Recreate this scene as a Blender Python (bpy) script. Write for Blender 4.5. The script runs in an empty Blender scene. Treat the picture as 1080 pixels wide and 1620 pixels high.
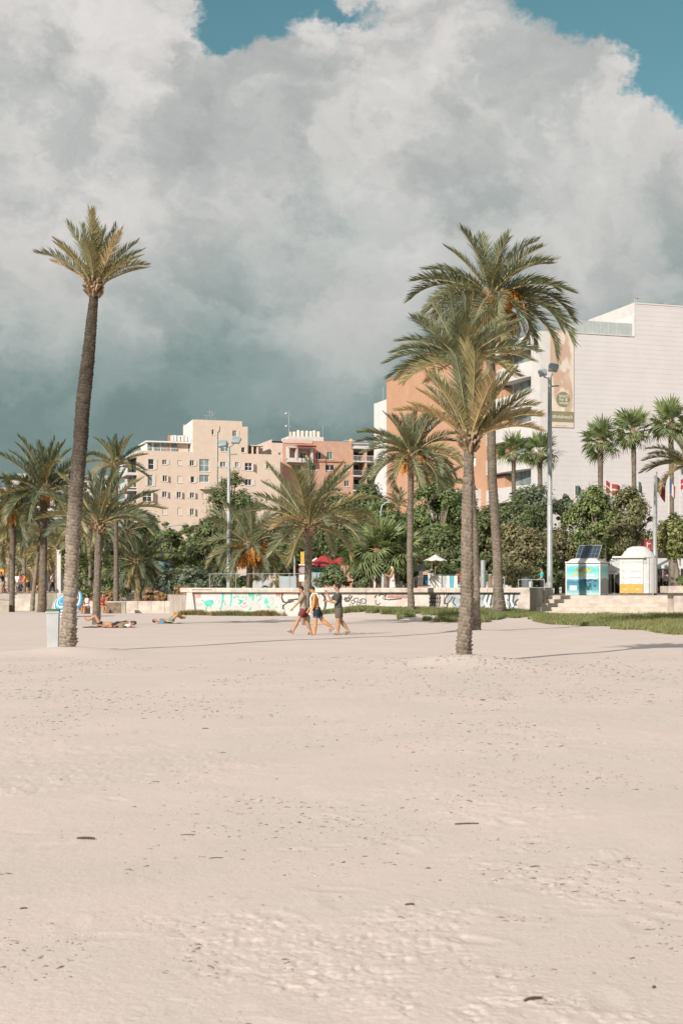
import bpy, bmesh, math, random
import numpy as np
from mathutils import Vector, Matrix, Euler, Quaternion
R = math.radians
random.seed(7)
scene = bpy.context.scene
col = scene.collection

# ---------------------------------------------------------------- camera, sky, sun
CAMZ, F, HX, HY = 1.7, 2250.0, 540.0, 930.0      # eye height; focal length and horizon in photo pixels
cam_d = bpy.data.cameras.new('camera')
cam = bpy.data.objects.new('camera', cam_d); col.objects.link(cam)
cam_d.sensor_fit = 'VERTICAL'; cam_d.sensor_height = 36.0; cam_d.sensor_width = 24.0
cam_d.lens = 50.0
cam_d.shift_y = 120.0/1620.0
cam_d.clip_start = 0.1; cam_d.clip_end = 4000
cam.location = (0, 0, CAMZ); cam.rotation_euler = (R(90), 0, 0)
cam_d.dof.use_dof = True; cam_d.dof.focus_distance = 38.0; cam_d.dof.aperture_fstop = 7.0
scene.camera = cam

SUN_EL = R(26.0)
SH = Vector((0.545, 0.838, 0)).normalized()        # the way shadows run on the ground
to_sun = Vector((-SH.x*math.cos(SUN_EL), -SH.y*math.cos(SUN_EL), math.sin(SUN_EL)))
sun_d = bpy.data.lights.new('sun', 'SUN'); sun_d.energy = 5.0; sun_d.angle = R(0.53); sun_d.color = (1.0, 0.945, 0.865)
sun = bpy.data.objects.new('sun', sun_d); col.objects.link(sun)
sun.rotation_euler = (-to_sun).to_track_quat('-Z', 'Y').to_euler(); sun.location = (-30, -30, 60)

scene.view_settings.view_transform = 'Standard'; scene.view_settings.look = 'None'
scene.view_settings.gamma = 1.0; scene.view_settings.use_curve_mapping = False
scene.view_settings.exposure = 0.10
scene.render.film_transparent = False
try:
    scene.cycles.max_bounces = 6; scene.cycles.diffuse_bounces = 3; scene.cycles.transparent_max_bounces = 6
    scene.cycles.use_denoising = True
except Exception:
    pass

class G:
    """small helper that writes node graphs"""
    def __init__(s, tree): s.t = tree; s.n = tree.nodes; s.l = tree.links
    def new(s, typ, **kw):
        nd = s.n.new(typ)
        for k, v in kw.items(): setattr(nd, k, v)
        return nd
    def put(s, sock, v):
        if isinstance(v, bpy.types.NodeSocket): s.l.new(v, sock)
        elif isinstance(v, (tuple, list)) and len(v) == 3 and sock.type == 'RGBA': sock.default_value = (*v, 1)
        else: sock.default_value = v
    def m(s, op, a, b=0.0, c=0.0, clamp=False):
        nd = s.new('ShaderNodeMath', operation=op, use_clamp=clamp)
        s.put(nd.inputs[0], a); s.put(nd.inputs[1], b); s.put(nd.inputs[2], c)
        return nd.outputs[0]
    def vm(s, op, a, b=(0, 0, 0)):
        nd = s.new('ShaderNodeVectorMath', operation=op); s.put(nd.inputs[0], a); s.put(nd.inputs[1], b)
        return nd.outputs['Value'] if op in ('DISTANCE', 'LENGTH', 'DOT_PRODUCT') else nd.outputs['Vector']
    def mr(s, v, a, b, c=0.0, d=1.0, smooth=True):
        nd = s.new('ShaderNodeMapRange', interpolation_type='SMOOTHSTEP' if smooth else 'LINEAR')
        for i, q in enumerate((v, a, b, c, d)): s.put(nd.inputs[i], q)
        return nd.outputs[0]
    def noise(s, vec, scale, detail=3.0, rough=0.5, dist=0.0):
        nd = s.new('ShaderNodeTexNoise'); s.put(nd.inputs['Vector'], vec)
        s.put(nd.inputs['Scale'], scale); s.put(nd.inputs['Detail'], detail); s.put(nd.inputs['Roughness'], rough); s.put(nd.inputs['Distortion'], dist)
        return nd.outputs['Fac']
    def mix(s, f, a, b):
        nd = s.new('ShaderNodeMix', data_type='RGBA'); s.put(nd.inputs[0], f); s.put(nd.inputs[6], a); s.put(nd.inputs[7], b)
        return nd.outputs[2]
    def ramp(s, f, stops, interp='EASE'):
        nd = s.new('ShaderNodeValToRGB'); cr = nd.color_ramp; cr.interpolation = interp
        while len(cr.elements) < len(stops): cr.elements.new(0.5)
        for e, (p, c) in zip(cr.elements, stops): e.position = p; e.color = (*c, 1)
        s.put(nd.inputs[0], f); return nd.outputs[0]

world = bpy.data.worlds.new('World'); scene.world = world; world.use_nodes = True
def build_sky():
    t = world.node_tree; t.nodes.clear(); g = G(t)
    out = g.new('ShaderNodeOutputWorld')
    sky = g.new('ShaderNodeTexSky', sky_type='NISHITA'); sky.sun_disc = False
    sky.sun_elevation = SUN_EL; sky.sun_rotation = math.atan2(to_sun.x, to_sun.y) % (2*math.pi)
    sky.air_density = 1.0; sky.dust_density = 0.6; sky.ozone_density = 1.0
    d = g.new('ShaderNodeTexCoord').outputs['Generated']
    sep = g.new('ShaderNodeSeparateXYZ'); g.put(sep.inputs[0], d)
    x, y, z = sep.outputs
    P = g.vm('ADD', g.vm('MULTIPLY', d, (1.0, 1.0, 1.25)), (.37, .0, .11))
    def cnoise(v, sc, det, r=.55):
        nd = g.new('ShaderNodeTexNoise'); g.put(nd.inputs['Vector'], v); nd.inputs['Scale'].default_value = sc; nd.inputs['Detail'].default_value = det; nd.inputs['Roughness'].default_value = r
        return nd.outputs['Color']
    def off(c, a): return g.vm('MULTIPLY', g.vm('SUBTRACT', c, (.5, .5, .5)), (a, a, a))
    w1 = off(cnoise(P, 5.0, 2.0), .16); w2 = off(cnoise(P, 22.0, 5.0, .62), .085)
    W = g.vm('ADD', w1, w2)
    P2 = g.vm('ADD', P, W)
    big = g.noise(P2, 4.0, 2.0, .5)
    fb = g.noise(P2, 9.0, 7.0, .55)
    fb_off = g.noise(g.vm('ADD', P2, (-.020, -.010, .030)), 9.0, 3.0, .52)
    dw = g.vm('ADD', d, g.vm('MULTIPLY', W, (.75, .75, .75)))          # ragged edges for the banks and gaps
    def lobe(c, r, hard=0.0, vec=None):
        c = Vector(c).normalized()
        return g.mr(g.vm('DISTANCE', vec or dw, tuple(c)), r, r*hard)
    def total(L, hard=0.0):
        s = None
        for c, r, a in L:
            q = g.m('MULTIPLY', lobe(c, r, hard), a); s = q if s is None else g.m('ADD', s, q)
        return s
    gaps = total(GAPS, .35)
    dens = g.m('ADD', g.m('MULTIPLY', fb, .6), g.m('MULTIPLY', big, .4))
    cov = g.m('SUBTRACT', g.m('ADD', dens, g.mr(z, .34, .50, .5, .02)), gaps)
    cloud = g.mr(cov, .37, .62)
    # tone: slate low down and pale higher up; sunlit bulges against grey hollows
    zz = g.m('ADD', z, g.m('MULTIPLY', g.m('SUBTRACT', big, .5), .10))
    zz = g.m('ADD', zz, g.m('MULTIPLY', x, .05))
    zz = g.m('ADD', zz, total(BANKS))
    zz = g.m('ADD', zz, g.m('MULTIPLY', g.m('SUBTRACT', fb, .5), .10))
    shade = g.ramp(zz, [(0.0, (.200, .285, .275)), (.115, (.205, .29, .282)), (.16, (.255, .335, .325)), (.21, (.385, .44, .43)), (.26, (.53, .55, .535)), (.36, (.565, .58, .57)), (.6, (.52, .55, .54))], 'LINEAR')
    lit = g.ramp(zz, [(0.0, (.22, .31, .30)), (.115, (.225, .315, .305)), (.16, (.30, .375, .365)), (.21, (.46, .50, .485)), (.26, (.575, .575, .56)), (.36, (.69, .67, .65)), (.6, (.72, .70, .68))], 'LINEAR')
    rel = g.m('SUBTRACT', fb, fb_off)
    lf = g.m('ADD', g.m('ADD', g.m('MULTIPLY', fb, 1.0), g.m('MULTIPLY', rel, 1.5)), total(LITS))
    tone = g.mix(g.mr(lf, .31, .67), shade, lit)
    k = g.m('ADD', 1.0, g.m('MULTIPLY', g.m('ADD', rel, g.m('MULTIPLY', g.m('SUBTRACT', g.noise(P2, 30.0, 5.0, .6), .5), .35)), g.mr(z, .12, .30, .3, .85))); cmb = g.new('ShaderNodeCombineXYZ'); [g.put(cmb.inputs[q], k) for q in range(3)]
    tone = g.vm('MULTIPLY', tone, cmb.outputs[0])
    b1 = g.new('ShaderNodeBackground'); g.put(b1.inputs[0], g.vm('MULTIPLY', sky.outputs[0], (.72, 1.03, .80))); b1.inputs[1].default_value = 0.092
    b2 = g.new('ShaderNodeBackground'); g.put(b2.inputs[0], tone); b2.inputs[1].default_value = 0.88
    mx = g.new('ShaderNodeMixShader'); g.put(mx.inputs[0], cloud)
    g.l.new(b1.outputs[0], mx.inputs[1]); g.l.new(b2.outputs[0], mx.inputs[2]); g.l.new(mx.outputs[0], out.inputs[0])
def dirp(px, py): return ((px-HX)/F, 1.0, (HY-py)/F)      # a direction of the sky given by a pixel of the photograph
GAPS = [(dirp(285, 15), .03, .25), (dirp(610, 20), .022, .2), (dirp(575, 75), .02, .18), (dirp(375, 20), .066, .42), (dirp(440, 0), .066, .42), (dirp(345, 66), .038, .28), (dirp(560, 5), .03, .22), (dirp(200, 32), .026, .24), (dirp(188, 5), .026, .24), (dirp(900, 0), .062, .40), (dirp(990, 35), .075, .42), (dirp(1060, 95), .062, .40), (dirp(1120, 40), .08, .4), (dirp(620, -200), .16, .3), (dirp(200, -260), .12, .25)]
BANKS = [(dirp(60, 430), .09, .035), (dirp(250, 400), .08, .035), (dirp(60, 330), .08, .03), (dirp(180, 380), .08, .03), (dirp(120, 420), .10, .05), (dirp(470, 500), .05, .055), (dirp(600, 470), .06, .05), (dirp(560, 560), .05, .045), (dirp(330, 560), .09, -.03), (dirp(300, 330), .12, .03), (dirp(30, 560), .08, .01), (dirp(860, 430), .08, .045), (dirp(960, 420), .06, .03), (dirp(540, 640), .05, .02)]
LITS = [(dirp(120, 330), .10, .08), (dirp(420, 260), .07, .08), (dirp(40, 160), .055, -.10), (dirp(130, 230), .05, -.09), (dirp(270, 170), .05, -.08), (dirp(310, 230), .05, -.04), (dirp(560, 230), .06, .08), (dirp(640, 200), .06, .06), (dirp(290, 60), .035, .14), (dirp(120, 180), .03, .08), (dirp(520, 100), .06, .14), (dirp(690, 70), .06, .14), (dirp(770, 200), .05, .10), (dirp(800, 100), .045, -.06), (dirp(930, 140), .05, .14), (dirp(1040, 200), .05, .12), (dirp(850, 250), .05, -.03), (dirp(620, 290), .07, -.03), (dirp(480, 470), .035, .12), (dirp(400, 380), .04, .08), (dirp(620, 470), .05, .12)]
build_sky()
world.cycles.sampling_method = 'MANUAL'; world.cycles.sample_map_resolution = 512

# ---------------------------------------------------------------- helpers
def at(px, py, Y): return Vector(((px-HX)/F*Y, Y, CAMZ+(HY-py)/F*Y))
def wx(px, Y): return (px-HX)/F*Y
def wz(py, Y): return CAMZ+(HY-py)/F*Y

def mat(name, c, rough=.85, var=.14, scale=4.0, bump=0.0, bscale=None, metal=0.0, c2=None, spec=.3, detail=5.0, stretch=(1, 1, 1), thr=None):
    """procedural material: two tones mixed by noise, optional bump"""
    m = bpy.data.materials.new(name); m.use_nodes = True; t = m.node_tree; g = G(t)
    b = t.nodes['Principled BSDF']
    tc = g.new('ShaderNodeTexCoord').outputs['Object']
    v = g.vm('MULTIPLY', tc, stretch)
    n = g.noise(v, scale, detail, .6)
    a = tuple(q*(1-var) for q in c); d = c2 if c2 else tuple(min(1, q*(1+var)) for q in c)
    f = g.mr(n, .34, .66) if thr is None else g.mr(n, thr, thr+.08)
    g.put(b.inputs['Base Color'], g.mix(f, a, d))
    b.inputs['Roughness'].default_value = rough; b.inputs['Metallic'].default_value = metal
    b.inputs['Specular IOR Level'].default_value = spec
    if bump:
        bn = g.new('ShaderNodeBump'); bn.inputs['Strength'].default_value = 1.0; bn.inputs['Distance'].default_value = bump
        g.put(bn.inputs['Height'], g.noise(v, bscale or scale*4, 4, .6)); g.l.new(bn.outputs[0], b.inputs['Normal'])
    return m

def leafmat(name, c, spread=.35, trans=.28, rough=.55, hue=None):
    """leaf: colour differs from leaf to leaf, some light comes through"""
    m = bpy.data.materials.new(name); m.use_nodes = True; t = m.node_tree; g = G(t)
    b = t.nodes['Principled BSDF']; out = t.nodes['Material Output']
    rnd = g.new('ShaderNodeNewGeometry').outputs['Random Per Island']
    obr = g.new('ShaderNodeObjectInfo').outputs['Random']
    h = hue or tuple(q*k for q, k in zip(c, (1.35, 1.12, .8)))
    cc = g.mix(g.m('MULTIPLY', obr, .55), c, h)
    lo = g.vm('MULTIPLY', cc, (1-spread,)*3); hi = g.vm('MULTIPLY', cc, (1+spread,)*3)
    cc = g.mix(rnd, lo, hi)
    g.put(b.inputs['Base Color'], cc); b.inputs['Roughness'].default_value = rough; b.inputs['Specular IOR Level'].default_value = .35
    tr = g.new('ShaderNodeBsdfTranslucent'); g.put(tr.inputs[0], g.vm('MULTIPLY', cc, (1.15, 1.15, .7)))
    mx = g.new('ShaderNodeMixShader'); mx.inputs[0].default_value = trans
    g.l.new(b.outputs[0], mx.inputs[1]); g.l.new(tr.outputs[0], mx.inputs[2]); g.l.new(mx.outputs[0], out.inputs[0])
    return m

def link(name, mesh, parent=None, loc=None):
    o = bpy.data.objects.new(name, mesh); col.objects.link(o)
    if parent is not None: o.parent = parent
    if loc is not None: o.location = loc
    return o
def tag(o, label, cat, group=None, kind=None):
    if label: o['label'] = label
    if cat: o['category'] = cat
    if group: o['group'] = group
    if kind: o['kind'] = kind
    return o
def thing(name, loc, label, cat, group=None, rz=0.0):
    o = bpy.data.objects.new(name, None); col.objects.link(o)
    o.empty_display_size = .2; o.location = loc; o.rotation_euler = (0, 0, rz)
    return tag(o, label, cat, group)

class MB:
    """collects shapes, then links them as one mesh object"""
    def __init__(s): s.v = []; s.f = []; s.mi = []; s.sm = []
    def add(s, vs, fs, mi=0, smooth=False):
        o = len(s.v); s.v.extend([tuple(q) for q in vs])
        for f in fs: s.f.append(tuple(i+o for i in f)); s.mi.append(mi); s.sm.append(smooth)
    def box(s, c, size, rot=None, mi=0):
        hx, hy, hz = size[0]/2, size[1]/2, size[2]/2
        vs = [Vector((sx*hx, sy*hy, sz*hz)) for sx in (-1, 1) for sy in (-1, 1) for sz in (-1, 1)]
        if rot is not None:
            M = rot if isinstance(rot, (Matrix, Quaternion)) else Euler(rot).to_matrix()
            vs = [M @ q for q in vs]
        c = Vector(c)
        s.add([q+c for q in vs], [(0, 1, 3, 2), (4, 6, 7, 5), (0, 4, 5, 1), (2, 3, 7, 6), (0, 2, 6, 4), (1, 5, 7, 3)], mi)
    def bx(s, x0, x1, y0, y1, z0, z1, mi=0): s.box(((x0+x1)/2, (y0+y1)/2, (z0+z1)/2), (x1-x0, y1-y0, z1-z0), None, mi)
    def quad(s, a, b, c, d, mi=0): s.add([a, b, c, d], [(0, 1, 2, 3)], mi)
    def poly(s, pts, mi=0): s.add(pts, [tuple(range(len(pts)))], mi)
    def prism(s, pts, d, mi=0):
        """closed outline pts (3D, planar) pushed along vector d"""
        n = len(pts); d = Vector(d); P = [Vector(p) for p in pts]
        vs = P+[p+d for p in P]
        fs = [tuple(range(n))[::-1], tuple(range(n, 2*n))]+[(i, (i+1) % n, n+(i+1) % n, n+i) for i in range(n)]
        s.add(vs, fs, mi)
    def tube(s, pts, rad, n=8, mi=0, caps=True, smooth=True, flat=None):
        pts = [Vector(p) for p in pts]; k = len(pts)
        rad = rad if isinstance(rad, (list, tuple)) else [rad]*k
        vs = []; up = None
        for i, p in enumerate(pts):
            d = (pts[min(i+1, k-1)]-pts[max(i-1, 0)])
            if d.length < 1e-9: d = Vector((0, 0, 1))
            d.normalize()
            if up is None:
                up = Vector((1, 0, 0)) if abs(d.x) < .8 else Vector((0, 1, 0))
            a = (up-d*up.dot(d)); a = a.normalized() if a.length > 1e-6 else d.orthogonal().normalized()
            b = d.cross(a); up = a
            ra, rb = rad[i] if isinstance(rad[i], (tuple, list)) else (rad[i], rad[i])
            for j in range(n):
                th = 2*math.pi*j/n; vs.append(p+a*(math.cos(th)*ra)+b*(math.sin(th)*rb))
        fs = [(i*n+j, i*n+(j+1) % n, (i+1)*n+(j+1) % n, (i+1)*n+j) for i in range(k-1) for j in range(n)]
        s.add(vs, fs, mi, smooth)
        if caps: s.add(vs[:n], [tuple(range(n))[::-1]], mi); s.add(vs[-n:], [tuple(range(n))], mi)
    def lathe(s, prof, n=16, c=(0, 0, 0), mi=0, smooth=True, a0=0.0, a1=2*math.pi):
        full = abs(a1-a0-2*math.pi) < 1e-6; m = n if full else n+1
        vs = [(c[0]+r*math.cos(a0+(a1-a0)*j/n), c[1]+r*math.sin(a0+(a1-a0)*j/n), c[2]+z) for r, z in prof for j in range(m)]
        fs = []
        for i in range(len(prof)-1):
            for j in range(n):
                jj = (j+1) % m
                fs.append((i*m+j, i*m+jj, (i+1)*m+jj, (i+1)*m+j))
        s.add(vs, fs, mi, smooth)
    def ell(s, c, r, rot=None, nu=10, nv=7, mi=0):
        vs = []; c = Vector(c); M = None
        if rot is not None: M = rot if isinstance(rot, Matrix) else Euler(rot).to_matrix()
        for i in range(nv+1):
            ph = math.pi*i/nv
            for j in range(nu):
                th = 2*math.pi*j/nu
                q = Vector((r[0]*math.sin(ph)*math.cos(th), r[1]*math.sin(ph)*math.sin(th), r[2]*math.cos(ph)))
                vs.append((M @ q if M else q)+c)
        s.add(vs, [(i*nu+j, (i+1)*nu+j, (i+1)*nu+(j+1) % nu, i*nu+(j+1) % nu) for i in range(nv) for j in range(nu)], mi, True)
    def mesh(s, name, mats):
        me = bpy.data.meshes.new(name); me.from_pydata(s.v, [], s.f)
        for m in (mats if isinstance(mats, (list, tuple)) else [mats]): me.materials.append(m)
        me.polygons.foreach_set('material_index', s.mi); me.polygons.foreach_set('use_smooth', s.sm)
        me.validate(); me.update()
        return me
    def build(s, name, mats, parent=None, loc=None): return link(name, s.mesh(name, mats), parent, loc)

def npmesh(name, V, Fq, m, smooth=False, mi=None):
    """mesh from numpy arrays (all faces with the same number of corners)"""
    me = bpy.data.meshes.new(name); nv, nf, k = len(V), len(Fq), Fq.shape[1]
    me.vertices.add(nv); me.vertices.foreach_set('co', np.ascontiguousarray(V, dtype=np.float32).ravel())
    me.loops.add(nf*k); me.loops.foreach_set('vertex_index', np.ascontiguousarray(Fq, dtype=np.int32).ravel())
    me.polygons.add(nf); me.polygons.foreach_set('loop_start', np.arange(0, nf*k, k, dtype=np.int32))
    for q in (m if isinstance(m, (list, tuple)) else [m]): me.materials.append(q)
    if mi is not None: me.polygons.foreach_set('material_index', np.ascontiguousarray(mi, dtype=np.int32))
    if smooth: me.polygons.foreach_set('use_smooth', np.ones(nf, dtype=bool))
    me.update(calc_edges=True); return me

def text(body, size, m, parent, name, loc, rot, depth=.004, align='LEFT'):
    cu = bpy.data.curves.new('lettering', 'FONT'); cu.body = body; cu.size = size; cu.extrude = depth; cu.align_x = align; cu.align_y = 'CENTER'; cu.resolution_u = 3
    tmp = bpy.data.objects.new('lettering', cu); col.objects.link(tmp)
    dg = bpy.context.evaluated_depsgraph_get(); me = bpy.data.meshes.new_from_object(tmp.evaluated_get(dg))
    bpy.data.objects.remove(tmp); me.materials.clear(); me.materials.append(m)
    o = link(name, me, parent, loc); o.rotation_euler = rot; return o

def vnoise(x, y, seed=0):
    """smooth value noise on numpy arrays, -1..1"""
    xi = np.floor(x).astype(np.int64); yi = np.floor(y).astype(np.int64); fx = x-xi; fy = y-yi
    def h(a, b):
        n = (a*374761393+b*668265263+seed*974634777) & 0xffffffff
        n = ((n ^ (n >> 13))*1274126177) & 0xffffffff
        return ((n ^ (n >> 16)) & 0xffff)/32767.5-1
    ux = fx*fx*fx*(fx*(fx*6-15)+10); uy = fy*fy*fy*(fy*(fy*6-15)+10)
    a = h(xi, yi)*(1-ux)+h(xi+1, yi)*ux; b = h(xi, yi+1)*(1-ux)+h(xi+1, yi+1)*ux
    return a*(1-uy)+b*uy
def sstep(a, b, x): t = np.clip((x-a)/(b-a), 0, 1); return t*t*(3-2*t)

# ---------------------------------------------------------------- ground
WA, WB = Vector((-9.6, 87.5)), Vector((10.56, 80.0))        # ends of the long wall's face on the plan
WC = Vector((wx(872, 84.6), 84.6))                            # far end of its return by the steps
PZ = 1.25                                                    # promenade level
wall_dir = (WB-WA).normalized(); wall_n = Vector((wall_dir.y, -wall_dir.x))   # n points to the beach
MOUNDS = [(wx(109, 37.5), 37.5, .17, .95), (wx(733, 31.6), 31.6, .22, 1.0), (wx(752, 54.5), 54.5, .10, 1.1), (wx(152, 63), 63, .06, .9)]
def gz(x, y):
    x = np.asarray(x, float); y = np.asarray(y, float)
    z = np.zeros_like(x)
    for mx, my, h, s in MOUNDS: z = z+h*np.exp(-((x-mx)**2+(y-my)**2)/(2*s*s))
    d = (x-WA.x)*wall_n.x+(y-WA.y)*wall_n.y                  # metres in front of the wall
    side = sstep(-2.5, 1.5, x)
    z = z+.32*side*sstep(11.5, 1.0, d)*(1-.45*sstep(8.5, 12.5, x))
    z = z+.035*vnoise(x*.11+5, y*.11, 3)+.018*vnoise(x*.4, y*.4, 4)
    return z
def gz1(x, y): return float(gz(np.array([x]), np.array([y]))[0])

def sand_mat():
    m = bpy.data.materials.new('beach sand'); m.use_nodes = True; t = m.node_tree; g = G(t); b = t.nodes['Principled BSDF']
    tc = g.new('ShaderNodeTexCoord').outputs['Object']
    n1 = g.noise(tc, .55, 4, .55, .4); n2 = g.noise(tc, 3.0, 6, .65); n3 = g.noise(tc, 60, 4, .7)
    c = g.mix(g.mr(n1, .40, .64), (.625, .530, .476), (.668, .550, .498))
    c = g.mix(g.m('MULTIPLY', g.mr(n2, .45, .72), .25), c, (.70, .62, .565))
    c = g.mix(g.m('MULTIPLY', g.mr(n3, .56, .74), .42), c, (.36, .30, .26)); n4 = g.noise(tc, 14, 5, .7); c = g.mix(g.m('MULTIPLY', g.mr(n4, .52, .70), .20), c, (.44, .355, .315))
    g.put(b.inputs['Base Color'], c); b.inputs['Roughness'].default_value = .95; b.inputs['Specular IOR Level'].default_value = .12
    bn = g.new('ShaderNodeBump'); bn.inputs['Distance'].default_value = .0045
    g.put(bn.inputs['Height'], g.m('ADD', g.noise(tc, 40, 5, .7), g.m('MULTIPLY', g.noise(tc, 11, 5, .65), .9))); g.l.new(bn.outputs[0], b.inputs['Normal'])
    return m
M_SAND = sand_mat()

def build_sand():
    near, nrow = 4.2, 720
    ys = list(np.linspace(-60, 3.4, 8)); inv = np.linspace(1/3.6, 1/62.0, nrow); ys += list(1/inv)
    ys += list(np.linspace(64, 100, 24))+[110, 130, 170, 250, 400, 800, 1600]
    ys = np.array(ys); nin = 420
    s = np.linspace(-1, 1, nin); half = np.clip(np.abs(ys), 3.6, 100)*.30+.25
    outer = np.array([1.15, 1.5, 2.2, 4.0, 9.0, 20.0])
    t = np.concatenate([-outer[::-1], s, outer])
    X = half[:, None]*t[None, :]; Y = np.repeat(ys[:, None], len(t), 1)
    far = np.abs(t) > 1.0
    X[:, far] *= np.where(half < 12, 3.0, 1.0)[:, None]
    Z = gz(X, Y)
    # trodden relief: soft hollows, ripples and torn crusts, stronger close to the camera
    amp = sstep(44, 10, Y)*(np.abs(t)[None, :] <= 1.0)
    patch = sstep(-.15, .6, vnoise(X*.8+9, Y*.6, 11)+.6*vnoise(X*2.3, Y*1.8, 12)+.45*vnoise(X*5.5, Y*4.2, 13))
    r = .002*vnoise(X*2.1, Y*1.6, 21)+.001*vnoise(X*5.2, Y*4.2, 22)+.0013*vnoise(X*52, Y*42, 28)
    r += (.18+.82*patch)*(.0055*sstep(.25, .8, vnoise(X*23, Y*19, 24))-.009*sstep(.40, .85, vnoise(X*31, Y*25, 25))+.0035*vnoise(X*50, Y*40, 26))
    crust = vnoise(X*6.5+3, Y*5.0, 31)+.5*vnoise(X*15, Y*12, 32)+.3*vnoise(X*31, Y*25, 33)
    r += patch*.008*sstep(.42, .50, crust)-patch*.007*sstep(.60, .68, -crust)
    # footprints: shallow pits with raised rims
    rng = np.random.default_rng(5); half_r = half
    for k in range(150):
        fy = 4.6+26*rng.random()**1.6; fx = (rng.random()*2-1)*(.28*fy)
        i0, i1 = np.searchsorted(ys, fy-.45), np.searchsorted(ys, fy+.45)
        a = rng.random()*math.pi; ca, sa = math.cos(a), math.sin(a)
        dx = X[i0:i1]-fx; dy = Y[i0:i1]-fy
        u = (dx*ca+dy*sa)/.15; w = (-dx*sa+dy*ca)/.065; q = u*u+w*w
        r[i0:i1] += (rng.random()*.5+.5)*(-.011*np.exp(-q*1.3)+.006*np.exp(-((np.sqrt(q)-1.5)**2)*5))
    Z = Z+r*amp*.55
    nr, nc = X.shape
    V = np.stack([X, Y, Z], -1).reshape(-1, 3); idx = np.arange(nr*nc).reshape(nr, nc)
    Fq = np.stack([idx[:-1, :-1], idx[:-1, 1:], idx[1:, 1:], idx[1:, :-1]], -1).reshape(-1, 4)
    o = link('sand', npmesh('sand', V, Fq, M_SAND, True)); o['kind'] = 'structure'
    # clods and crumbs lying on it
    M_BITS = mat('dry seaweed bits', (.23, .175, .135), .95, .4, 30)
    M_CRUMB = mat('darkened sand crumbs', (.40, .325, .275), .95, .25, 20)  # crumbs coloured dark in place of small shaded pits
    for nm, N0, s0, s1, el, mm, sd in (('sand_clods', 15000, .003, .0085, .7, M_CRUMB, 8), ('dry_seaweed_bits', 9000, .0028, .0085, 1.5, M_BITS, 9)):
        rng = np.random.default_rng(sd); N = N0
        cy = 4.7+30*rng.random(N)**1.35; cx = (rng.random(N)*2-1)*(.27*cy+.1)
        pt = vnoise(cx*.55+9, cy*.40, 11)+.35*vnoise(cx*1.7, cy*1.2, 12)+.7*vnoise(cx*3.2, cy*2.4, 41)+.4*vnoise(cx*9, cy*6, 42)
        keep = (pt*1.3+rng.random(N)*.9) > .66
        cx, cy = cx[keep], cy[keep]; N = len(cx)
        ri = np.clip(np.searchsorted(ys, cy), 1, nr-1); ti = np.clip(np.searchsorted(t, cx/(half[ri])), 1, nc-1)
        cz = Z[ri, ti]
        sz = (s0+(s1-s0)*rng.random(N)**2.5)*(1+cy/14)
        oc = np.array([[1, 0, 0], [.3, .95, 0], [-.8, .6, 0], [-.8, -.6, 0], [.3, -.95, 0], [.15, .1, .75], [0, 0, -.5]])
        of = np.array([[0, 1, 5], [1, 2, 5], [2, 3, 5], [3, 4, 5], [4, 0, 5], [1, 0, 6], [2, 1, 6], [3, 2, 6], [4, 3, 6], [0, 4, 6]])
        an = (rng.random(N)-.5)*(6.28 if el < 1 else 2.4); jit = 1+.5*(rng.random((N, 7, 3))-.5)
        Pp = oc[None]*jit*sz[:, None, None]*np.stack([1+el*(.3+rng.random(N)), np.ones(N)*(1 if el < 1 else .8), .4+.4*rng.random(N)], -1)[:, None, :]
        ca, sa = np.cos(an)[:, None], np.sin(an)[:, None]
        VX = Pp[..., 0]*ca-Pp[..., 1]*sa+cx[:, None]; VY = Pp[..., 0]*sa+Pp[..., 1]*ca+cy[:, None]; VZ = Pp[..., 2]+cz[:, None]-.0005
        V = np.stack([VX, VY, VZ], -1).reshape(-1, 3); Fq = (of[None]+7*np.arange(N)[:, None, None]).reshape(-1, 3)
        o = link(nm, npmesh(nm, V, Fq, [mm], False)); o['kind'] = 'stuff'
    return ys, half, t, Z
SANDGRID = build_sand()
def sand_z(x, y):
    ys, half, t, Z = SANDGRID
    i = min(max(int(np.searchsorted(ys, y)), 1), len(ys)-1); j = min(max(int(np.searchsorted(t, x/half[i])), 1), len(t)-1)
    return float(Z[i, j])
def gplace(px, Y):
    x = wx(px, Y); return Vector((x, Y, sand_z(x, Y)))
# ---------------------------------------------------------------- the promenade, wall and steps
M_PAVE = mat('pale paving', (.42, .36, .31), .85, .12, 1.2, .004, 14)
M_CONC = mat('weathered concrete', (.52, .445, .39), .9, .18, 1.6, .006, 22)
M_CONCG = mat('stained and darkened grey concrete', (.30, .275, .215), .9, .30, .9, .006, 18, stretch=(1, 1, .25))  # shade of the return wall and far block is in this dark colour
M_PLASTER = mat('old painted plaster', (.58, .535, .505), .85, .12, 2.2, .004, 25, c2=(.62, .53, .475))
M_PLPINK = mat('faded pink plaster', (.58, .485, .43), .85, .10, 1.8, .004, 25, c2=(.62, .545, .50))
M_SOIL = mat('dry soil', (.21, .155, .11), .95, .3, 3.0, .02, 9)
M_ASPH = mat('asphalt', (.06, .06, .06), .9, .2, 3)

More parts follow.
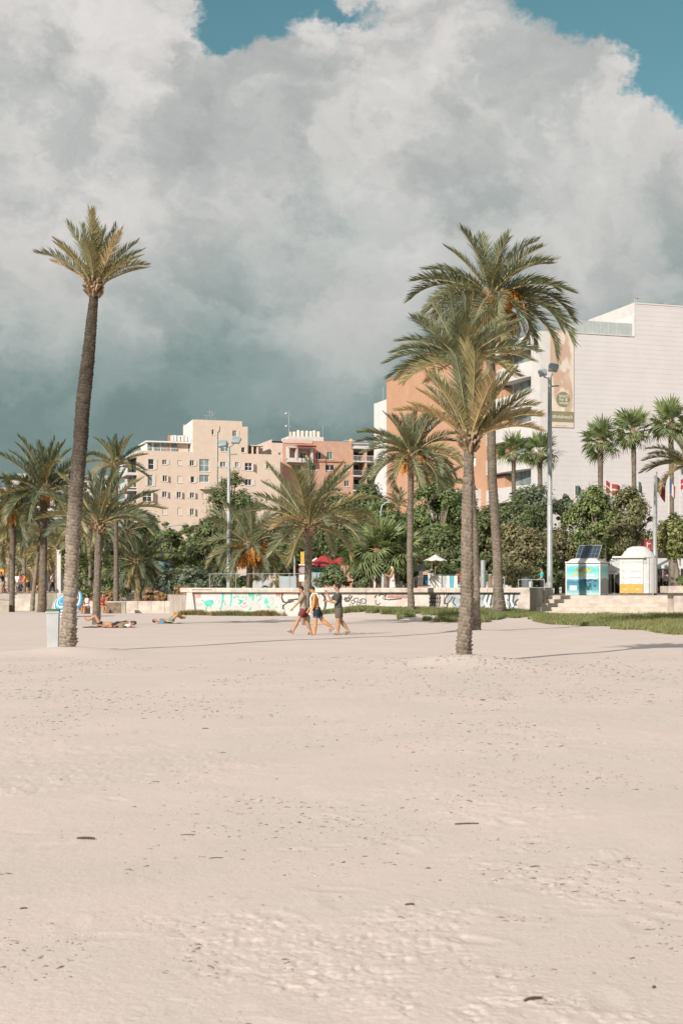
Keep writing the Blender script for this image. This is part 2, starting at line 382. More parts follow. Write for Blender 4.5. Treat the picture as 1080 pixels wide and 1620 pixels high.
def pavement():
    mb = MB()
    cut = [(WA.x, WA.y+.55), (WB.x, WB.y+.45), (WC.x, WC.y), (19.4, WC.y), (19.4, 80.4), (60, 80.4), (90, 1000), (-260, 1000), (-120, 112), (-13.2, 112), (-12.4, 98.5)]
    mb.prism([(x, y, -.3) for x, y in cut][::1], (0, 0, PZ+.3))
    bm = bmesh.new(); me = mb.mesh('pavement', M_PAVE); bm.from_mesh(me); bmesh.ops.recalc_face_normals(bm, faces=bm.faces); bmesh.ops.triangulate(bm, faces=[f for f in bm.faces if len(f.verts) > 4]); bm.to_mesh(me); bm.free()
    o = link('pavement', me); o['kind'] = 'structure'
    mb = MB(); mb.quad((-100, 129, PZ+.004), (90, 129, PZ+.004), (90, 137, PZ+.004), (-100, 137, PZ+.004))
    o = mb.build('road', M_ASPH); o['kind'] = 'structure'
pavement()

# long low wall with overhanging coping; local x along its face from A to B, local y behind it
WL = (WB-WA).length; w_ang = math.atan2(wall_dir.y, wall_dir.x)
def wpt(px, py):
    """photo pixel -> (x along the wall face, height)"""
    k = (px-HX)/F; dx, dy = WB-WA
    t = (k*WA.y-WA.x)/(dx-k*dy); Y = WA.y+t*dy
    return t*WL, wz(py, Y)
def graffiti_wall():
    root = thing('graffiti_wall', (WA.x, WA.y, 0), 'long low concrete beach wall covered in graffiti, with an overhanging coping', 'wall', None, w_ang)
    bands = [(0, 118, M_PLASTER), (118, 153, M_PLPINK), (153, 233, M_PLASTER), (233, 420, M_PLPINK), (420, 545, M_PLASTER)]
    cut = [0, wpt(449, 930)[0], wpt(513, 930)[0], wpt(577, 930)[0], wpt(700, 930)[0], WL]
    for i in range(5):                                      # rendered bays, each its own slab, joints open
        mb = MB(); x0, x1 = cut[i]+.012, cut[i+1]-.012
        mb.prism([(x0, .10, -.4), (x0, .28, 1.44), (x0, .55, 1.44), (x0, .55, -.4)], (x1-x0, 0, 0))
        mb.build('wall_bay', [M_PLASTER, M_PLPINK, M_PLASTER, M_PLPINK, M_PLASTER][i], root)
    n = 9                                                   # coping cast in lengths
    for i in range(n):
        mb = MB(); x0, x1 = -.35+(WL+.35)*i/n+.008, -.35+(WL+.35)*(i+1)/n-.008
        mb.prism([(x0, -.02, 1.44), (x0, -.04, 1.66), (x0, -.01, 1.70), (x0, .62, 1.70), (x0, .62, 1.44)], (x1-x0, 0, 0))
        mb.build('coping', M_CONC, root)
    mb = MB()                                               # flush buttress with its sloping side at the right end
    a = wpt(823, 930)[0]; b = wpt(812, 975)[0]
    mb.prism([(b, -.03, -.4), (WL+.02, -.03, -.4), (WL+.02, -.03, 1.44), (a, -.03, 1.44)], (0, .5, 0))
    mb.build('buttress', M_CONC, root)
    mb = MB(); a = wpt(302, 930)[0]; b = wpt(311, 975)[0]   # the same at the left end, low
    mb.prism([(-.05, .02, -.4), (b, .02, -.4), (.45, .02, 1.44), (.1, .02, 1.44)], (0, .5, 0)); mb.build('buttress', M_PLASTER, root)
    # return wall along the steps, its shaded side coloured darker
    M = Matrix.Rotation(-w_ang, 3, 'Z')
    q = [Vector((WB.x, WB.y, 0)), Vector((WC.x, WC.y, 0)), Vector((WC.x-.45, WC.y+.15, 0)), Vector((WB.x-.45, WB.y+.2, 0))]
    q = [M @ (p-Vector((WA.x, WA.y, 0))) for p in q]
    q[0].x += .025
    mb = MB(); mb.prism([p+Vector((0, 0, -.4)) for p in q], (0, 0, 2.108)); mb.build('return_wall', M_CONCG, root)
    # painted graffiti, flat print on the plaster, which leans back by .18 in 1.84
    def y_at(z): return .10+.18*(z+.4)/1.84-.006
    def P(px, py, dz=0): x, z = wpt(px, py); return Vector((x, y_at(z)+dz, z))
    def blob(pts, m, name='graffiti', dz=0.0):
        mb = MB(); mb.poly([P(x, y, dz) for x, y in pts]); return mb.build(name, m, root)
    def stroke(lines, m, w=.06, dz=-.004):
        mb = MB()
        for k, ln in enumerate(lines):
            pp = [P(x, y, dz-.0005*k) for x, y in ln]; L, Rr = [], []
            for i, p in enumerate(pp):
                d = pp[min(i+1, len(pp)-1)]-pp[max(i-1, 0)]; s = Vector((-d.z, 0, d.x)).normalized()*w/2*(.65+.7*random.random())
                L.append(p+s); Rr.append(p-s)
            for i in range(len(pp)-1): mb.quad(L[i], L[i+1], Rr[i+1], Rr[i])
        return mb.build('graffiti', m, root)
    teal = mat('teal paint', (.085, .45, .36), .6, .2, 6); pink = mat('faded red paint', (.60, .24, .22), .7, .2, 5, c2=(.66, .40, .36))
    blk = mat('black spray paint', (.06, .055, .055), .6, .2, 5); grey = mat('grey roller paint', (.36, .39, .40), .8, .14, 3)
    palegreen = mat('washed green paint', (.36, .50, .41), .8, .15, 4); violet = mat('washed violet paint', (.40, .38, .44), .8, .15, 4); orange = mat('orange red paint', (.55, .16, .08), .7, .2, 6)
    cream = mat('cream roller paint', (.68, .55, .46), .8, .08, 3)
    blob([(299, 939), (315, 939), (315.5, 946), (303, 946.5), (299, 944)], pink); blob([(298, 947), (304, 948), (303, 954), (297.5, 953)], violet)
    blob([(297, 953), (304, 952), (302, 958), (299, 962), (296.5, 960)], pink)
    blob([(318, 949.5), (322, 952), (326, 949), (332, 949.2), (335.5, 950), (335, 955), (331, 959), (326, 959.5), (322, 957), (320, 953), (313, 948.5)], teal)
    blob([(347.5, 938.5), (352.5, 938.5), (351, 950), (350, 958), (347.5, 965), (345, 964.5), (347.5, 957), (348.5, 948)], teal)
    blob([(361.5, 938.5), (364.8, 938.5), (364.5, 952), (362.5, 960), (361, 960), (362, 950)], teal)
    blob([(390, 938.5), (399.7, 938.5), (399.5, 945), (397.5, 952), (396.5, 946), (390.5, 944.5)], teal)
    blob([(390.5, 965), (395, 960), (396.5, 960), (395, 965.5)], teal); blob([(373, 947.5), (382, 949.5), (384, 948), (382.5, 952), (377, 956.5), (372.5, 955.5), (377, 952.5)], teal)
    blob([(415, 951), (419, 945.5), (421, 949), (423, 953), (420, 956), (416, 955)], teal); blob([(381, 954), (386, 952.5), (388, 955), (384, 957)], pink)
    blob([(413, 961), (436, 959), (442, 961), (430, 963.5)], palegreen, dz=-.001); blob([(434, 938.5), (441, 938.5), (440, 946), (437, 941), (434.5, 945)], orange)
    blob([(446, 938.6), (471, 938.6), (470, 950), (474, 965), (450, 964.5), (447, 955)], cream, dz=.003)
    stroke([[(444, 939), (443, 946), (446, 952), (451, 954.5), (446, 958), (446, 964)], [(469, 939), (471.5, 943), (470, 948)], [(470, 948), (462, 948.5), (453, 949.5)], [(449, 954), (459, 951.5), (463, 951)], [(506, 939), (511, 944), (513, 953), (512.5, 960), (511, 965)], [(485, 940), (490, 947), (488, 955)]], blk, .13)
    blob([(455, 948), (462, 947), (463, 949), (456, 950.5)], grey, dz=-.003); blob([(459, 953), (463, 950.5), (463, 952.5), (459, 955)], grey, dz=-.003)
    random.seed(31); L = []
    cx = [(551, 944), (561, 949), (565, 955), (556, 952), (547, 949), (572, 951)]   # a tangle of thin loops
    for (x, y) in cx:
        r = 2.0+2.2*random.random(); L.append([(x+r*math.cos(a)*1.15, y+r*math.sin(a)*(.8+.3*random.random())) for a in [i*.78 for i in range(9)]])
    for k in range(11): x, y = 543+random.random()*34, 942+random.random()*20; L.append([(x, y), (x+random.uniform(-3, 3), y+2), (x+random.uniform(-4, 4), y+4), (x+random.uniform(-6, 6), y+5.5)])
    L.append([(551, 955), (552.5, 962), (551.5, 970)])
    stroke(L, blk, .045)
    stroke([[(592, 949), (592, 955), (596, 957), (600, 954)], [(596, 943), (601, 940), (606, 942), (603, 947), (608, 949)], [(608, 939), (607, 948), (613, 949), (633, 947)], [(593, 941), (590, 946)]], blk, .07)
    red = mat('rust red spray paint', (.45, .20, .18), .7, .2, 6); L = []
    x = 611
    for k in range(12): L.append([(x, 946), (x+.6, 941.5-random.random()*2), (x+2, 943.5), (x+1, 945), (x+2.6, 946.2)]); x += 2.9
    stroke(L, red, .045); L = []
    x = 677
    for k in range(5): L += [[(x, 941), (x+2, 945), (x+1, 950)], [(x-1, 952), (x+2, 953), (x, 960)], [(x, 954), (x+3, 950)], [(x-1, 946), (x+3, 947)]]; x += 3.7
    stroke(L, blk, .07)
    blob([(703, 942), (712, 939), (736, 938.6), (734, 966), (713, 969), (714, 951), (704, 955)], grey, dz=.002)
    stroke([[(701, 955), (702, 947), (707, 940), (712, 938.8)], [(701, 955), (706, 955), (711, 949), (714, 944)], [(706, 955), (704, 968)], [(717, 945), (714, 953), (719, 958)]], blk, .085)
    blob([(757, 939), (820, 938.8), (815, 952), (811, 968), (795, 972), (766, 967), (757, 972)], grey, dz=.002)
    stroke([[(765, 939), (761, 948), (766, 956), (758, 968)], [(771, 940), (768, 951), (774, 956), (763, 968)], [(776, 940), (775, 956), (770, 962)], [(803, 940), (805, 958), (800, 966)], [(811, 940), (809, 955)], [(800, 948), (806, 953), (815, 954)], [(812, 958), (814, 951), (818, 948)], [(808, 964), (812, 957), (816, 957)]], blk, .075)
    pale = mat('white spray paint', (.7, .68, .66), .7, .1, 6)
    stroke([[(768, 940), (764, 951), (769, 961)], [(774, 941), (771, 952), (772, 966)], [(799, 940), (798, 954), (804, 968)], [(807, 940), (806, 951), (810, 960)]], pale, .10, -.008)
    wash = [mat('pale pink wash', (.66, .50, .47), .85, .12, 4), mat('pale blue wash', (.52, .57, .60), .85, .12, 4), mat('pale turquoise wash', (.48, .62, .58), .85, .12, 4), mat('pale violet wash', (.56, .52, .57), .85, .12, 4)]
    random.seed(77)
    for k in range(22):
        x0 = random.uniform(306, 432); y0 = random.uniform(941, 962); w_, h_ = random.uniform(3, 9), random.uniform(1.5, 4.5)
        blob([(x0+w_*math.cos(q*.9)*random.uniform(.6, 1.1), y0+h_*math.sin(q*.9)*random.uniform(.6, 1.1)) for q in range(7)], wash[k % 4], dz=.0045-.00012*k)
    stroke([[(325, 959), (324, 966)], [(331, 959), (331.5, 963)], [(352, 950), (353, 957), (356, 955)], [(380, 945), (388, 944), (386, 950)], [(402, 943), (408, 941), (411, 946), (405, 952)], [(420, 957), (424, 962)], [(366, 946), (372, 943), (376, 945)]], teal, .07)
    stroke([[(340, 944), (346, 946), (343, 955), (338, 951)], [(403, 955), (410, 957), (408, 962)], [(426, 944), (431, 950), (428, 957)]], violet, .05)
    stroke([[(378, 958), (384, 961), (390, 958)], [(306, 952), (312, 958), (318, 955)]], pink, .06)
    # tags on the coping
    def C(px, py): x, z = wpt(px, py); return Vector((x, -.045, z))
    mb = MB(); x = 304
    for k in range(11):
        q = [C(x, 934.6), C(x+.5, 931.8), C(x+1.6, 933.2), C(x+2.2, 931.8+random.random()*1.5), C(x+2.3, 934.8)]
        for i in range(4): mb.quad(q[i]+Vector((0, 0, .02)), q[i+1]+Vector((0, 0, .02)), q[i+1]-Vector((.01, 0, .02)), q[i]-Vector((.01, 0, .02)))
        x += 2.9
    mb.build('graffiti', blk, root)
    mb = MB()
    for x0, x1 in ((367, 381), (384, 398), (402, 407), (411, 424)): mb.poly([C(x0, 934.8), C(x0+2, 931.6), C((x0+x1)/2, 932.4), C(x1, 931.4), C(x1-1, 935), C((x0+x1)/2, 934)])
    mb.build('graffiti', palegreen, root)
graffiti_wall()

def steps():
    root = thing('concrete_steps', (15.5, 80.2, 0), 'broad flight of pale concrete steps beside the end of the graffiti wall', 'steps')
    side = WC-WB
    for i in range(5):
        y = 80.35+.82*i; t = (y-WB.y)/side.y; xl = WB.x+side.x*t+.03-15.5
        z1 = PZ-.22*(4-i)+.003
        mb = MB(); y1 = WC.y+.3+.02*i
        mb.bx(xl, 3.95-.012*i, y-80.2, y1-80.2, -.5, z1-.003*0)
        mb.build('step', M_STEP, root)
M_STEP = mat('worn step concrete', (.55, .47, .40), .88, .12, 2.0, .004, 20)
steps()

def planter_wall():                                        # at the right edge of the picture
    root = thing('concrete_planter', (wx(1062, 79.5), 79.5, 0), 'pale concrete planter wall with a thick coping right of the steps', 'planter')
    mb = MB(); mb.bx(.12, 7, 0, 1.6, -.2, 1.42); mb.build('planter_side', M_CONC, root)
    mb = MB(); mb.bx(-.25, 7.2, -.28, 1.8, 1.42, 1.80); mb.build('coping', M_CONC, root)
    mb = MB(); mb.bx(.2, 6.9, .1, 1.5, 1.80, 1.86); mb.build('soil', M_SOIL, root)
planter_wall()

def bed_wall():                                            # low retaining wall of the flower bed, left of the graffiti wall
    Y = 95.0; x0, x1 = wx(197, Y), wx(303, Y)
    root = thing('flower_bed', (x0, Y, 0), 'low pale retaining wall of the flower bed left of the graffiti wall', 'flower bed')
    n = 5; L = (x1-x0)/n
    for i in range(n):
        mb = MB(); mb.bx(i*L+.01, (i+1)*L-.01, 0, .35, -.3, .82); mb.build('wall_block', M_CONC, root)
    mb = MB(); mb.bx(-2, x1-x0+1, .36, 17, -.3, .72); mb.build('soil', M_SOIL, root)
    mb = MB(); mb.bx(-2.6, -.02, .5, .8, -.3, .80); mb.build('wall_block', M_CONC, root)
bed_wall()
def far_wall():
    Y = 108.0; x0, x1 = wx(20, Y), wx(160, Y)
    root = thing('promenade_wall', (x0, Y, 0), 'low pale wall of the promenade behind the left palms', 'wall')
    n = 4; L = (x1-x0)/n
    for i in range(n):
        mb = MB(); mb.bx(i*L+.01, (i+1)*L-.01, 0, .5, -.3, 1.16+.08*i); mb.build('wall_block', M_CONC if i != 1 else M_CONCG, root)  # second block coloured darker for its shade
    mb = MB(); mb.prism([(-9, 0, -.3), (-.05, 0, -.3), (-.05, 0, .7), (-3, 0, .9), (-9, 0, .3)], (0, 3.8, 0)); mb.build('ramp', M_PAVE, root)
far_wall()

# ---------------------------------------------------------------- grass
M_GRASS = leafmat('beach grass', (.19, .24, .095), .4, .3, .6, hue=(.27, .26, .115))
M_GRASSD = leafmat('dry grass', (.24, .19, .09), .35, .3, .6)
def grass(name, pts, hmin, hmax, dry, seed):
    """blades standing at pts (x, y)"""
    rng = np.random.default_rng(seed); N = len(pts); x, y = pts[:, 0], pts[:, 1]
    z = gz(x, y)-.01; h = hmin+(hmax-hmin)*rng.random(N)*(.6+.4*sstep(-.4, .5, vnoise(x*.9, y*.9, seed)))
    a = rng.random(N)*6.28; w = .010+.012*rng.random(N); le = h*(.15+.5*rng.random(N)); la = rng.random(N)*6.28
    b = np.stack([x, y, z], -1); s = np.stack([np.cos(a), np.sin(a), 0*a], -1)*w[:, None]
    mid = b+np.stack([np.cos(la)*le*.35, np.sin(la)*le*.35, h*.6], -1); tip = b+np.stack([np.cos(la)*le, np.sin(la)*le, h], -1)
    V = np.stack([b-s, b+s, mid+s*.7, mid-s*.7, tip+s*.1, tip-s*.1], 1).reshape(-1, 3)
    base = np.arange(N)[:, None]*6
    Fq = np.concatenate([base+np.array([[0, 1, 2, 3]]), base+np.array([[3, 2, 4, 5]])], 1).reshape(-1, 4)
    mi = np.repeat((rng.random(N) < dry*(.5+1.0*(vnoise(x*.5, y*.5, seed+3) > 0))).astype(np.int32), 2)
    return npmesh(name, V, Fq, [M_GRASS, M_GRASSD], False, mi)
def wall_pts(N, px0, px1, depth, seed, ragged=.5):
    rng = np.random.default_rng(seed)
    k0, k1 = wpt(px0, 970)[0], wpt(px1, 970)[0]
    u = k0+(k1-k0)*rng.random(N); dd = rng.random(N); P = np.zeros((N, 2))
    lim = depth(u/WL)*(1+ragged*vnoise(u*.8, u*0, seed)+.25*vnoise(u*2.3, u*0, seed+1))
    d = -.05+dd*lim
    keep = vnoise(u*1.1, d*1.1, seed+9)+.5*(rng.random(N)-.5) > -.75+1.2*(d/np.maximum(lim, .01))**2.2
    u, d = u[keep], d[keep]
    P = np.stack([WA.x+wall_dir.x*u+wall_n.x*d, WA.y+wall_dir.y*u+wall_n.y*d], -1)
    return P
o = link('grass', grass('grass', wall_pts(9000, 288, 452, lambda t: 0.9+0*t, 1), .12, .42, .5, 1)); tag(o, None, None, None, 'stuff')
o = link('grass', grass('grass', wall_pts(46000, 512, 845, lambda t: .4+9.5*np.clip((t-.44)*2.2, 0, 1), 2, .25), .14, .40, .12, 2)); tag(o, None, None, None, 'stuff')
rng = np.random.default_rng(44)
xx = 8.5+15*rng.random(90000)**1.2; tt = rng.random(90000); y0 = np.interp(xx, [8.5, 9.6, 11.2, 12.2, 14, 18, 24], [76, 72, 60, 50, 45, 40, 36])+4.5*vnoise(xx*.55, xx*0, 71)+2.5*vnoise(xx*1.7, xx*0, 72)-1.5; y1 = np.interp(xx, [8.5, 10.5, 34], [76, 79.9, 79.4])
yy = y0+(y1-y0)*tt; kp = vnoise(xx*.7, yy*.5, 66)+.4*vnoise(xx*2, yy*2, 67) > .25-1.15*sstep(.0, .75, tt)+.5*(rng.random(90000)-.5)+.35*(np.abs(yy-(y0*.55+y1*.45)) < 1.2)*(xx < 18)
o = link('grass', grass('grass', np.stack([xx, yy], -1)[kp], .07, .25, .22, 3)); tag(o, None, None, None, 'stuff')

# ---------------------------------------------------------------- palms
M_TRUNK = mat('palm trunk bark', (.315, .255, .205), .95, .35, 3.2, .02, 30, c2=(.46, .385, .315))
M_TRUNKD = mat('dark palm trunk bark', (.17, .135, .105), .95, .35, 3.2, .02, 30, c2=(.27, .215, .17))
M_BOSS = mat('cut frond stubs', (.24, .155, .09), .95, .4, 7, .02, 30, c2=(.42, .30, .19))
M_RACH = mat('frond midrib', (.36, .28, .14), .6, .2, 5)
M_FG = leafmat('green palm leaflets', (.180, .203, .125), .30, .26, .42, hue=(.245, .24, .135))
M_FO = leafmat('olive palm leaflets', (.275, .245, .12), .28, .26, .45, hue=(.35, .29, .14))
M_FD = leafmat('dry palm leaflets', (.42, .30, .15), .28, .22, .6, hue=(.46, .345, .19))
M_FDK = leafmat('deep green palm leaflets', (.115, .145, .088), .3, .24, .45, hue=(.16, .17, .09))
M_FAN = leafmat('fan palm leaf segments', (.20, .255, .12), .32, .32, .45, hue=(.26, .28, .12))
M_DATE = mat('ripe orange dates', (.50, .165, .03), .5, .35, 9, c2=(.62, .27, .05))
M_DSTK = mat('date stalks', (.58, .27, .06), .6, .2, 6)

def frond_mesh(bend, seed, m, nl=74, ll=.245, lw=.0125, vee=.6, pet=.15):
    """one feather leaf of unit length along +x, drooping by bend radians; one leaflet per island"""
    rng = random.Random(seed); mb = MB(); ns = 12; pts = [Vector((0, 0, 0))]; tans = []
    sw = rng.uniform(-.18, .18)
    for i in range(ns):
        s = (i+.5)/ns; a = -bend*s**1.35; y = sw*s*s
        t = Vector((math.cos(a), y, math.sin(a))).normalized(); tans.append(t); pts.append(pts[-1]+t/ns)
    mb.tube(pts, [(.011*(1-.85*i/ns)+.001, .016*(1-.85*i/ns)+.001) for i in range(ns+1)], 5, 0, False)
    for i in range(nl):
        u = i/(nl-1); s = pet+(1-pet)*u; k = min(int(s*ns), ns-1); p = pts[k].lerp(pts[k+1], s*ns-k); t = tans[k]
        side0 = Vector((-t.y, t.x, 0)).normalized(); up = side0.cross(t)*-1
        if up.z < 0: up = -up
        env = (math.sin(math.pi*min(1, .10+.86*u)))**.55 if u < .9 else .5+.4*(1-u)*5
        for sg in (-1, 1):
            L = ll*env*rng.uniform(.72, 1.12); al = R(64-38*u+rng.uniform(-9, 9)); v = vee+rng.uniform(-.28, .28)
            d = (t*math.cos(al)+(side0*sg*math.cos(v)+up*math.sin(v))*math.sin(al)).normalized()
            wv = d.cross((up*math.cos(v)-side0*sg*math.sin(v)).normalized()).normalized()*lw*rng.uniform(.8, 1.15)
            dr = Vector((0, 0, -1))*L*rng.uniform(.05, .22)
            m1 = p+d*L*.5+dr*.2; tip = p+d*L+dr
            mb.add([p-wv*.35, p+wv*.35, m1+wv*.5, m1-wv*.5, tip], [(0, 1, 2, 3), (3, 2, 4)], 1)
    return mb.mesh('frond', [M_RACH, m])
FR = {}
BENDS = [.15, .45, .9, 1.4, 1.9]
for kk, (kind, mm) in enumerate((('g', M_FG), ('o', M_FO), ('d', M_FD), ('k', M_FDK))):
    for bi, bnd in enumerate(BENDS):
        for sd in range(2):
            if kind == 'g' or sd >= 0:
                FR[kind, bi, sd] = frond_mesh(bnd, 100+bi*7+sd, mm) if kind == 'g' else None
for (kind, bi, sd), v in list(FR.items()):
    if v is None:
        c = FR['g', bi, sd].copy(); c.materials[1] = {'o': M_FO, 'd': M_FD, 'k': M_FDK}[kind]; FR[kind, bi, sd] = c
# sparse meshes for palms far away
FRS = {}
for kind, mm in (('g', M_FG), ('o', M_FO), ('d', M_FD), ('k', M_FDK)):
    for bi, bnd in enumerate(BENDS): FRS[kind, bi] = frond_mesh(bnd, 300+bi, mm, 26, .24, .026)

def trunkmat(name, lo, hi, z0, z1):
    """bark: pale scar by scar, one tone low on the trunk and another higher up"""
    m = bpy.data.materials.new(name); m.use_nodes = True; t = m.node_tree; g = G(t); bs = t.nodes['Principled BSDF']
    tc = g.new('ShaderNodeTexCoord').outputs['Object']; sp = g.new('ShaderNodeSeparateXYZ'); g.put(sp.inputs[0], tc)
    at_ = g.new('ShaderNodeAttribute'); at_.attribute_name = 'scar'
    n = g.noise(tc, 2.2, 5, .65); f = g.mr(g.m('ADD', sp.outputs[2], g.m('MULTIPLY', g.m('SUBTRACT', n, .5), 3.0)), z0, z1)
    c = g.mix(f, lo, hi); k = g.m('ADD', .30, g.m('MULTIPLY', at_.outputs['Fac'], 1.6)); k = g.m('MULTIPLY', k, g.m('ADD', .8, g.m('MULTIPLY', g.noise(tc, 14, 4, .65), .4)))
    cmb = g.new('ShaderNodeCombineXYZ'); [g.put(cmb.inputs[q], k) for q in range(3)]
    g.put(bs.inputs['Base Color'], g.vm('MULTIPLY', c, cmb.outputs[0])); bs.inputs['Roughness'].default_value = .95; bs.inputs['Specular IOR Level'].default_value = .15
    bn = g.new('ShaderNodeBump'); bn.inputs['Distance'].default_value = .02; g.put(bn.inputs['Height'], g.noise(g.vm('MULTIPLY', tc, (1, 1, .35)), 34, 4, .65)); g.l.new(bn.outputs[0], bs.inputs['Normal'])
    return m
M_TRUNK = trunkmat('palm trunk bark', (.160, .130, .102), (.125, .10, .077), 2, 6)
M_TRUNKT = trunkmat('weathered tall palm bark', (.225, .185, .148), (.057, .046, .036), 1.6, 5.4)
M_TRUNKD = trunkmat('dark palm trunk bark', (.135, .108, .084), (.10, .079, .06), 2, 6)
def trunk_mesh(C, Rad, rough, m, nrow=None, n=22, h=.11, nb=9, seed=0):
    """trunk through centres C with radii Rad; leaf scars stand proud in staggered rows"""
    C = [Vector(c) for c in C]; Ls = [0]
    for a, b in zip(C, C[1:]): Ls.append(Ls[-1]+(b-a).length)
    L = Ls[-1]; nrow = nrow or max(12, int(L/(h/5))); rng = np.random.default_rng(seed)
    s = np.linspace(0, L, nrow); Ca = np.array([list(c) for c in C])
    cx = np.stack([np.interp(s, Ls, Ca[:, k]) for k in range(3)], -1); rr = np.interp(s, Ls, Rad)
    k = np.ones(9)/9                                        # soften the bends
    for j in range(3): cx[4:-4, j] = np.convolve(cx[:, j], k, 'valid')
    th = np.linspace(0, 2*math.pi, n, endpoint=False)
    S, T = np.meshgrid(s, th, indexing='ij')
    v = S/h+T*2/(2*math.pi)+.10*vnoise(T*2, S*3, seed); row = np.floor(v); fv = v-row
    uu = (T*nb/(2*math.pi)+.5*(row % 2)+.13*vnoise(row*3.1, row*0, seed+1)); fu = np.abs(uu-np.floor(uu)-.5)*2
    lip = 1.25*fv**1.3*(1-.75*fu**2)+.6*(vnoise(np.floor(uu)*2.7+row*5.3, row*1.7, seed+2))
    rg = rough*(.55+1.3*np.exp(-S/1.1))
    rad = rr[:, None]*(1+rg*(lip-.5))+.012*vnoise(T*1.5, S*1.2, seed+5)+.03*rr[:, None]*vnoise(T*.8+7, S*.55, seed+6)
    V = np.stack([cx[:, None, 0]+rad*np.cos(T), cx[:, None, 1]+rad*np.sin(T), np.repeat(cx[:, 2:3], n, 1)], -1).reshape(-1, 3)
    idx = np.arange(nrow*n).reshape(nrow, n); nx = np.roll(idx, -1, 1)
    Fq = np.stack([idx[:-1], nx[:-1], nx[1:], idx[1:]], -1).reshape(-1, 4)
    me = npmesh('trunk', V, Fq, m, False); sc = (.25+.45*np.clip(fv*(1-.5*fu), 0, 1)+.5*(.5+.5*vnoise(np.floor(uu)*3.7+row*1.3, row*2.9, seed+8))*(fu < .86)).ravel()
    at_ = me.attributes.new('scar', 'FLOAT', 'POINT'); at_.data.foreach_set('value', np.ascontiguousarray(np.clip(sc, 0, 1), dtype=np.float32)); return me

DATEM = {}
def date_mesh(seed, dense=34):
    rng = random.Random(seed); mb = MB()
    for i in range(dense):
        a = rng.random()*6.28; r = .2+.75*rng.random(); L = .55+.4*rng.random()
        p0 = Vector((0, 0, 0)); p1 = Vector((math.cos(a)*r*.4, math.sin(a)*r*.4, -L*.35)); p2 = Vector((math.cos(a)*r*.6, math.sin(a)*r*.6, -L))
        mb.tube([p0, p1, p2], .010, 3, 1, False)
        for k in range(9):
            t = .25+.75*k/8; q = p0.lerp(p1, t*2) if t < .5 else p1.lerp(p2, t*2-1)
            q = q+Vector((rng.uniform(-.05, .05), rng.uniform(-.05, .05), rng.uniform(-.03, .03))); s = rng.uniform(.022, .036)
            mb.add([q+Vector(d)*s for d in ((1, 0, 0), (-.5, .87, 0), (-.5, -.87, 0), (0, 0, 1.4), (0, 0, -1.4))], [(0, 1, 3), (1, 2, 3), (2, 0, 3), (1, 0, 4), (2, 1, 4), (0, 2, 4)], 0)
    return mb.mesh('date_cluster', [M_DATE, M_DSTK])
DATEM = [date_mesh(1), date_mesh(2)]

def palm(label, base, path, nf, L, el=(82, -10), bends=(0, 3), mixk=(.7, .25, .05), seed=1, group='date palms on and beside the beach', boss=1.0, dates=0, datesize=1.0, dark=False, rough=.15, far=False, extra=(), az0=0.0, trunkm=None, nostub=False, name='date_palm', zbase=None, pdry=0.0):
    """path: photo pixels (x, y, width) up the trunk, at the palm's own distance"""
    bx_, Y = base
    z0 = zbase if zbase is not None else sand_z(wx(bx_, Y), Y)
    org = Vector((wx(bx_, Y), Y, z0)); root = thing(name, org, label, 'palm tree', group)
    rng = random.Random(seed); C, Rad = [], []
    for (px, py, w) in path:
        p = at(px, py, Y); C.append(p-org); Rad.append(w*.84/2/F*Y)
    C[0].z = min(C[0].z, 0)-.25
    tm = trunkm or (M_TRUNKD if dark else M_TRUNK)
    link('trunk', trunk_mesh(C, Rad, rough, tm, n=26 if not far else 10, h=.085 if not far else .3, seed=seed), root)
    top = C[-1]; rt = Rad[-1]
    # boss of cut stubs under the crown
    mb = MB(); hb = rt*3.2*boss
    mb.lathe([(rt*.9, -hb*.55), (rt*1.35*max(boss, .8), -hb*.3), (rt*1.55*max(boss, .8), 0), (rt*1.25, hb*.35), (rt*.5, hb*.6), (.01, hb*.65)], 10 if not far else 6, tuple(top))
    if not far:
        for i in range(int(34*boss)):
            a = i*2.4; zz = -hb*.45+hb*.85*(i/34/boss); r = rt*1.35; d = Vector((math.cos(a), math.sin(a), .9)).normalized(); p = top+Vector((math.cos(a)*r, math.sin(a)*r, zz))
            mb.tube([p-d*.05, p+d*rng.uniform(.10, .24)], [(.05, .09), (.03, .055)], 4, 0, True, False)
    mb.build('crown_boss', M_BOSS, root)
    kinds = 'god' if not dark else 'kod'
    for i in range(nf):
        t = (i+.5)/nf; az = az0+i*2.39996+rng.uniform(-.2, .2)
        e = el[0]+(el[1]-el[0])*t**.85+rng.uniform(-7, 7)
        b = bends[0]+(bends[1]-bends[0])*t+rng.uniform(-.5, .5); bi = int(min(4, max(0, round(b))))
        q = rng.random()+(t-.6)*.35; q2 = 1-mixk[2]; q1 = mixk[0]
        kind = kinds[0] if q < q1 else (kinds[1] if q < q2 else 'd')
        frond_at(root, top, az, e, bi, kind, L*rng.uniform(.88, 1.08)*(1-.12*(t < .12)), rt, rng, far)
    for (az, e, bi, kind, l) in extra: frond_at(root, top, R(az), e, bi, kind, l, rt, rng, far)
    for i in range(dates):
        a = i*2.4+seed+.4; r = rt+(.25+.55*((i*7) % 5)/4)*datesize
        o = link('date_cluster', DATEM[i % 2], root, top+Vector((math.cos(a)*r, math.sin(a)*r, .35-.28*(i % 4)*datesize))); s = datesize*rng.uniform(.8, 1.15); o.scale = (s, s, s)
        o.rotation_euler = (0, 0, rng.random()*6)
    return root
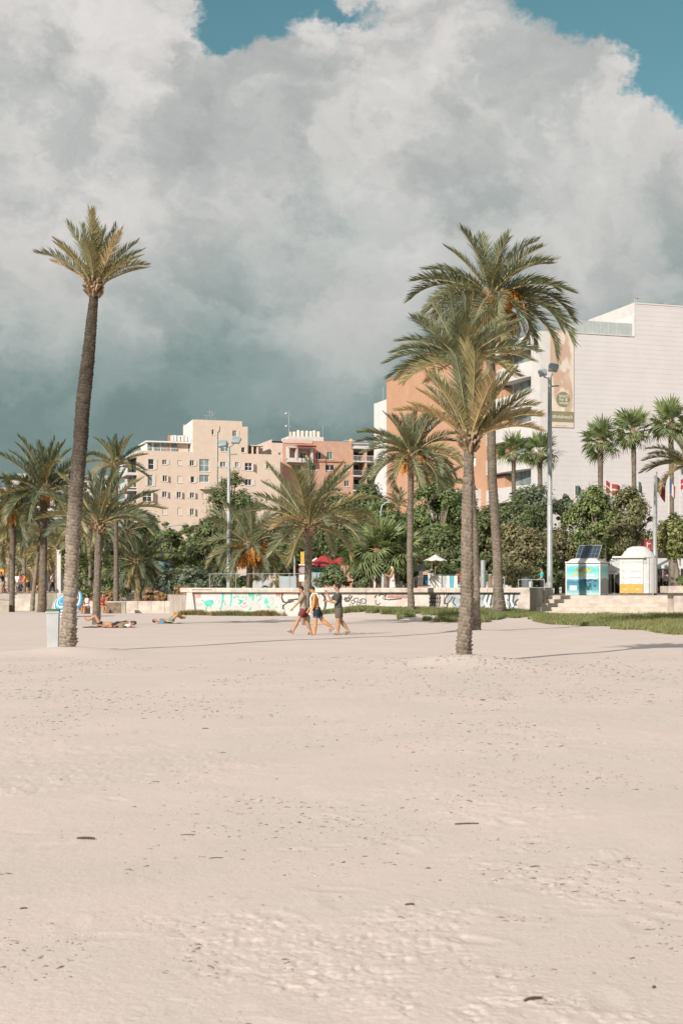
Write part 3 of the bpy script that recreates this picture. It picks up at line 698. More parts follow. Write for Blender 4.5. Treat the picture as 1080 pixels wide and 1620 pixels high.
def frond_at(root, top, az, e, bi, kind, L, rt, rng, far):
    me = FRS[kind, bi] if far else FR[kind, bi, rng.randint(0, 1)]
    o = link('frond', me, root); off = Vector((math.cos(az), math.sin(az), 0))*rt*.5
    o.matrix_local = Matrix.Translation(top+off+Vector((0, 0, rt*.9*math.sin(R(max(e, 0)))))) @ Matrix.Rotation(az, 4, 'Z') @ Matrix.Rotation(-R(e), 4, 'Y') @ Matrix.Rotation(rng.uniform(-.5, .5), 4, 'X') @ Matrix.Scale(L, 4)

# --- the palms one by one (base x pixel, distance), trunk pixels
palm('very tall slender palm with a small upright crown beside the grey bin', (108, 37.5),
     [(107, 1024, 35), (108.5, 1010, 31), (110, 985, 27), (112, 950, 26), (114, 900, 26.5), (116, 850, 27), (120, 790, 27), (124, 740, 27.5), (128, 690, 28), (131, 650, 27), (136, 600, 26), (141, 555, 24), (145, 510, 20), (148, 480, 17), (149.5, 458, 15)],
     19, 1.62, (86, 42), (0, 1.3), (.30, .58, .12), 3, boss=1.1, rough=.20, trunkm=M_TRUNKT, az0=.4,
     extra=((172, 44, 1, 'd', 1.3), (165, 54, 0, 'o', 1.5), (8, 34, 1, 'o', 1.4), (-4, 44, 2, 'o', 1.5), (25, 52, 1, 'g', 1.6), (265, 84, 0, 'o', 1.9), (275, 76, 0, 'o', 1.8)))
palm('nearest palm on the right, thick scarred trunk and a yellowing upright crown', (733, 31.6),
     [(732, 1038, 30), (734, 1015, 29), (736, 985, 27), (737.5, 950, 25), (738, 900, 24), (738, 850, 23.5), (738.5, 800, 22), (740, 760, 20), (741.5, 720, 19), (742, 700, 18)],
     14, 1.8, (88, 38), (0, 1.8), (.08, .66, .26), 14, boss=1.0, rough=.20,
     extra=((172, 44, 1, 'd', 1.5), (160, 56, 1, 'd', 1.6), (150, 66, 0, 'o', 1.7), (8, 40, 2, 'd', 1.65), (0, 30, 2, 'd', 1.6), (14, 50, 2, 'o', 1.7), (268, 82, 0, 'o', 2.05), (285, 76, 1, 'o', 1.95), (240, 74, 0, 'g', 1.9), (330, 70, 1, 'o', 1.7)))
palm('palm close behind the nearest one, crown spreading widest to the left', (752, 54.5),
     [(752, 1002, 20), (752, 985, 18.5), (751.5, 950, 17), (751, 900, 16.5), (749, 850, 16), (745, 780, 15.5), (739, 700, 15), (733, 630, 14), (729, 575, 13)],
     34, 2.75, (84, 0), (0, 2.6), (.68, .30, .02), 5, boss=1.0,
     extra=((176, 18, 3, 'o', 2.6), (183, 8, 2, 'g', 2.5), (170, 32, 2, 'g', 2.7)))
palm('tallest right-hand palm with a huge drooping crown and orange dates, by the wall end', (790, 76),
     [(790, 978, 27), (789.5, 962, 26), (788, 945, 21), (787, 920, 18.5), (786, 880, 17.5), (783, 830, 17.5), (778, 760, 17), (776.5, 690, 16.5), (776, 600, 16), (776, 500, 16), (776, 472, 16)],
     38, 4.15, (80, -26), (1.4, 4.0), (.86, .14, .0), 8, boss=1.1, dates=24, datesize=1.3,
     extra=((8, 22, 3, 'g', 5.2), (2, 6, 3, 'g', 5.2), (-12, -10, 3, 'g', 4.9), (176, 30, 3, 'g', 4.6), (190, 14, 3, 'g', 4.3), (110, 76, 1, 'g', 4.0), (68, 74, 1, 'g', 4.1)))
palm('medium palm with hanging date stalks against the orange building', (650, 80),
     [(650, 968, 14), (650, 950, 13), (649, 935, 11.5), (648, 880, 11.5), (649, 800, 11.5), (650, 740, 12), (650, 722, 13)],
     40, 3.1, (82, -14), (.8, 3.6), (.84, .16, .0), 9, boss=1.2, dates=6, datesize=.8)
palm('palm with long tan leaf stalks standing in front of the graffiti wall, behind the walkers', (485, 64),
     [(484, 985, 14.5), (485, 960, 13.5), (487, 920, 13), (488, 880, 13), (488.5, 850, 13.5), (489, 835, 14)],
     30, 3.15, (82, 2), (.3, 3.0), (.60, .36, .04), 12, boss=1.3)
palm('short palm heavy with orange date bunches behind the graffiti wall', (395, 93),
     [(394, 934, 11), (395, 905, 12), (396, 880, 14), (396, 866, 15)],
     36, 3.3, (82, -22), (.8, 4.0), (.80, .2, .0), 15, boss=1.0, dates=12, datesize=1.05, zbase=PZ, trunkm=M_TRUNKD)
palm('stout bushy palm left of the tall slender one, trunk bare to the sand', (65, 98),
     [(67, 971, 20), (67, 960, 17), (68, 930, 15), (69, 890, 13.5), (69.5, 850, 13.5), (70, 800, 13.5), (70, 780, 14)],
     40, 3.9, (84, -12), (.4, 3.6), (.80, .2, .0), 18, boss=1.2, dark=True, dates=2, datesize=1.0)
palm('palm cut by the left edge of the picture with a reddish crown base', (16, 99),
     [(19, 968, 12), (19.5, 950, 10), (20, 900, 10.5), (21, 850, 11), (22, 812, 12)],
     34, 3.3, (80, -18), (.6, 3.8), (.72, .26, .02), 21, boss=1.3, dates=2, dark=True)
palm('slim palm whose thin trunk rises right beside the yellow apartment block', (184, 96),
     [(184, 972, 13), (184, 950, 11), (184, 900, 9), (184, 840, 8.5), (183.5, 780, 8), (183, 738, 8)],
     24, 2.35, (80, -2), (.2, 2.6), (.72, .24, .04), 23, boss=.8, dark=True)
palm('low palm with sunbathers at its foot and long upright fronds', (152, 63),
     [(152, 992, 17), (153, 975, 15), (154, 940, 14), (155, 890, 13), (156, 850, 13.5), (156, 832, 14)],
     22, 2.75, (84, 14), (.0, 2.6), (.66, .34, .0), 26, boss=1.2, dark=True, extra=((4, 36, 2, 'o', 2.9), (-6, 22, 3, 'g', 2.8)))
FARG = 'far palms along the left promenade'
palm('thin far palm between the two left front palms', (39, 128), [(39, 938, 7), (39, 890, 6), (39.5, 838, 6.5)], 24, 2.9, (80, -15), (.4, 3.6), (.5, .45, .05), 31, FARG, 1.2, far=True, zbase=PZ)
palm('far palm leaning to the right behind the stout palm', (52, 104), [(51, 966, 9.5), (53, 940, 7.5), (58, 900, 7), (62, 868, 7), (66, 850, 7)], 18, 2.2, (80, 0), (.4, 3), (.4, .5, .1), 32, FARG, 1.0, far=True)
palm('far palm with dry drooping fronds right of the stout palm', (89, 126), [(89, 936, 7), (90, 900, 5.5), (90, 866, 6)], 26, 3.2, (82, -18), (.4, 3.6), (.45, .40, .15), 33, FARG, 1.2, far=True, zbase=PZ)
palm('small far palm with orange dates beside the tall slender trunk', (104, 135), [(104, 936, 5), (104, 900, 5), (105, 876, 5)], 24, 2.9, (80, -25), (1, 4), (.3, .5, .2), 34, FARG, 1.0, far=True, dates=3, zbase=PZ)
palm('far palm at the left edge with pale fan-shaped spread of fronds', (4, 130), [(6, 936, 6), (6, 900, 5), (5, 862, 5)], 24, 3.6, (80, -10), (.4, 3.4), (.4, .5, .1), 35, FARG, 1.0, far=True, zbase=PZ)
palm('smallest far palm in front of the white shop fronts', (46, 165), [(46, 934, 4), (46.5, 905, 4), (47, 885, 4)], 22, 3.0, (80, -20), (.6, 4), (.3, .5, .2), 36, FARG, 1.0, far=True, zbase=PZ)
palm('far palm behind the leaning trunk, its brown crown low', (31, 160), [(31, 934, 4), (31, 905, 4), (30.5, 890, 4)], 22, 2.9, (80, -25), (.6, 4), (.25, .5, .25), 37, FARG, 1.0, far=True, zbase=PZ)
palm('far palm half hidden right of the tall slender trunk', (134, 118), [(134, 936, 6), (134, 890, 6), (134, 845, 6)], 24, 2.9, (80, -18), (.6, 3.8), (.45, .45, .1), 38, FARG, 1.0, far=True, zbase=PZ)
palm('far palm between the low palm and the tall slender trunk', (143, 112), [(143, 936, 7), (143, 890, 6), (143, 832, 7)], 26, 3.0, (80, -18), (.6, 3.8), (.55, .40, .05), 45, FARG, 1.0, far=True, zbase=PZ)
palm('dark far palm at the left end of the yellow block', (200, 118), [(200, 936, 7), (200, 890, 6), (200, 842, 7)], 26, 2.8, (80, -22), (.6, 3.8), (.75, .25, 0), 46, FARG, 1.0, far=True, zbase=PZ, dark=True)
palm('tiny far palm in the gap left of the slim far palm', (14, 150), [(14, 934, 4), (14, 905, 4), (14, 878, 4)], 22, 3.1, (80, -20), (.6, 4), (.4, .45, .15), 47, FARG, 1.0, far=True, zbase=PZ)
palm('far palm with drooping crown just right of the stout palm trunk', (79, 145), [(79, 934, 5), (79, 905, 4), (79, 868, 4.5)], 24, 3.2, (80, -22), (.6, 4), (.4, .45, .15), 48, FARG, 1.0, far=True, zbase=PZ)
palm('spreading palm with a fat brown trunk in the flower bed', (219, 99), [(219, 952, 15), (219, 930, 13), (219, 905, 11), (218, 892, 12)], 34, 2.7, (80, -28), (.6, 3.6), (.85, .15, 0), 39, 'date palms on and beside the beach', 1.0, dark=True, zbase=.72, trunkm=M_BOSS)
palm('dark young palm behind the date-stalk palm, against the orange wall', (696, 118), [(696, 930, 8), (696, 850, 8), (695, 770, 8)], 26, 2.9, (76, -35), (.6, 3.8), (.9, .1, 0), 40, 'palms behind the wall', .8, dark=True, far=True, zbase=PZ)
palm('little spiky palm below the white end wall of the orange building', (630, 112), [(630, 934, 5), (630, 860, 5), (630, 800, 5)], 20, 1.4, (80, 0), (.2, 2.4), (.9, .1, 0), 41, 'palms behind the wall', .8, far=True, zbase=PZ)
palm('palm cut by the right edge whose long fronds arch in front of the white facade', (1088, 88), [(1088, 930, 12), (1089, 850, 11), (1090, 738, 12)], 26, 2.5, (80, -4), (.8, 3.0), (.55, .4, .05), 42, 'palms behind the wall', 1.0, zbase=PZ, extra=((176, 14, 2, 'o', 2.9), (184, 28, 2, 'o', 2.8), (190, 42, 2, 'g', 2.8)))

# --- fan palms
def fan_mesh(seed, droop):
    rng = random.Random(seed); mb = MB(); pl = .75
    mb.tube([(0, 0, 0), (pl*.5, 0, .04), (pl, 0, 0)], [.022, .017, .012], 4, 0, False)
    n = 24
    for i in range(n):
        a = R(-125+250*i/(n-1)); L = .88*(1-.25*abs(a)/R(125))*rng.uniform(.78, 1.14); c = Vector((pl, 0, 0))
        d = Vector((math.cos(a), math.sin(a), rng.uniform(-.08, .08)+.12)).normalized(); w = Vector((-math.sin(a), math.cos(a), 0))*L*.058
        p1 = c+d*L*.55; fold = Vector((0, 0, .03)); p2 = c+d*L*.85+Vector((0, 0, -droop*L*.25)); p3 = c+d*L*1.05+Vector((0, 0, -droop*L*.6))
        mb.add([c, p1+w+fold, p1-w-fold, p2+w*.5, p2-w*.5, p3], [(0, 1, 2), (1, 3, 4, 2), (3, 5, 4)], 1)
    return mb.mesh('fan_leaf', [M_RACH, M_FAN])
FANS = [fan_mesh(i, d) for i, d in enumerate((.15, .4, .9, .5))]
def fan_palm(label, base, path, nf, s, seed, group, el=(80, -45), zbase=PZ, name='fan_palm'):
    bx_, Y = base; org = Vector((wx(bx_, Y), Y, zbase)); root = thing(name, org, label, 'palm tree', group); rng = random.Random(seed)
    C = [at(px, py, Y)-org for px, py, w in path]; Rad = [w/2/F*Y for px, py, w in path]; C[0].z = -.1
    link('trunk', trunk_mesh(C, Rad, .12, M_TRUNK, n=10, h=.16, seed=seed), root); top = C[-1]
    mb = MB(); mb.lathe([(Rad[-1]*1.1, -.7), (Rad[-1]*1.9, -.35), (Rad[-1]*1.7, 0), (.02, .3)], 8, tuple(top)); mb.build('crown_boss', M_BOSS, root)
    for i in range(nf):
        t = (i+.5)/nf; az = i*2.39996+rng.uniform(-.25, .25); e = el[0]+(el[1]-el[0])*t+rng.uniform(-8, 8)
        o = link('fan_leaf', FANS[min(3, int(t*3)) if rng.random() < .8 else 3], root)
        o.matrix_local = Matrix.Translation(top) @ Matrix.Rotation(az, 4, 'Z') @ Matrix.Rotation(-R(e), 4, 'Y') @ Matrix.Rotation(rng.uniform(-.7, .7), 4, 'X') @ Matrix.Scale(s*rng.uniform(.85, 1.1), 4)
    return root
FG = 'fan palms in front of the white facade'
fan_palm('fan palm left of the three by the white facade, nearest the tall lamp post', (951, 112), [(951, 930, 8), (950, 850, 8), (949, 760, 8), (949, 700, 9)], 20, 1.3, 51, FG)
fan_palm('middle fan palm of the three before the white facade', (1003, 112), [(1004, 930, 8), (1003, 850, 8), (1002, 750, 7.5), (1001, 684, 8)], 22, 1.35, 52, FG)
fan_palm('tallest fan palm at the right end of the white facade', (1062, 112), [(1063, 930, 9), (1062, 850, 8), (1061, 750, 8), (1060, 672, 9)], 24, 1.4, 53, FG)
fan_palm('fan palm beside the white balconies, next to the tall palm trunk', (812, 116), [(812, 930, 8), (812, 850, 7), (812, 770, 6.5), (812, 715, 7)], 20, 1.15, 54, FG)
fan_palm('fan palm under the advertising banner, just left of the lamp post', (854, 114), [(854, 930, 8), (854, 850, 7), (854, 780, 7), (853, 718, 8)], 22, 1.2, 55, FG)
for i, (px, py, w, lab) in enumerate(((598, 870, 1.5, 'bushy low fan palm with yellow-green leaves behind the woman in white'), (628, 872, 1.3, 'low fan palm just right of the woman in white'), (574, 880, 1.2, 'small low fan palm between the dark shrub and the woman in white'))):
    fan_palm(lab, (px, 93+i*.7), [(px, 935, 9), (px, 905, 9), (px, py, 8)], 34, w, 60+i, 'low fan palms behind the wall', (85, -60))
# ---------------------------------------------------------------- broadleaf trees and shrubs
M_LD = leafmat('dark evergreen leaves', (.148, .188, .088), .45, .32, .5, hue=(.20, .218, .095))
M_LG = leafmat('fresh green leaves', (.190, .242, .096), .48, .32, .5, hue=(.255, .275, .11))
M_LO = leafmat('olive brown leaves', (.20, .20, .098), .48, .25, .55, hue=(0.256, 0.211, 0.115))
M_LB = leafmat('bluish green leaves', (.165, .200, .132), .45, .28, .5, hue=(0.192, 0.211, 0.141))
M_LY = leafmat('yellow green leaves', (0.230, 0.250, 0.096), .45, .3, .5, hue=(0.282, 0.269, 0.109))
M_LDRY = leafmat('withered leaves', (.30, .20, .12), .4, .2, .6)
M_BARK = mat('grey brown bark', (.20, .16, .125), .95, .3, 4, .02, 25)
def leaves_mesh(cl, n, size, m, seed, name='crown', flat=.0):
    """n small leaf faces spread through clumps cl = [(centre, radius, squash)]"""
    rng = np.random.default_rng(seed); c = np.array([list(q[0]) for q in cl]); r = np.array([q[1] for q in cl]); sq = np.array([q[2] for q in cl])
    w = r**2; k = rng.choice(len(cl), n, p=w/w.sum())
    d = rng.normal(size=(n, 3)); d /= np.linalg.norm(d, axis=1)[:, None]
    rad = r[k]*(.25+.95*rng.random(n)**.7)*(1+.22*rng.normal(size=n))
    p = c[k]+d*rad[:, None]*np.stack([np.ones(n), np.ones(n), sq[k]], -1)
    cc = (c*w[:, None]).sum(0)/w.sum(); dc = p-cc; dc /= np.linalg.norm(dc, axis=1)[:, None]+1e-6
    nrm = d*.75+dc*.65+rng.normal(size=(n, 3))*.38+np.array([0, 0, .3]); nrm /= np.linalg.norm(nrm, axis=1)[:, None]
    a = np.cross(nrm, rng.normal(size=(n, 3))); a /= np.linalg.norm(a, axis=1)[:, None]; b = np.cross(nrm, a)
    s = size*(.6+.8*rng.random(n))[:, None]
    V = np.stack([p-a*s, p-b*s*.45+nrm*s*.1, p+a*s, p+b*s*.45+nrm*s*.1], 1).reshape(-1, 3)
    return npmesh(name, V, np.arange(n*4).reshape(n, 4), m)
def tree(label, px, Y, y0, y1, wpx, m, seed, n=6500, size=.16, ground=PZ, group='trees behind the beach wall', name='tree', clumps=26, trunk=True, sq=.8, lean=0, gaps=1.0):
    """crown between photo heights y0 (top) and y1 (bottom), wpx wide"""
    rng = random.Random(seed); X = wx(px, Y); root = thing(name, (X, Y, ground), label, 'tree' if trunk else 'shrub', group)
    zt, zb = wz(y0, Y)-ground, max(wz(y1, Y)-ground, .1); hw = wpx*1.1/2/F*Y; H = zt-zb; cz = (zt+zb)/2
    cl = []
    for i in range(clumps):
        u = rng.uniform(-1, 1); a = rng.random()*6.28; q = math.sqrt(1-u*u)*rng.uniform(.40, .98); u *= rng.uniform(.55, .95)
        rr = rng.uniform(.11, .30)*min(hw*1.3, H)*gaps
        cl.append((Vector((lean*u+math.cos(a)*q*hw*.95, math.sin(a)*q*hw*.8, cz+u*H*.5)), rr, sq))
    if trunk:
        mb = MB(); th = max(zb+H*.25, .5); rt = .05+.02*(zt)
        pts = [Vector((0, 0, -.3)), Vector((rng.uniform(-.1, .1), 0, th*.5)), Vector((rng.uniform(-.2, .2), rng.uniform(-.1, .1), th))]
        mb.tube(pts, [rt*1.3, rt, rt*.8], 8)
        for c, r, s in cl[::2]: mb.tube([pts[2]-Vector((0, 0, th*.2)), pts[2].lerp(c, .55)+Vector((0, 0, -.1)), c], [rt*.55, rt*.32, rt*.1], 5, 0, False)
        mb.build('trunk', M_BARK, root)
    link('crown' if trunk else 'foliage', leaves_mesh(cl, n, size, m, seed, 'crown'), root)
    return root
BK = 'trees behind the beach wall'
T = [  # label, px, Y, top, bottom, width, material, seed
 ('tall dark tree in front of the yellow apartment block, behind the lamp post', 368, 128, 736, 880, 88, M_LD, 1),
 ('round green tree at the foot of the yellow block, leftmost of its row', 236, 120, 818, 925, 56, M_LG, 2),
 ('green pointed tree second from left below the yellow block', 268, 117, 820, 925, 54, M_LG, 3),
 ('slender loose tree with see-through top below the yellow block', 299, 121, 812, 925, 46, M_LG, 4),
 ('dense dark green tree just left of the left lamp post', 333, 112, 818, 925, 68, M_LD, 5),
 ('deep green tree behind the orange date bunches', 440, 110, 842, 918, 90, M_LD, 6),
 ('small tree filling the gap behind the date-stalk palm', 462, 133, 800, 905, 70, M_LD, 7),
 ('broad dark tree over the red parasols', 535, 108, 778, 886, 96, M_LD, 8),
 ('dark round tree in front of the pink block', 582, 117, 762, 880, 70, M_LD, 9),
 ('dense tree with pale gaps left of the medium palm trunk', 610, 106, 792, 905, 84, M_LG, 10),
 ('tall pale-flecked green tree right of the medium palm trunk', 690, 110, 742, 905, 84, M_LG, 11),
 ('dark low tree behind the white parasol', 708, 101, 842, 922, 76, M_LD, 12),
 ('dark tree between the two right palm trunks', 762, 106, 800, 925, 56, M_LD, 13),
 ('olive tree with brown patches right of the tallest palm trunk', 828, 99, 822, 930, 84, M_LO, 14),
 ('dark brownish tree left of the right lamp post', 815, 110, 788, 880, 90, M_LD, 15),
 ('bluish green oleander tree under the fan palms left of the lamp post', 843, 113, 762, 838, 74, M_LB, 16),
 ('dense olive hedge-like tree behind the blue kiosk', 880, 103, 826, 930, 90, M_LO, 17),
 ('bright green tree under the red and white flag', 938, 102, 762, 888, 80, M_LG, 18),
 ('olive green tree above the white kiosk', 992, 101, 768, 884, 70, M_LO, 19),
 ('dark green bushy tree between the two trees by the flags', 962, 108, 800, 890, 70, M_LG, 20),
 ('bright yellow-green young tree at the right edge by the planter', 1068, 90, 812, 884, 60, M_LY, 21),
 ('wispy light tree with bare twigs right of the lamp post', 893, 116, 780, 830, 34, M_LB, 22),
 ('low dark tree at the back between the parasol and the palm', 655, 120, 800, 925, 60, M_LD, 23),
 ('green tree at the back of the left flower bed', 205, 124, 846, 932, 64, M_LG, 24),
 ('dark green tree behind the low palm, left of the slim palm trunk', 168, 122, 840, 932, 60, M_LD, 25),
 ('green tree far left behind the beach umbrella', 122, 126, 846, 932, 56, M_LG, 26),
 ('dark tree behind the dark shrub and the walking men', 500, 113, 838, 925, 80, M_LD, 27),
 ('tall green tree behind the nearest palm trunk, before the orange wall', 735, 114, 765, 900, 70, M_LG, 28),
 ('green tree at the back left of the right lamp post', 790, 116, 800, 900, 60, M_LG, 29),
 ('low tree filling the gap behind the solar panel', 925, 110, 835, 905, 80, M_LO, 30),
]
for (lab, px, Y, y0, y1, w, m, sd) in T:
    big = w*(y1-y0)*Y*Y/F/F
    tree(lab, px, Y, y0, y1, w, m, 100+sd, n=int(min(15000, 3200+330*big)), size=.13 if sd not in (22, 21, 4) else .12, clumps=52 if sd not in (22, 4) else 40, gaps=1.0 if sd not in (22, 4, 3) else .62, lean=(.5 if sd == 18 else 0))
SB = 'shrubs behind the wall'
S = [
 ('dark clipped shrub behind the walking men', 530, 91, 896, 934, 60, M_LD, 41, PZ), ('dark shrub patch left of the woman in white', 566, 92, 905, 934, 40, M_LD, 42, PZ),
 ('oleander bush in the flower bed beside the graffiti wall end', 302, 97.5, 893, 946, 66, M_LB, 43, .72), ('loose oleander bush in the middle of the flower bed', 268, 98.5, 896, 950, 54, M_LB, 44, .72),
 ('green leafy bush at the left end of the flower bed', 186, 101, 880, 952, 62, M_LG, 45, .72), ('oleander bush between the lamp post and the date palm', 352, 97, 902, 934, 56, M_LB, 46, PZ),
 ('small oleander bush just right of the left lamp post', 375, 96, 908, 934, 24, M_LG, 47, PZ), ('bright bush behind the low palm, left of the flower bed', 138, 104, 862, 950, 60, M_LG, 48, .5),
 ('olive shrub behind the handrail right of the tallest palm', 815, 95, 880, 934, 60, M_LO, 49, PZ), ('dark shrub behind the man in the turquoise shirt', 868, 97, 880, 938, 56, M_LD, 50, PZ),
 ('dark shrub behind the clothes stall', 716, 99, 890, 928, 50, M_LD, 51, PZ), ('dark shrub right of the woman in white', 640, 96, 893, 934, 44, M_LD, 52, PZ),
 ('withered brown bush in the flower bed by the graffiti wall', 290, 96.3, 928, 951, 30, M_LDRY, 53, .72), ('withered tuft beside the fat brown trunk', 236, 96.2, 932, 951, 18, M_LDRY, 54, .72),
 ('withered tuft in the middle of the flower bed', 253, 96.1, 938, 951, 20, M_LDRY, 55, .72), ('withered brown tuft left of the fat trunk', 176, 96.6, 934, 952, 26, M_LDRY, 56, .5),
 ('small green weed bush on the planter at the right edge', 1076, 80.2, 915, 928, 26, M_LG, 57, 1.84),
]
for (lab, px, Y, y0, y1, w, m, sd, gr) in S:
    tree(lab, px, Y, y0, y1, w, m, 200+sd, n=2600, size=.11, ground=gr, group=SB, name='shrub', clumps=18, trunk=False)

# ---------------------------------------------------------------- buildings
TH = R(18.0); U = Vector((math.cos(TH), math.sin(TH), 0)); VV = Vector((-math.sin(TH), math.cos(TH), 0))
M_YEL = mat('pale apricot render', (.61, .482, .392), .9, .04, .8, .003, 12, c2=(.62, .50, .41))
M_YELW = mat('brightened side render', (.65, .62, .595), .9, .05, 1.0)  # sunlight on the tower's left face is put into this whiter colour
M_WHITE = mat('white painted render', (.59, .555, .535), .85, .05, 1.2)
M_WFRAME = mat('white window frame', (.72, .70, .67), .5, .05, 6)
M_GLASS = mat('dark window glass', (.035, .042, .045), .12, .3, .6, spec=.5)
M_GLASSB = mat('pale reflecting glass', (.20, .245, .245), .12, .25, .5, spec=.5)
M_FROST = mat('white frosted glazing', (.55, .57, .565), .3, .10, .8)
M_SHUT = mat('cream shutters', (.63, .535, .475), .7, .06, 8)
M_PINK = mat('salmon render', (.51, .297, .212), .9, .07, 1.0, c2=(.53, .325, .24))
M_PINKL = mat('pale pink render', (.62, .475, .41), .9, .06, 1.0)
M_ORANGE = mat('orange render', (.50, .285, .178), .9, .05, .5, c2=(.515, .30, .195))
M_TERR = mat('terracotta', (.42, .19, .11), .85, .2, 5)
M_REDP = mat('dark red paint', (.33, .055, .045), .6, .2, 4)
M_METAL = mat('galvanised metal', (.42, .43, .42), .45, .12, 3, metal=.35)
M_DARK = mat('dark interior', (.035, .03, .028), .9, .3, 3)  # near-black colour stands in for unlit interiors
M_GREENS = mat('green shutters', (.06, .15, .09), .7, .15, 6)
M_TEAL = mat('teal awning cloth', (.04, .30, .29), .8, .15, 3)

def facade(mb, x0, x1, z0, z1, holes, y=0.0, depth=.28, mi=0, mi_rev=0):
    """front plane y with rectangular openings (hx0, hx1, hz0, hz1) and their reveals"""
    xs = sorted({x0, x1, *[h[0] for h in holes], *[h[1] for h in holes]}); zs = sorted({z0, z1, *[h[2] for h in holes], *[h[3] for h in holes]})
    for a, b in zip(xs, xs[1:]):
        for c, d in zip(zs, zs[1:]):
            mx, mz = (a+b)/2, (c+d)/2
            if any(h[0] < mx < h[1] and h[2] < mz < h[3] for h in holes): continue
            mb.quad((a, y, c), (b, y, c), (b, y, d), (a, y, d), mi)
    for (a, b, c, d) in holes:
        mb.quad((a, y, c), (a, y, d), (a, y+depth, d), (a, y+depth, c), mi_rev); mb.quad((b, y, d), (b, y, c), (b, y+depth, c), (b, y+depth, d), mi_rev)
        mb.quad((a, y, c), (a, y+depth, c), (b, y+depth, c), (b, y, c), mi_rev); mb.quad((a, y, d), (b, y, d), (b, y+depth, d), (a, y+depth, d), mi_rev)
def window(parent, a, b, c, d, y=0.0, depth=.28, nx=2, nz=1, glass=None, shut='', sm=None, fm=None, open_=1.0):
    """frame = the window part; panes and shutters are its pieces. shut: L and R leaves folded back, C closed"""
    yy = y+depth*.55; fw = .07; mb = MB(); fm = fm or M_WFRAME
    mb.bx(a, a+fw, yy, yy+.06, c, d); mb.bx(b-fw, b, yy, yy+.06, c, d); mb.bx(a+fw, b-fw, yy, yy+.06, c, c+fw); mb.bx(a+fw, b-fw, yy, yy+.06, d-fw, d)
    for i in range(1, nx): x = a+(b-a)*i/nx; mb.bx(x-.04, x+.04, yy+.005, yy+.055, c+fw, d-fw)
    for i in range(1, nz): z = c+(d-c)*i/nz; mb.bx(a+fw, b-fw, yy+.008, yy+.05, z-.035, z+.035)
    mb.bx(a-.06, b+.06, y-.10, y+depth*.55, c-.07, c-.004)
    w = mb.build('window', fm, parent)
    for i in range(nx):
        mb = MB(); x0, x1 = a+(b-a)*i/nx, a+(b-a)*(i+1)/nx; mb.quad((x0, yy+.03, c), (x1, yy+.03, c), (x1, yy+.03, d), (x0, yy+.03, d)); mb.quad((x0, yy+.04, c), (x0, yy+.04, d), (x1, yy+.04, d), (x1, yy+.04, c))
        mb.build('pane', glass or M_GLASS, w)
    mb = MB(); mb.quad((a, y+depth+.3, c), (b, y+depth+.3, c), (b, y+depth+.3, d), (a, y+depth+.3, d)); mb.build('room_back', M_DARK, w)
    hw = (b-a)/2
    for k in shut:
        mb = MB(); sw = max(.42, min(hw, .8))
        if k == 'C': x0, x1, y0 = a, b, yy-.05
        elif k == 'L': x0, x1, y0 = a-sw-.03, a-.03, y-.075
        elif k == 'R': x0, x1, y0 = b+.03, b+sw+.03, y-.075
        elif k == 'r': x0, x1, y0 = b+.02, b+.06, y-sw            # leaf standing straight out
        else: x0, x1, y0 = a-.06, a-.02, y-sw
        if k in 'rl': mb.bx(x0, x1, y0, y-.005, c, d)
        else:
            mb.bx(x0, x1, y0, y0+.045, c, d)
            for i in range(5): z = c+(d-c)*(i+.5)/5; mb.bx(x0+.06, x1-.06, y0-.014, y0-.001, z-(d-c)*.06, z+(d-c)*.06)
        mb.build('shutter', sm or M_SHUT, w)
    return w
def railing(parent, x0, x1, z0, z1, y, m, step=.14, name='railing'):
    mb = MB(); mb.bx(x0, x1, y-.025, y+.025, z1-.05, z1); mb.bx(x0, x1, y-.02, y+.02, z0+.06, z0+.09)
    n = int((x1-x0)/step)
    for i in range(n+1): x = x0+(x1-x0)*i/n; mb.bx(x-.012, x+.012, y-.012, y+.012, z0+.09, z1-.05)
    return mb.build(name, m, parent)
class Plane:
    """photo pixel -> coordinates along a facade that starts at org and runs along U"""
    def __init__(s, px, D, off=0.0): s.o = Vector((wx(px, D), D, 0))+VV*off
    def x(s, px):
        k = (px-HX)/F; return (k*s.o.y-s.o.x)/(U.x-k*U.y)
    def pt(s, px, py): t = s.x(px); return t, wz(py, s.o.y+t*U.y)
    def rect(s, px0, px1, py0, py1):
        a, d = s.pt(px0, py0); b, c = s.pt(px1, py1); return a, b, c, d

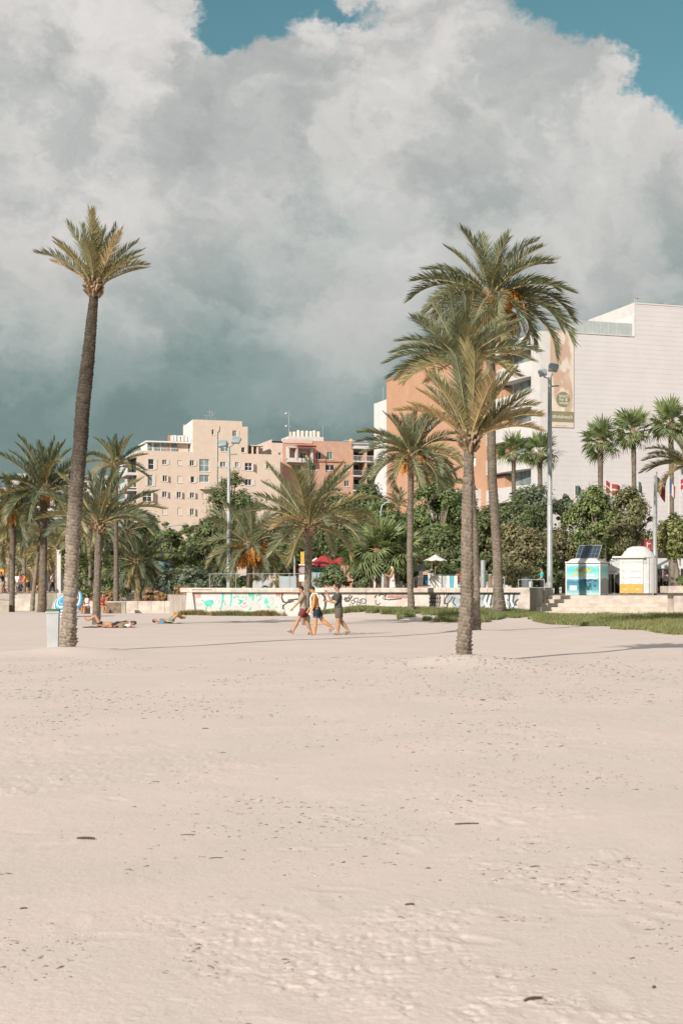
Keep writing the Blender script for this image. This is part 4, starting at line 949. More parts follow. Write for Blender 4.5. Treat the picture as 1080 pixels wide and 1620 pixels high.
# ----- the yellow apartment block
def yellow_block():
    pl = Plane(218, 240.0); root = thing('apartment_block', pl.o, 'pale yellow apartment block with a stair tower, shutters and glazed balconies', 'building', None, TH)
    X = pl.x; Z = lambda px, py: pl.pt(px, py)[1]
    top = Z(330, 716); xr = X(443); tx0, tx1, tx2 = X(305), X(383), X(392); ttop = Z(345, 665); t2 = Z(388, 675)
    H = []
    def win(p, shut='', nx=2, nz=1, glass=None, depth=.28):
        r = pl.rect(*p); H.append(r); W.append((r, shut, nx, nz, glass, depth))
    W = []
    win((234.9, 243.9, 726, 742.8), 'LR', 1, 2); win((257, 264, 727, 735), 'R', 2); win((280.7, 287.6, 728, 736), 'C', 1); win((300.5, 307.5, 728, 737), 'LR', 2)
    win((315.6, 331.4, 726, 746), '', 2, 2, M_GLASSB); win((234, 242, 751, 769), 'LR', 1, 1, M_GLASSB); win((257.8, 265, 752, 762), 'LRr', 2); win((280.7, 287.6, 753, 764), 'C', 1)
    win((302, 308, 753.5, 763.6), 'LR', 1); win((315.6, 331, 751, 763), '', 2, 1, M_GLASSB); win((225.8, 240.4, 776.7, 793.8), 'Rr', 2, 2); win((257, 264.4, 777.5, 786.8), 'LRr', 2)
    win((280, 287, 778, 788), 'LRr', 2); win((300.8, 307.8, 779, 788), 'LRr', 2); win((320, 327, 780, 789), 'C', 1); win((257, 264.4, 804, 814), 'C', 1); win((280.7, 287.4, 803, 815), 'C', 1)
    win((301, 307.5, 804.4, 815.3), 'LRr', 2); win((335, 338.8, 679.4, 688.2), '', 1); win((368, 374.4, 681, 690.5), 'R', 2); win((349.5, 363, 700.5, 714.6), '', 2, 2, M_GLASSB)
    win((381.8, 387.6, 707.6, 716), '', 1); win((348.5, 357.5, 730.5, 739), 'LR', 2, 1, M_GLASSB); win((372, 378, 731, 739.5), 'LR', 2, 1, M_GLASSB); win((387.4, 399, 732, 744.5), 'LRr', 2, 2); win((421.4, 428, 733.7, 741.7), 'LR', 2)
    win((350, 357, 757, 766), 'LR', 2); win((388, 398, 758, 768), 'LR', 2); win((421, 428, 759, 768), 'C', 1); win((350, 357, 782, 791), 'LR', 2); win((388, 398, 783, 793), 'LR', 2); win((421, 428, 784, 793), 'LR', 2)
    mb = MB(); low = [h for h in H if (h[2]+h[3])/2 < top-.5]; hi = [h for h in H if h not in low]
    facade(mb, 0, xr, 0, top, low); facade(mb, tx0, tx2, top, t2, [h for h in hi if h[3] < t2]); facade(mb, tx0, tx1, t2, ttop, [h for h in hi if h[2] > t2])
    B = 13.0
    mb.quad((0, 0, 0), (0, 0, top), (0, B, top), (0, B, 0)); mb.quad((xr, 0, 0), (xr, B, 0), (xr, B, top), (xr, 0, top)); mb.quad((0, 0, top), (tx0, 0, top), (tx0, B, top), (0, B, top)); mb.quad((tx2, 0, top), (xr, 0, top), (xr, B, top), (tx2, B, top)); mb.quad((tx0, 8, top), (tx2, 8, top), (tx2, B, top), (tx0, B, top))
    mb.quad((tx0, 0, top), (tx0, 0, ttop), (tx0, 8, ttop-.4), (tx0, 8, top), 1); mb.quad((tx1, 0, t2), (tx1, 8, t2), (tx1, 8, ttop), (tx1, 0, ttop)); mb.quad((tx2, 0, top), (tx2, 8, top), (tx2, 8, t2), (tx2, 0, t2))
    mb.quad((tx0, 0, ttop), (tx1, 0, ttop), (tx1, 8, ttop-.1), (tx0, 8, ttop-.4)); mb.quad((tx1, 0, t2), (tx2, 0, t2), (tx2, 8, t2), (tx1, 8, t2)); mb.quad((tx0, 8, top), (tx0, 8, ttop), (tx2, 8, t2), (tx2, 8, top))
    mb.build('wall', [M_YEL, M_YELW], root)
    for (r, sh, nx, nz, gl, dp) in W: window(root, *r, 0, dp, nx, nz, gl, sh)
    # balcony with lattice under the glazed pair
    a, b, c, d = pl.rect(315, 331.5, 764, 773); mb = MB(); mb.bx(a, b, -.9, 0, c-.15, c); mb.bx(a, b, -.9, -.82, d-.08, d)
    for i in range(9): x = a+(b-a)*i/8; mb.bx(x-.03, x+.03, -.88, -.84, c, d-.08)
    for i in range(3): z = c+(d-c)*(i+.5)/3.4; mb.bx(a, b, -.875, -.845, z-.03, z+.03)
    mb.build('balcony', M_SHUT, root)
    # side balconies: glazed bays on the left end
    for py0, py1, gl in ((722, 747, 1), (750, 770, 0), (775, 796, 0), (803, 824, 0)):
        z1, z0 = wz(py0, 240), wz(py1, 240); mb = MB(); mb.bx(-1.7, -.01, .8, 9.5, z0-.18, z0); mb.bx(-1.75, -.01, .6, 9.6, z1-.12, z1+.1)
        f = mb.build('balcony', M_WHITE, root)
        mb = MB(); hh = z1-.12 if gl else z0+1.0
        for i in range(9): y = .85+8.5*i/8; mb.bx(-1.66, -1.58, y-.04, y+.04, z0, hh)
        mb.bx(-1.67, -1.57, .8, 9.45, hh-.08, hh); mb.bx(-1.67, -1.57, .8, 9.45, z0+.9, z0+.98); mb.build('railing', M_WFRAME, f)
        mb = MB(); mb.bx(-1.64, -1.60, .9, 9.4, z0+.02, hh-.08); mb.build('pane', M_FROST, f)
        mb = MB(); mb.bx(-.012, -.004, 1.5, 4.0, z0+.02, z0+2.1); mb.bx(-.012, -.004, 5.5, 8.5, z0+.02, z0+2.1); mb.build('pane', M_GLASS, f)
        if py0 == 803:
            mb = MB(); mb.prism([(-1.75, .6, z0-.2), (-1.75, 9.6, z0-.2), (-2.6, 9.6, z0-.9), (-2.6, .6, z0-.9)], (0, 0, .05)); mb.build('awning', M_TEAL, f)
    # setback glazed penthouse and chimney pots
    a, b = X(236), X(303); z0, z1 = top, Z(270, 699); mb = MB(); mb.bx(a-.3, b, 1.2, 9, z1, z1+.22); mb.bx(a, X(281), 2.2, 8, z0, z1-.003); 
    pent = mb.build('penthouse', M_WFRAME, root)
    for p0, p1 in ((237, 244), (247, 257), (259, 266), (267, 272.5), (274.5, 284)):
        mb = MB(); mb.bx(X(p0), X(p1), 2.12, 2.17, z0+.25, z1-.1); mb.build('pane', M_GLASSB, pent)
    mb = MB(); mb.bx(X(283), b, 2.4, 8, z0, z1-.004); mb.build('penthouse_wall', M_YEL, pent)
    mb = MB(); mb.bx(X(266), X(272), 2.06, 2.10, z0+.1, z1-.5); mb.build('door', M_TERR, pent)
    railing(root, .3, X(303), top, top+.55, .25, M_WFRAME, .5)
    for i, p in enumerate((276.5, 281.5, 287, 293, 298.5, 304)):
        x = X(p); mb = MB(); zb = Z(290, 697) + .1; mb.bx(x-.28, x+.28, 3, 4.6, zb, zb+1.1); cm = mb.build('chimney', M_TERR if i % 2 == 0 else M_YELW, root)
        mb = MB(); mb.bx(x-.10, x+.34, 2.7, 2.98, zb+.05, zb+1.0); mb.build('chimney_pot', M_YELW, cm)
    mb = MB(); q = Vector((X(309), .6, Z(309, 697))); mb.lathe([(.02, 0), (.35, .05), (.6, .2)], 12, (0, 0, 0)); dish = mb.build('satellite_dish', M_METAL, root, q); dish.rotation_euler = (R(70), 0, R(-30))
    mb = MB(); mb.tube([(X(343), -.12, Z(343, 768)), (X(343), -.12, Z(343, 684)), (X(343)+.35, -.12, Z(343, 681)), (X(343)+.35, -.12, Z(343, 674))], .06, 6); mb.build('drain_pipe', M_METAL, root)
    for p, h in ((333, 1.3), (338, 2.0), (342, 1.7), (347, 1.0)):
        mb = MB(); zt = ttop; mb.tube([(X(p), 3, zt-.3), (X(p), 3, zt+h)], .03, 4)
        if h > 1.2: mb.bx(X(p)-.5, X(p)+.5, 2.98, 3.02, zt+h-.2, zt+h-.15); mb.bx(X(p)-.3, X(p)+.3, 2.98, 3.02, zt+h-.5, zt+h-.45)
        mb.build('antenna', M_METAL, root)
    # roof terrace room on the right wing
    a, b, c, d = pl.rect(399.5, 424, 705, 716.4); mb = MB(); mb.bx(a, a+.3, .5, 5, top, d); mb.bx(a+.9, a+1.2, .5, 5, top, d); mb.bx(a-.2, b-.6, .3, 5.2, d, d+.15); mb.bx(a+1.2, b, 3.5, 5, top, d-.01); mb.build('roof_terrace', M_YEL, root)
    mb = MB(); mb.bx(tx2, a-.2, 1.5, 5, top, d+.25); mb.build('roof_terrace', M_YEL, root)
yellow_block()

# ----- the pink block beside it
def pink_block():
    pl = Plane(443, 252.0); root = thing('apartment_block', pl.o, 'salmon pink apartment block with roof tanks, pergola terrace and balconies', 'building', None, TH)
    X = pl.x; Z = lambda px, py: pl.pt(px, py)[1]
    xa, xb, xc, xd = X(430), X(447), X(494), X(544); xe = X(612); t = Z(520, 698); zs = Z(530, 730)
    W = []; 
    for p, sh, gl in (((440.5, 444.3, 716, 725), '', M_GREENS), ((517, 526, 715, 727), '', M_GREENS), ((514.6, 529, 735, 744.5), '', None), ((544.5, 552.6, 735, 744.5), '', None), ((475, 484, 716, 728), '', None), ((498, 508, 715, 727), '', None), ((462, 476, 735, 745), '', None), ((486, 500, 735, 745), '', None), ((514.6, 529, 760, 770), '', None), ((544.5, 552, 760, 770), '', None), ((470, 480, 760, 770), '', None)):
        W.append((pl.rect(*p), sh, gl))
    mb = MB(); hl = [w[0] for w in W]
    facade(mb, xa, xb, 0, Z(440, 700.5), [h for h in hl if h[1] < xb], 0, .25, 1); facade(mb, xb, X(556), 0, t, [h for h in hl if h[0] > xb], 0, .25, 0)
    mb.quad((xa, 0, 0), (xa, 0, t), (xa, 12, t), (xa, 12, 0), 1); mb.quad((X(556), 0, 0), (X(556), 12, 0), (X(556), 12, t), (X(556), 0, t)); mb.quad((xa, 0, t-.3), (xe, 0, t-.3), (xe, 12, t-.3), (xa, 12, t-.3), 1); mb.quad((xa, 12, 0), (xa, 12, t), (xe, 12, t), (xe, 12, 0))
    mb.quad((X(556), 3.0, 0), (xe, 3.0, 0), (xe, 3.0, t-.9), (X(556), 3.0, t-.9), 1)
    mb.build('wall', [M_PINK, M_PINKL], root)
    for r, sh, gl in W: window(root, *r, 0, .25, 2 if r[1]-r[0] > .8 else 1, 1, gl, sh)
    mb = MB(); mb.bx(X(495), X(545), -.25, -.005, zs-.12, zs+.08); mb.build('ledge', M_TERR, root)
    mb = MB(); mb.bx(xb, xc, -.12, -.006, t-.55, t+.15); mb.build('parapet', M_PINKL, root)
    # white terrace house with a red pergola
    mb = MB(); a, b, c, d = pl.rect(452, 492, 709, 731); mb.bx(a, a+.35, -1.2, -.13, c, d); mb.bx(b-.35, b, -1.2, -.13, c, d); mb.bx(a+1.6, a+1.95, -1.2, -.13, c, d); mb.bx(a, b, -1.35, -.14, d, d+.2); mb.bx(a, b, -1.3, -.135, c-.2, c+.55); mb.build('terrace', M_WHITE, root)
    mb = MB(); n = 13; mb.bx(a+1.4, b+.25, -2.3, -2.15, d+.12, d+.26)
    for i in range(n): x = a+1.6+(b-a-1.5)*i/(n-1); mb.bx(x-.05, x+.05, -2.6, -.2, d+.262, d+.40)
    for x in (a+1.5, b+.1): mb.bx(x-.06, x+.06, -2.28, -2.17, c, d+.12)
    mb.build('pergola', M_REDP, root)
    # balconies on the right: slabs, piers, glazing
    x0 = X(557)
    for k, (py, rail) in enumerate(((709, 0), (730, 1), (753, 1), (776, 1))):
        z = Z(578, py); mb = MB(); mb.bx(x0, xe, -.4, 2.99, z-.16, z+.06); sl = mb.build('balcony', M_WHITE, root)
        if rail:
            mb = MB(); zt = z+1.0; mb.bx(x0, xe, -.36, -.30, zt-.06, zt); n = 26
            for i in range(n+1): x = x0+(xe-x0)*i/n; mb.bx(x-.015, x+.015, -.35, -.31, z+.06, zt-.06)
            mb.build('railing', M_WFRAME if k == 1 else M_METAL, sl)
        if py < 770:
            z2 = Z(578, py+22)
            for p0, p1 in ((558, 575), (581, 593), (597, 606)):
                mb = MB(); mb.bx(X(p0), X(p1), 2.93, 2.97, z2+.1, z-.5); mb.build('pane', M_GLASS if p0 != 581 else M_GLASSB, sl)
    for p in (556.5, 578, 594.5):
        mb = MB(); mb.bx(X(p)-.16, X(p)+.16, -.3, 2.98, 0, Z(p, 710)-.17); mb.build('pier', M_PINK, root)
    mb = MB(); mb.bx(x0, X(585), .4, 3.2, t-.9, t-.15); mb.build('roof_room', M_WHITE, root)
    railing(root, X(545), X(582), t-.3, t+.35, .6, M_WFRAME, .3)
    # roof tank house with a row of upright tanks
    mb = MB(); a, b, c, d = pl.rect(462, 517, 688, 701); mb.bx(a, b, 2, 7, t-.3, d); mb.build('tank_house', M_WHITE, root)
    M_TANK = mat('pale roof tanks', (.68, .58, .49), .8, .08, 2)
    for p, h in ((466, 10), (472.5, 10), (479, 12.5), (485.5, 11.5), (492.5, 11.5), (499, 11), (504.5, 12), (511, 10.5)):
        mb = MB(); z = Z(p, 690.5); r = .30; hh = h/F*252; mb.lathe([(r, -.3), (r, hh*.9), (r*.8, hh), (.01, hh+.02)], 12, (X(p), 2.8, z)); mb.build('roof_tank', M_TANK, root)
    mb = MB(); x = X(463); z = t; mb.tube([(x, 2.5, z), (x, 2.5, Z(463, 648))], .05, 5); mb.bx(x-.7, x+.5, 2.45, 2.55, Z(463, 654), Z(463, 653)); mb.bx(x-.5, x+.4, 2.45, 2.55, Z(463, 673), Z(463, 672))
    for dz in (652, 672): mb.ell((x-.45, 2.5, Z(463, dz)), (.32, .2, .28), None, 8, 5)
    mb.build('antenna', M_METAL, root)
    mb = MB(); x = X(517); mb.tube([(x, 2.5, t), (x, 2.5, Z(517, 671))], .04, 5); mb.build('antenna', M_METAL, root)
    mb = MB(); mb.ell((X(563.5), 3, Z(563, 694.5)), (.42, .42, .38)); mb.tube([(X(563.5), 3, t-.4), (X(563.5), 3, Z(563, 697))], .08, 6); mb.build('roof_vent', mat('yellow vent paint', (.62, .36, .12), .6, .1, 3), root)
pink_block()

# ----- white and orange hotel block on the right
def hotel():
    D0 = 130.0; pl = Plane(868, D0); root = thing('hotel_building', pl.o, 'large white clad hotel with curved balconies and an orange end wall', 'building', None, TH)
    X = pl.x; Z = lambda px, py: pl.pt(px, py)[1]
    top = 25.15; xt = X(1003); xr = 46.0; ttop = Z(1015, 481)
    mb = MB(); B = 44.0
    mb.bx(.02, xr, .06, 18, 0, top-.03); mb.bx(xt+.02, xr, .06, 9, top-.03, ttop-.04)
    mb.build('wall', M_WHITE, root)
    M_CLAD = mat('white cladding boards', (.59, .548, .540), .75, .03, .35, c2=(.605, .563, .555))
    bh = .445; n = int(ttop/bh); mesh1 = None
    for i in range(n+1):                                    # lapped boards, one by one
        z = i*bh; x0 = 0.0 if z+bh <= top+.05 else xt
        if z < 3.3: continue
        mb = MB(); L = xr-x0; segs = 6; e = random.uniform(-.004, .004)
        zt = min(z+bh+.02, ttop) if x0 > 0 else z+bh+.02
        P0 = [(0, .012+e*.3, z), (0, .022+e*.3, zt), (0, .055, zt), (0, .055, z)]
        mb.prism([(x0, p[1], p[2]) for p in P0], (L, 0, 0)); mb.build('cladding_board', M_CLAD, root)
    mb = MB(); mb.bx(xt, xr, -.03, 9.1, ttop-.02, ttop+.10); mb.bx(0, xt-.05, -.02, .5, top-.02, top+.05); mb.build('parapet', M_WHITE, root)
    mb = MB(); mb.bx(xt-.16, xt+.015, -.02, 9, top+.05, top+2.0); mb.build('tower_side', mat('smooth white render', (.66, .64, .62), .8, .03, 1), root)
    mb = MB(); mb.quad((xt-.005, 0, top+.05), (xt-.005, 0, ttop), (xt-.005, 9, ttop), (xt-.005, 9, top+.05)); mb.build('tower_side', M_WHITE, root)
    # frosted balustrade on the roof edge
    g_ = mat('frosted glass', (.40, .425, .415), .35, .06, 2); npan = 9; a, b = X(905), xt-.2
    a = 1.2
    for i in range(npan):
        x0, x1 = a+(b-a)*i/npan, a+(b-a)*(i+1)/npan; mb = MB(); mb.bx(x0+.015, x1-.015, .12, .15, top+.06, top+1.22); mb.build('balustrade_panel', g_, root)
    for p, h in ((1020, 1.0), (1023, 1.0), (1068, .8), (1072, .9)):
        mb = MB(); x = X(p); mb.tube([(x, 2, ttop), (x, 2, ttop+h)], .03, 4); mb.bx(x-.03, x+.4, 1.97, 2.03, ttop+h*.9, ttop+h); mb.build('antenna', M_METAL, root)
    # banner on the facade
    a, b, c, d = pl.rect(869.5, 906.5, 522, 677)
    M_BAN = bpy.data.materials.new('printed banner'); M_BAN.use_nodes = True; g = G(M_BAN.node_tree); bs = M_BAN.node_tree.nodes['Principled BSDF']
    tc = g.new('ShaderNodeTexCoord').outputs['Object']; 
    w = g.noise(g.vm('MULTIPLY', tc, (.55, 1, .22)), 1.0, 3, .5, .6); w2 = g.noise(g.vm('MULTIPLY', tc, (.9, 1, .5)), 1.3, 2, .5)
    c1 = g.mix(g.mr(w, .44, .54), (.50, .34, .255), (.66, .55, .465)); c1 = g.mix(g.m('MULTIPLY', g.mr(w2, .52, .62), .7), c1, (.70, .63, .56)); g.put(bs.inputs['Base Color'], c1); bs.inputs['Roughness'].default_value = .7
    mb = MB(); mb.bx(a, b, -.06, -.035, c, d); ban = mb.build('banner', M_BAN, root)
    M_OLV = mat('olive green print', (.235, .215, .125), .7, .05, 2); M_WPR = mat('white print', (.72, .68, .60), .7, .03, 2); M_CRM = mat('cream print', (.64, .53, .45), .7, .04, 2)
    z0, z1 = Z(888, 668), Z(888, 651); mb = MB(); mb.bx(a+.02, b-.02, -.072, -.062, z0, z1); mb.build('banner_band', M_OLV, ban)
    mb = MB(); mb.bx(a+.02, b-.02, -.069, -.0615, c+.01, z0-.004); mb.build('banner_band', M_CRM, ban)
    cx, cz = pl.pt(889.5, 632); r = 12/F*133; mb = MB(); mb.poly([(cx+r*math.cos(q*math.pi/16), -.074, cz+r*math.sin(q*math.pi/16)) for q in range(32)]); mb.build('banner_badge', M_OLV, ban)
    for k, s in enumerate(('beach,', 'fun &', 'whala!')): text(s, .40, M_WPR, ban, 'lettering', (cx-.40, -.082, cz+.32-.32*k), (R(90), 0, 0))
    text('#halabeach', .46, M_WPR, ban, 'lettering', (a+.18, -.082, (z0+z1)/2), (R(90), 0, 0))
    mb = MB()
    for k in range(14): mb.bx(a+.5+k*.085, a+.55+k*.085, -.076, -.0705, z0-.36, z0-.30)
    mb.build('lettering', M_OLV, ban)
    # ---- left flank: local y runs back; bands of curved parapet between recessed balconies
    def yl(px):                                              # distance back along the flank
        k = (px-HX)/F; o = pl.o; return (o.x-k*o.y)/(k*VV.y-VV.x)
    def zf(px, py): return wz(py, pl.o.y+VV.y*yl(px))
    y1 = yl(788); mb = MB(); mb.bx(-.9, .0, .02, 1.9, 0, top); mb.build('corner_pier', M_WHITE, root)
    mb = MB(); mb.bx(-.05, .018, 1.9, y1+6, 0, top-1.2); mb.build('flank_wall', M_WHITE, root)
    floors = [(551, 575), (599, 622), (646, 669), (694, 717), (743, 768), (792, 815)]
    prev = top-.1
    for i, (pa, pb) in enumerate(floors):
        zt, zb = wz(pa, 133), wz(pb, 133)
        # parapet band from prev down to zt: bows outwards, deepest at its near end
        ys = [1.9+(y1-1.9)*k/10 for k in range(11)]
        outl = [(-(1.0+.55*math.sin(math.pi*min(1, k/10*.8))), ys[k]) for k in range(11)]
        mb = MB(); ring = [(x, y, zt) for x, y in outl]+[(-.06, y1, zt), (-.06, 1.9, zt)]
        mb.prism(ring, (0, 0, prev-zt)); mb.build('balcony_band', M_WHITE, root)
        for k in range(3):
            ya, yb = 2.2+(y1*.66-2.2)*k/3, 2.2+(y1*.66-2.2)*(k+1)/3; mb = MB(); mb.bx(-.12, -.07, ya+.06, yb-.06, zb+.02, zt-.02); mb.build('pane', M_GLASSB, root)
        mb = MB(); mb.bx(-.85, -.065, y1*.70, y1-.2, zb+.01, zt-.25); mb.build('side_panel', M_ORANGE, root)
        prev = zb
    mb = MB(); mb.prism([(-(1.0), 1.9, 0), (-1.2, y1, 0), (-.06, y1, 0), (-.06, 1.9, 0)], (0, 0, prev)); mb.build('balcony_band', M_WHITE, root)
    # ---- orange end wall further back
    y2 = yl(627.5); zt = 26.0; holes = []
    mb = MB()
    def hole(p0, p1, q0, q1): ya, yb = yl(p1), yl(p0); holes.append((ya, yb, wz(q1, pl.o.y+VV.y*ya), wz(q0, pl.o.y+VV.y*ya)))
    hole(760, 771, 723.5, 737.5); hole(767, 771, 768, 778); hole(766, 774, 590, 603); hole(690, 698, 668, 680); hole(768, 773, 655, 668)
    # openings cut in the plane x = -1.3
    ysl = sorted({y1, y2, *[h[0] for h in holes], *[h[1] for h in holes]}); zsl = sorted({0, zt, *[h[2] for h in holes], *[h[3] for h in holes]}); xf = -1.3
    for a_, b_ in zip(ysl, ysl[1:]):
        for c_, d_ in zip(zsl, zsl[1:]):
            if any(h[0] < (a_+b_)/2 < h[1] and h[2] < (c_+d_)/2 < h[3] for h in holes): continue
            mb.quad((xf, b_, c_), (xf, a_, c_), (xf, a_, d_), (xf, b_, d_))
    for (a_, b_, c_, d_) in holes:
        mb.quad((xf, a_, c_), (xf+.2, a_, c_), (xf+.2, a_, d_), (xf, a_, d_)); mb.quad((xf, b_, c_), (xf, b_, d_), (xf+.2, b_, d_), (xf+.2, b_, c_)); mb.quad((xf, a_, c_), (xf, b_, c_), (xf+.2, b_, c_), (xf+.2, a_, c_)); mb.quad((xf, a_, d_), (xf+.2, a_, d_), (xf+.2, b_, d_), (xf, b_, d_))
    mb.quad((xf, y1, 0), (6, y1, 0), (6, y1, zt), (xf, y1, zt)); mb.quad((xf, y2, 0), (xf, y2, zt), (6, y2, zt), (6, y2, 0)); mb.quad((xf, y1, zt), (6, y1, zt), (6, y2, zt), (xf, y2, zt))
    mb.build('end_wall', M_ORANGE, root)
    mb = MB(); mb.bx(xf-.06, xf+.3, y1-.05, y2+.05, zt+.002, zt+.12); mb.build('roof_edge', M_TERR, root)
    for (a_, b_, c_, d_) in holes:
        mb = MB(); mb.bx(xf+.10, xf+.16, a_, b_, c_, d_); w_ = mb.build('window', M_WFRAME, root)
        mb = MB(); mb.bx(xf+.085, xf+.097, a_+.08, b_-.08, c_+.08, d_-.08); mb.build('pane', M_WFRAME if b_-a_ > 1.0 else M_GLASS, w_)
    yc = yl(693); mb = MB(); mb.bx(xf+.4, xf+1.2, yc-.6, yc+.6, zt, zt+1.6); mb.build('chimney', M_ORANGE, root)
    mb = MB(); mb.tube([(xf+.8, yc, zt+1.6), (xf+.8, yc, zt+2.2)], .05, 5); mb.bx(xf+.75, xf+.85, yc-1.4, yc+.4, zt+2.2, zt+2.3); mb.build('antenna', M_METAL, root)
    mb = MB(); ya, yb = yl(773), yl(740); z_ = wz(775, pl.o.y+VV.y*ya); mb.bx(xf-1.6, xf-.003, ya-1, yb+4, 0, z_); mb.build('lower_storey', M_WHITE, root)
    # white block at the far end
    y3 = yl(607); z3 = wz(637, pl.o.y+VV.y*y3)
    mb = MB(); mb.bx(xf+.03, 6, y2+.03, y3, 0, z3-.2); mb.build('white_wing', mat('bright white render', (.62, .61, .60), .85, .03, 1), root)
    mb = MB(); mb.tube([(xf+.5, y3-2, z3-.2), (xf+.5, y3-2, z3+1.6)], .03, 4); mb.build('antenna', M_METAL, root)
hotel()

# ----- pale buildings far behind the left palms, restaurants on the right
def plain_block(label, px0, px1, D, ytop, m, rows, ncol, shut='', awn=None, name='apartment_block'):
    pl = Plane(px0, D); root = thing(name, pl.o, label, 'building', None, TH); x1 = pl.x(px1); zt = wz(ytop, D)
    W = []
    for (q0, q1) in rows:
        for k in range(ncol): a = x1*(k+.28)/ncol; b = x1*(k+.72)/ncol; W.append((a, b, wz(q1, D), wz(q0, D)))
    mb = MB(); facade(mb, 0, x1, 0, zt, W, 0, .3); mb.quad((0, 0, 0), (0, 0, zt), (0, 12, zt), (0, 12, 0)); mb.quad((x1, 0, 0), (x1, 12, 0), (x1, 12, zt), (x1, 0, zt)); mb.quad((0, 0, zt), (x1, 0, zt), (x1, 12, zt), (0, 12, zt)); mb.quad((0, 12, 0), (0, 12, zt), (x1, 12, zt), (x1, 12, 0))
    mb.build('wall', m, root)
    for i, r in enumerate(W): window(root, *r, 0, .3, 2, 1, M_GLASSB if i % 3 == 1 else M_GLASS, shut)
    mb = MB(); mb.bx(-.2, x1+.2, -.35, -.004, zt-.35, zt+.25); mb.build('parapet', m, root)
    for (q0, q1) in rows[1:]:
        mb = MB(); z = wz(q1+1.5, D); mb.bx(.3, x1-.3, -1.2, -.004, z-.15, z); sl = mb.build('balcony', M_WHITE, root); railing(sl, .3, x1-.3, z, z+.95, -1.15, M_WFRAME, .35)
    if awn:
        for k in range(ncol):
            mb = MB(); a = x1*(k+.1)/ncol; b = x1*(k+.9)/ncol; z = wz(awn, D); mb.prism([(a, -.005, z), (a, -1.8, z-.7), (a, -1.8, z-1.0), (a, -1.75, z-1.0), (a, -1.75, z-.74), (a, -.005, z-.06)], (b-a, 0, 0)); mb.build('awning', M_TEAL if k % 2 else M_WHITE, root)
    return root
plain_block('pale white building behind the left palms with teal awnings', 30, 176, 215, 752, M_WHITE, [(760, 775), (790, 805), (822, 838), (858, 874)], 5, 'LR', 885)
plain_block('pinkish apartment building at the left edge behind the palms', -90, 28, 200, 772, M_PINKL, [(784, 800), (818, 834), (852, 870)], 5, 'LR', 886)
def restaurant():
    Y = 119.0; x0, x1 = wx(955, Y), wx(1180, Y)
    root = thing('restaurant', (x0, Y, PZ), 'low white restaurant with dark red trim and deep awnings at the right', 'building')
    zt = wz(846, Y)-PZ; zm = wz(900, Y)-PZ; zf = wz(866, Y)-PZ; L = x1-x0
    mb = MB(); mb.bx(0, L, 3.2, 10, 0, zt); mb.bx(0, .3, .2, 3.2, 0, zm); mb.build('wall', M_WHITE, root)
    mb = MB(); mb.bx(.3, L, 3.1, 3.19, .02, zm); mb.build('dark_interior_sheet', M_DARK, root)  # dark sheet on the wall in place of the unlit interior
    mb = MB(); mb.bx(0, L, .4, 3.18, zf, zf+.5); mb.bx(0, L, .35, .39, zf-.2, zf+.7); mb.build('fascia', M_REDP, root)
    for k in range(18):
        x = .6+k*(L-1)/18
        mb = MB(); mb.bx(x, x+.06, .3, .348, zf+.02, zf+.55); mb.bx(x+.062, x+.30, .3, .348, zf+.02+.25*(k % 2), zf+.10+.25*(k % 2)); mb.build('fascia_stripe', M_WHITE, root)
    mb = MB(); mb.prism([(0, .2, zm+.9), (0, -2.6, zm+.25), (0, -2.6, zm), (0, -2.55, zm), (0, -2.55, zm+.2), (0, .2, zm+.8)], (L, 0, 0)); mb.build('awning', mat('pale awning cloth', (.62, .62, .60), .8, .06, 2), root)
    for k in range(6): mb = MB(); x = .4+k*L/6; mb.tube([(x, -2.4, 0), (x, -2.4, zm)], .04, 5); mb.build('post', M_METAL, root)
    mb = MB(); mb.prism([(wx(1040, Y)-x0, 1.0, zt-.8), (L, 1, zt-.8), (L, 1, zt+.1), (wx(1046, Y)-x0, 1, zt+.1)], (0, 2, 0)); mb.build('glass_canopy', M_GLASSB, root)
    mb = MB(); x = wx(1035, Y)-x0; mb.bx(x, x+3.2, -.3, .1, zf+.9, zf+1.25); mb.build('trim', M_REDP, root)
restaurant()
# ---------------------------------------------------------------- lamp posts, flags, kiosks, street furniture
M_POLE = mat('pale grey pole paint', (.35, .36, .355), .5, .10, 3, metal=.2)
M_LENS = mat('lamp glass', (.24, .30, .30), .2, .15, 2, spec=.5)
M_WP = mat('white paint', (.64, .615, .59), .6, .05, 3)
M_GREY = mat('mid grey paint', (.30, .31, .31), .7, .1, 3)
M_BIN = mat('pale grey bin plastic', (.44, .445, .445), .55, .06, 3)
M_BLKP = mat('black plastic', (.035, .035, .035), .5, .2, 4)
M_GRN = mat('green lid plastic', (.09, .17, .09), .6, .15, 4)
M_WOOD = mat('weathered wood', (.28, .19, .12), .85, .3, 3, stretch=(1, 1, .2))

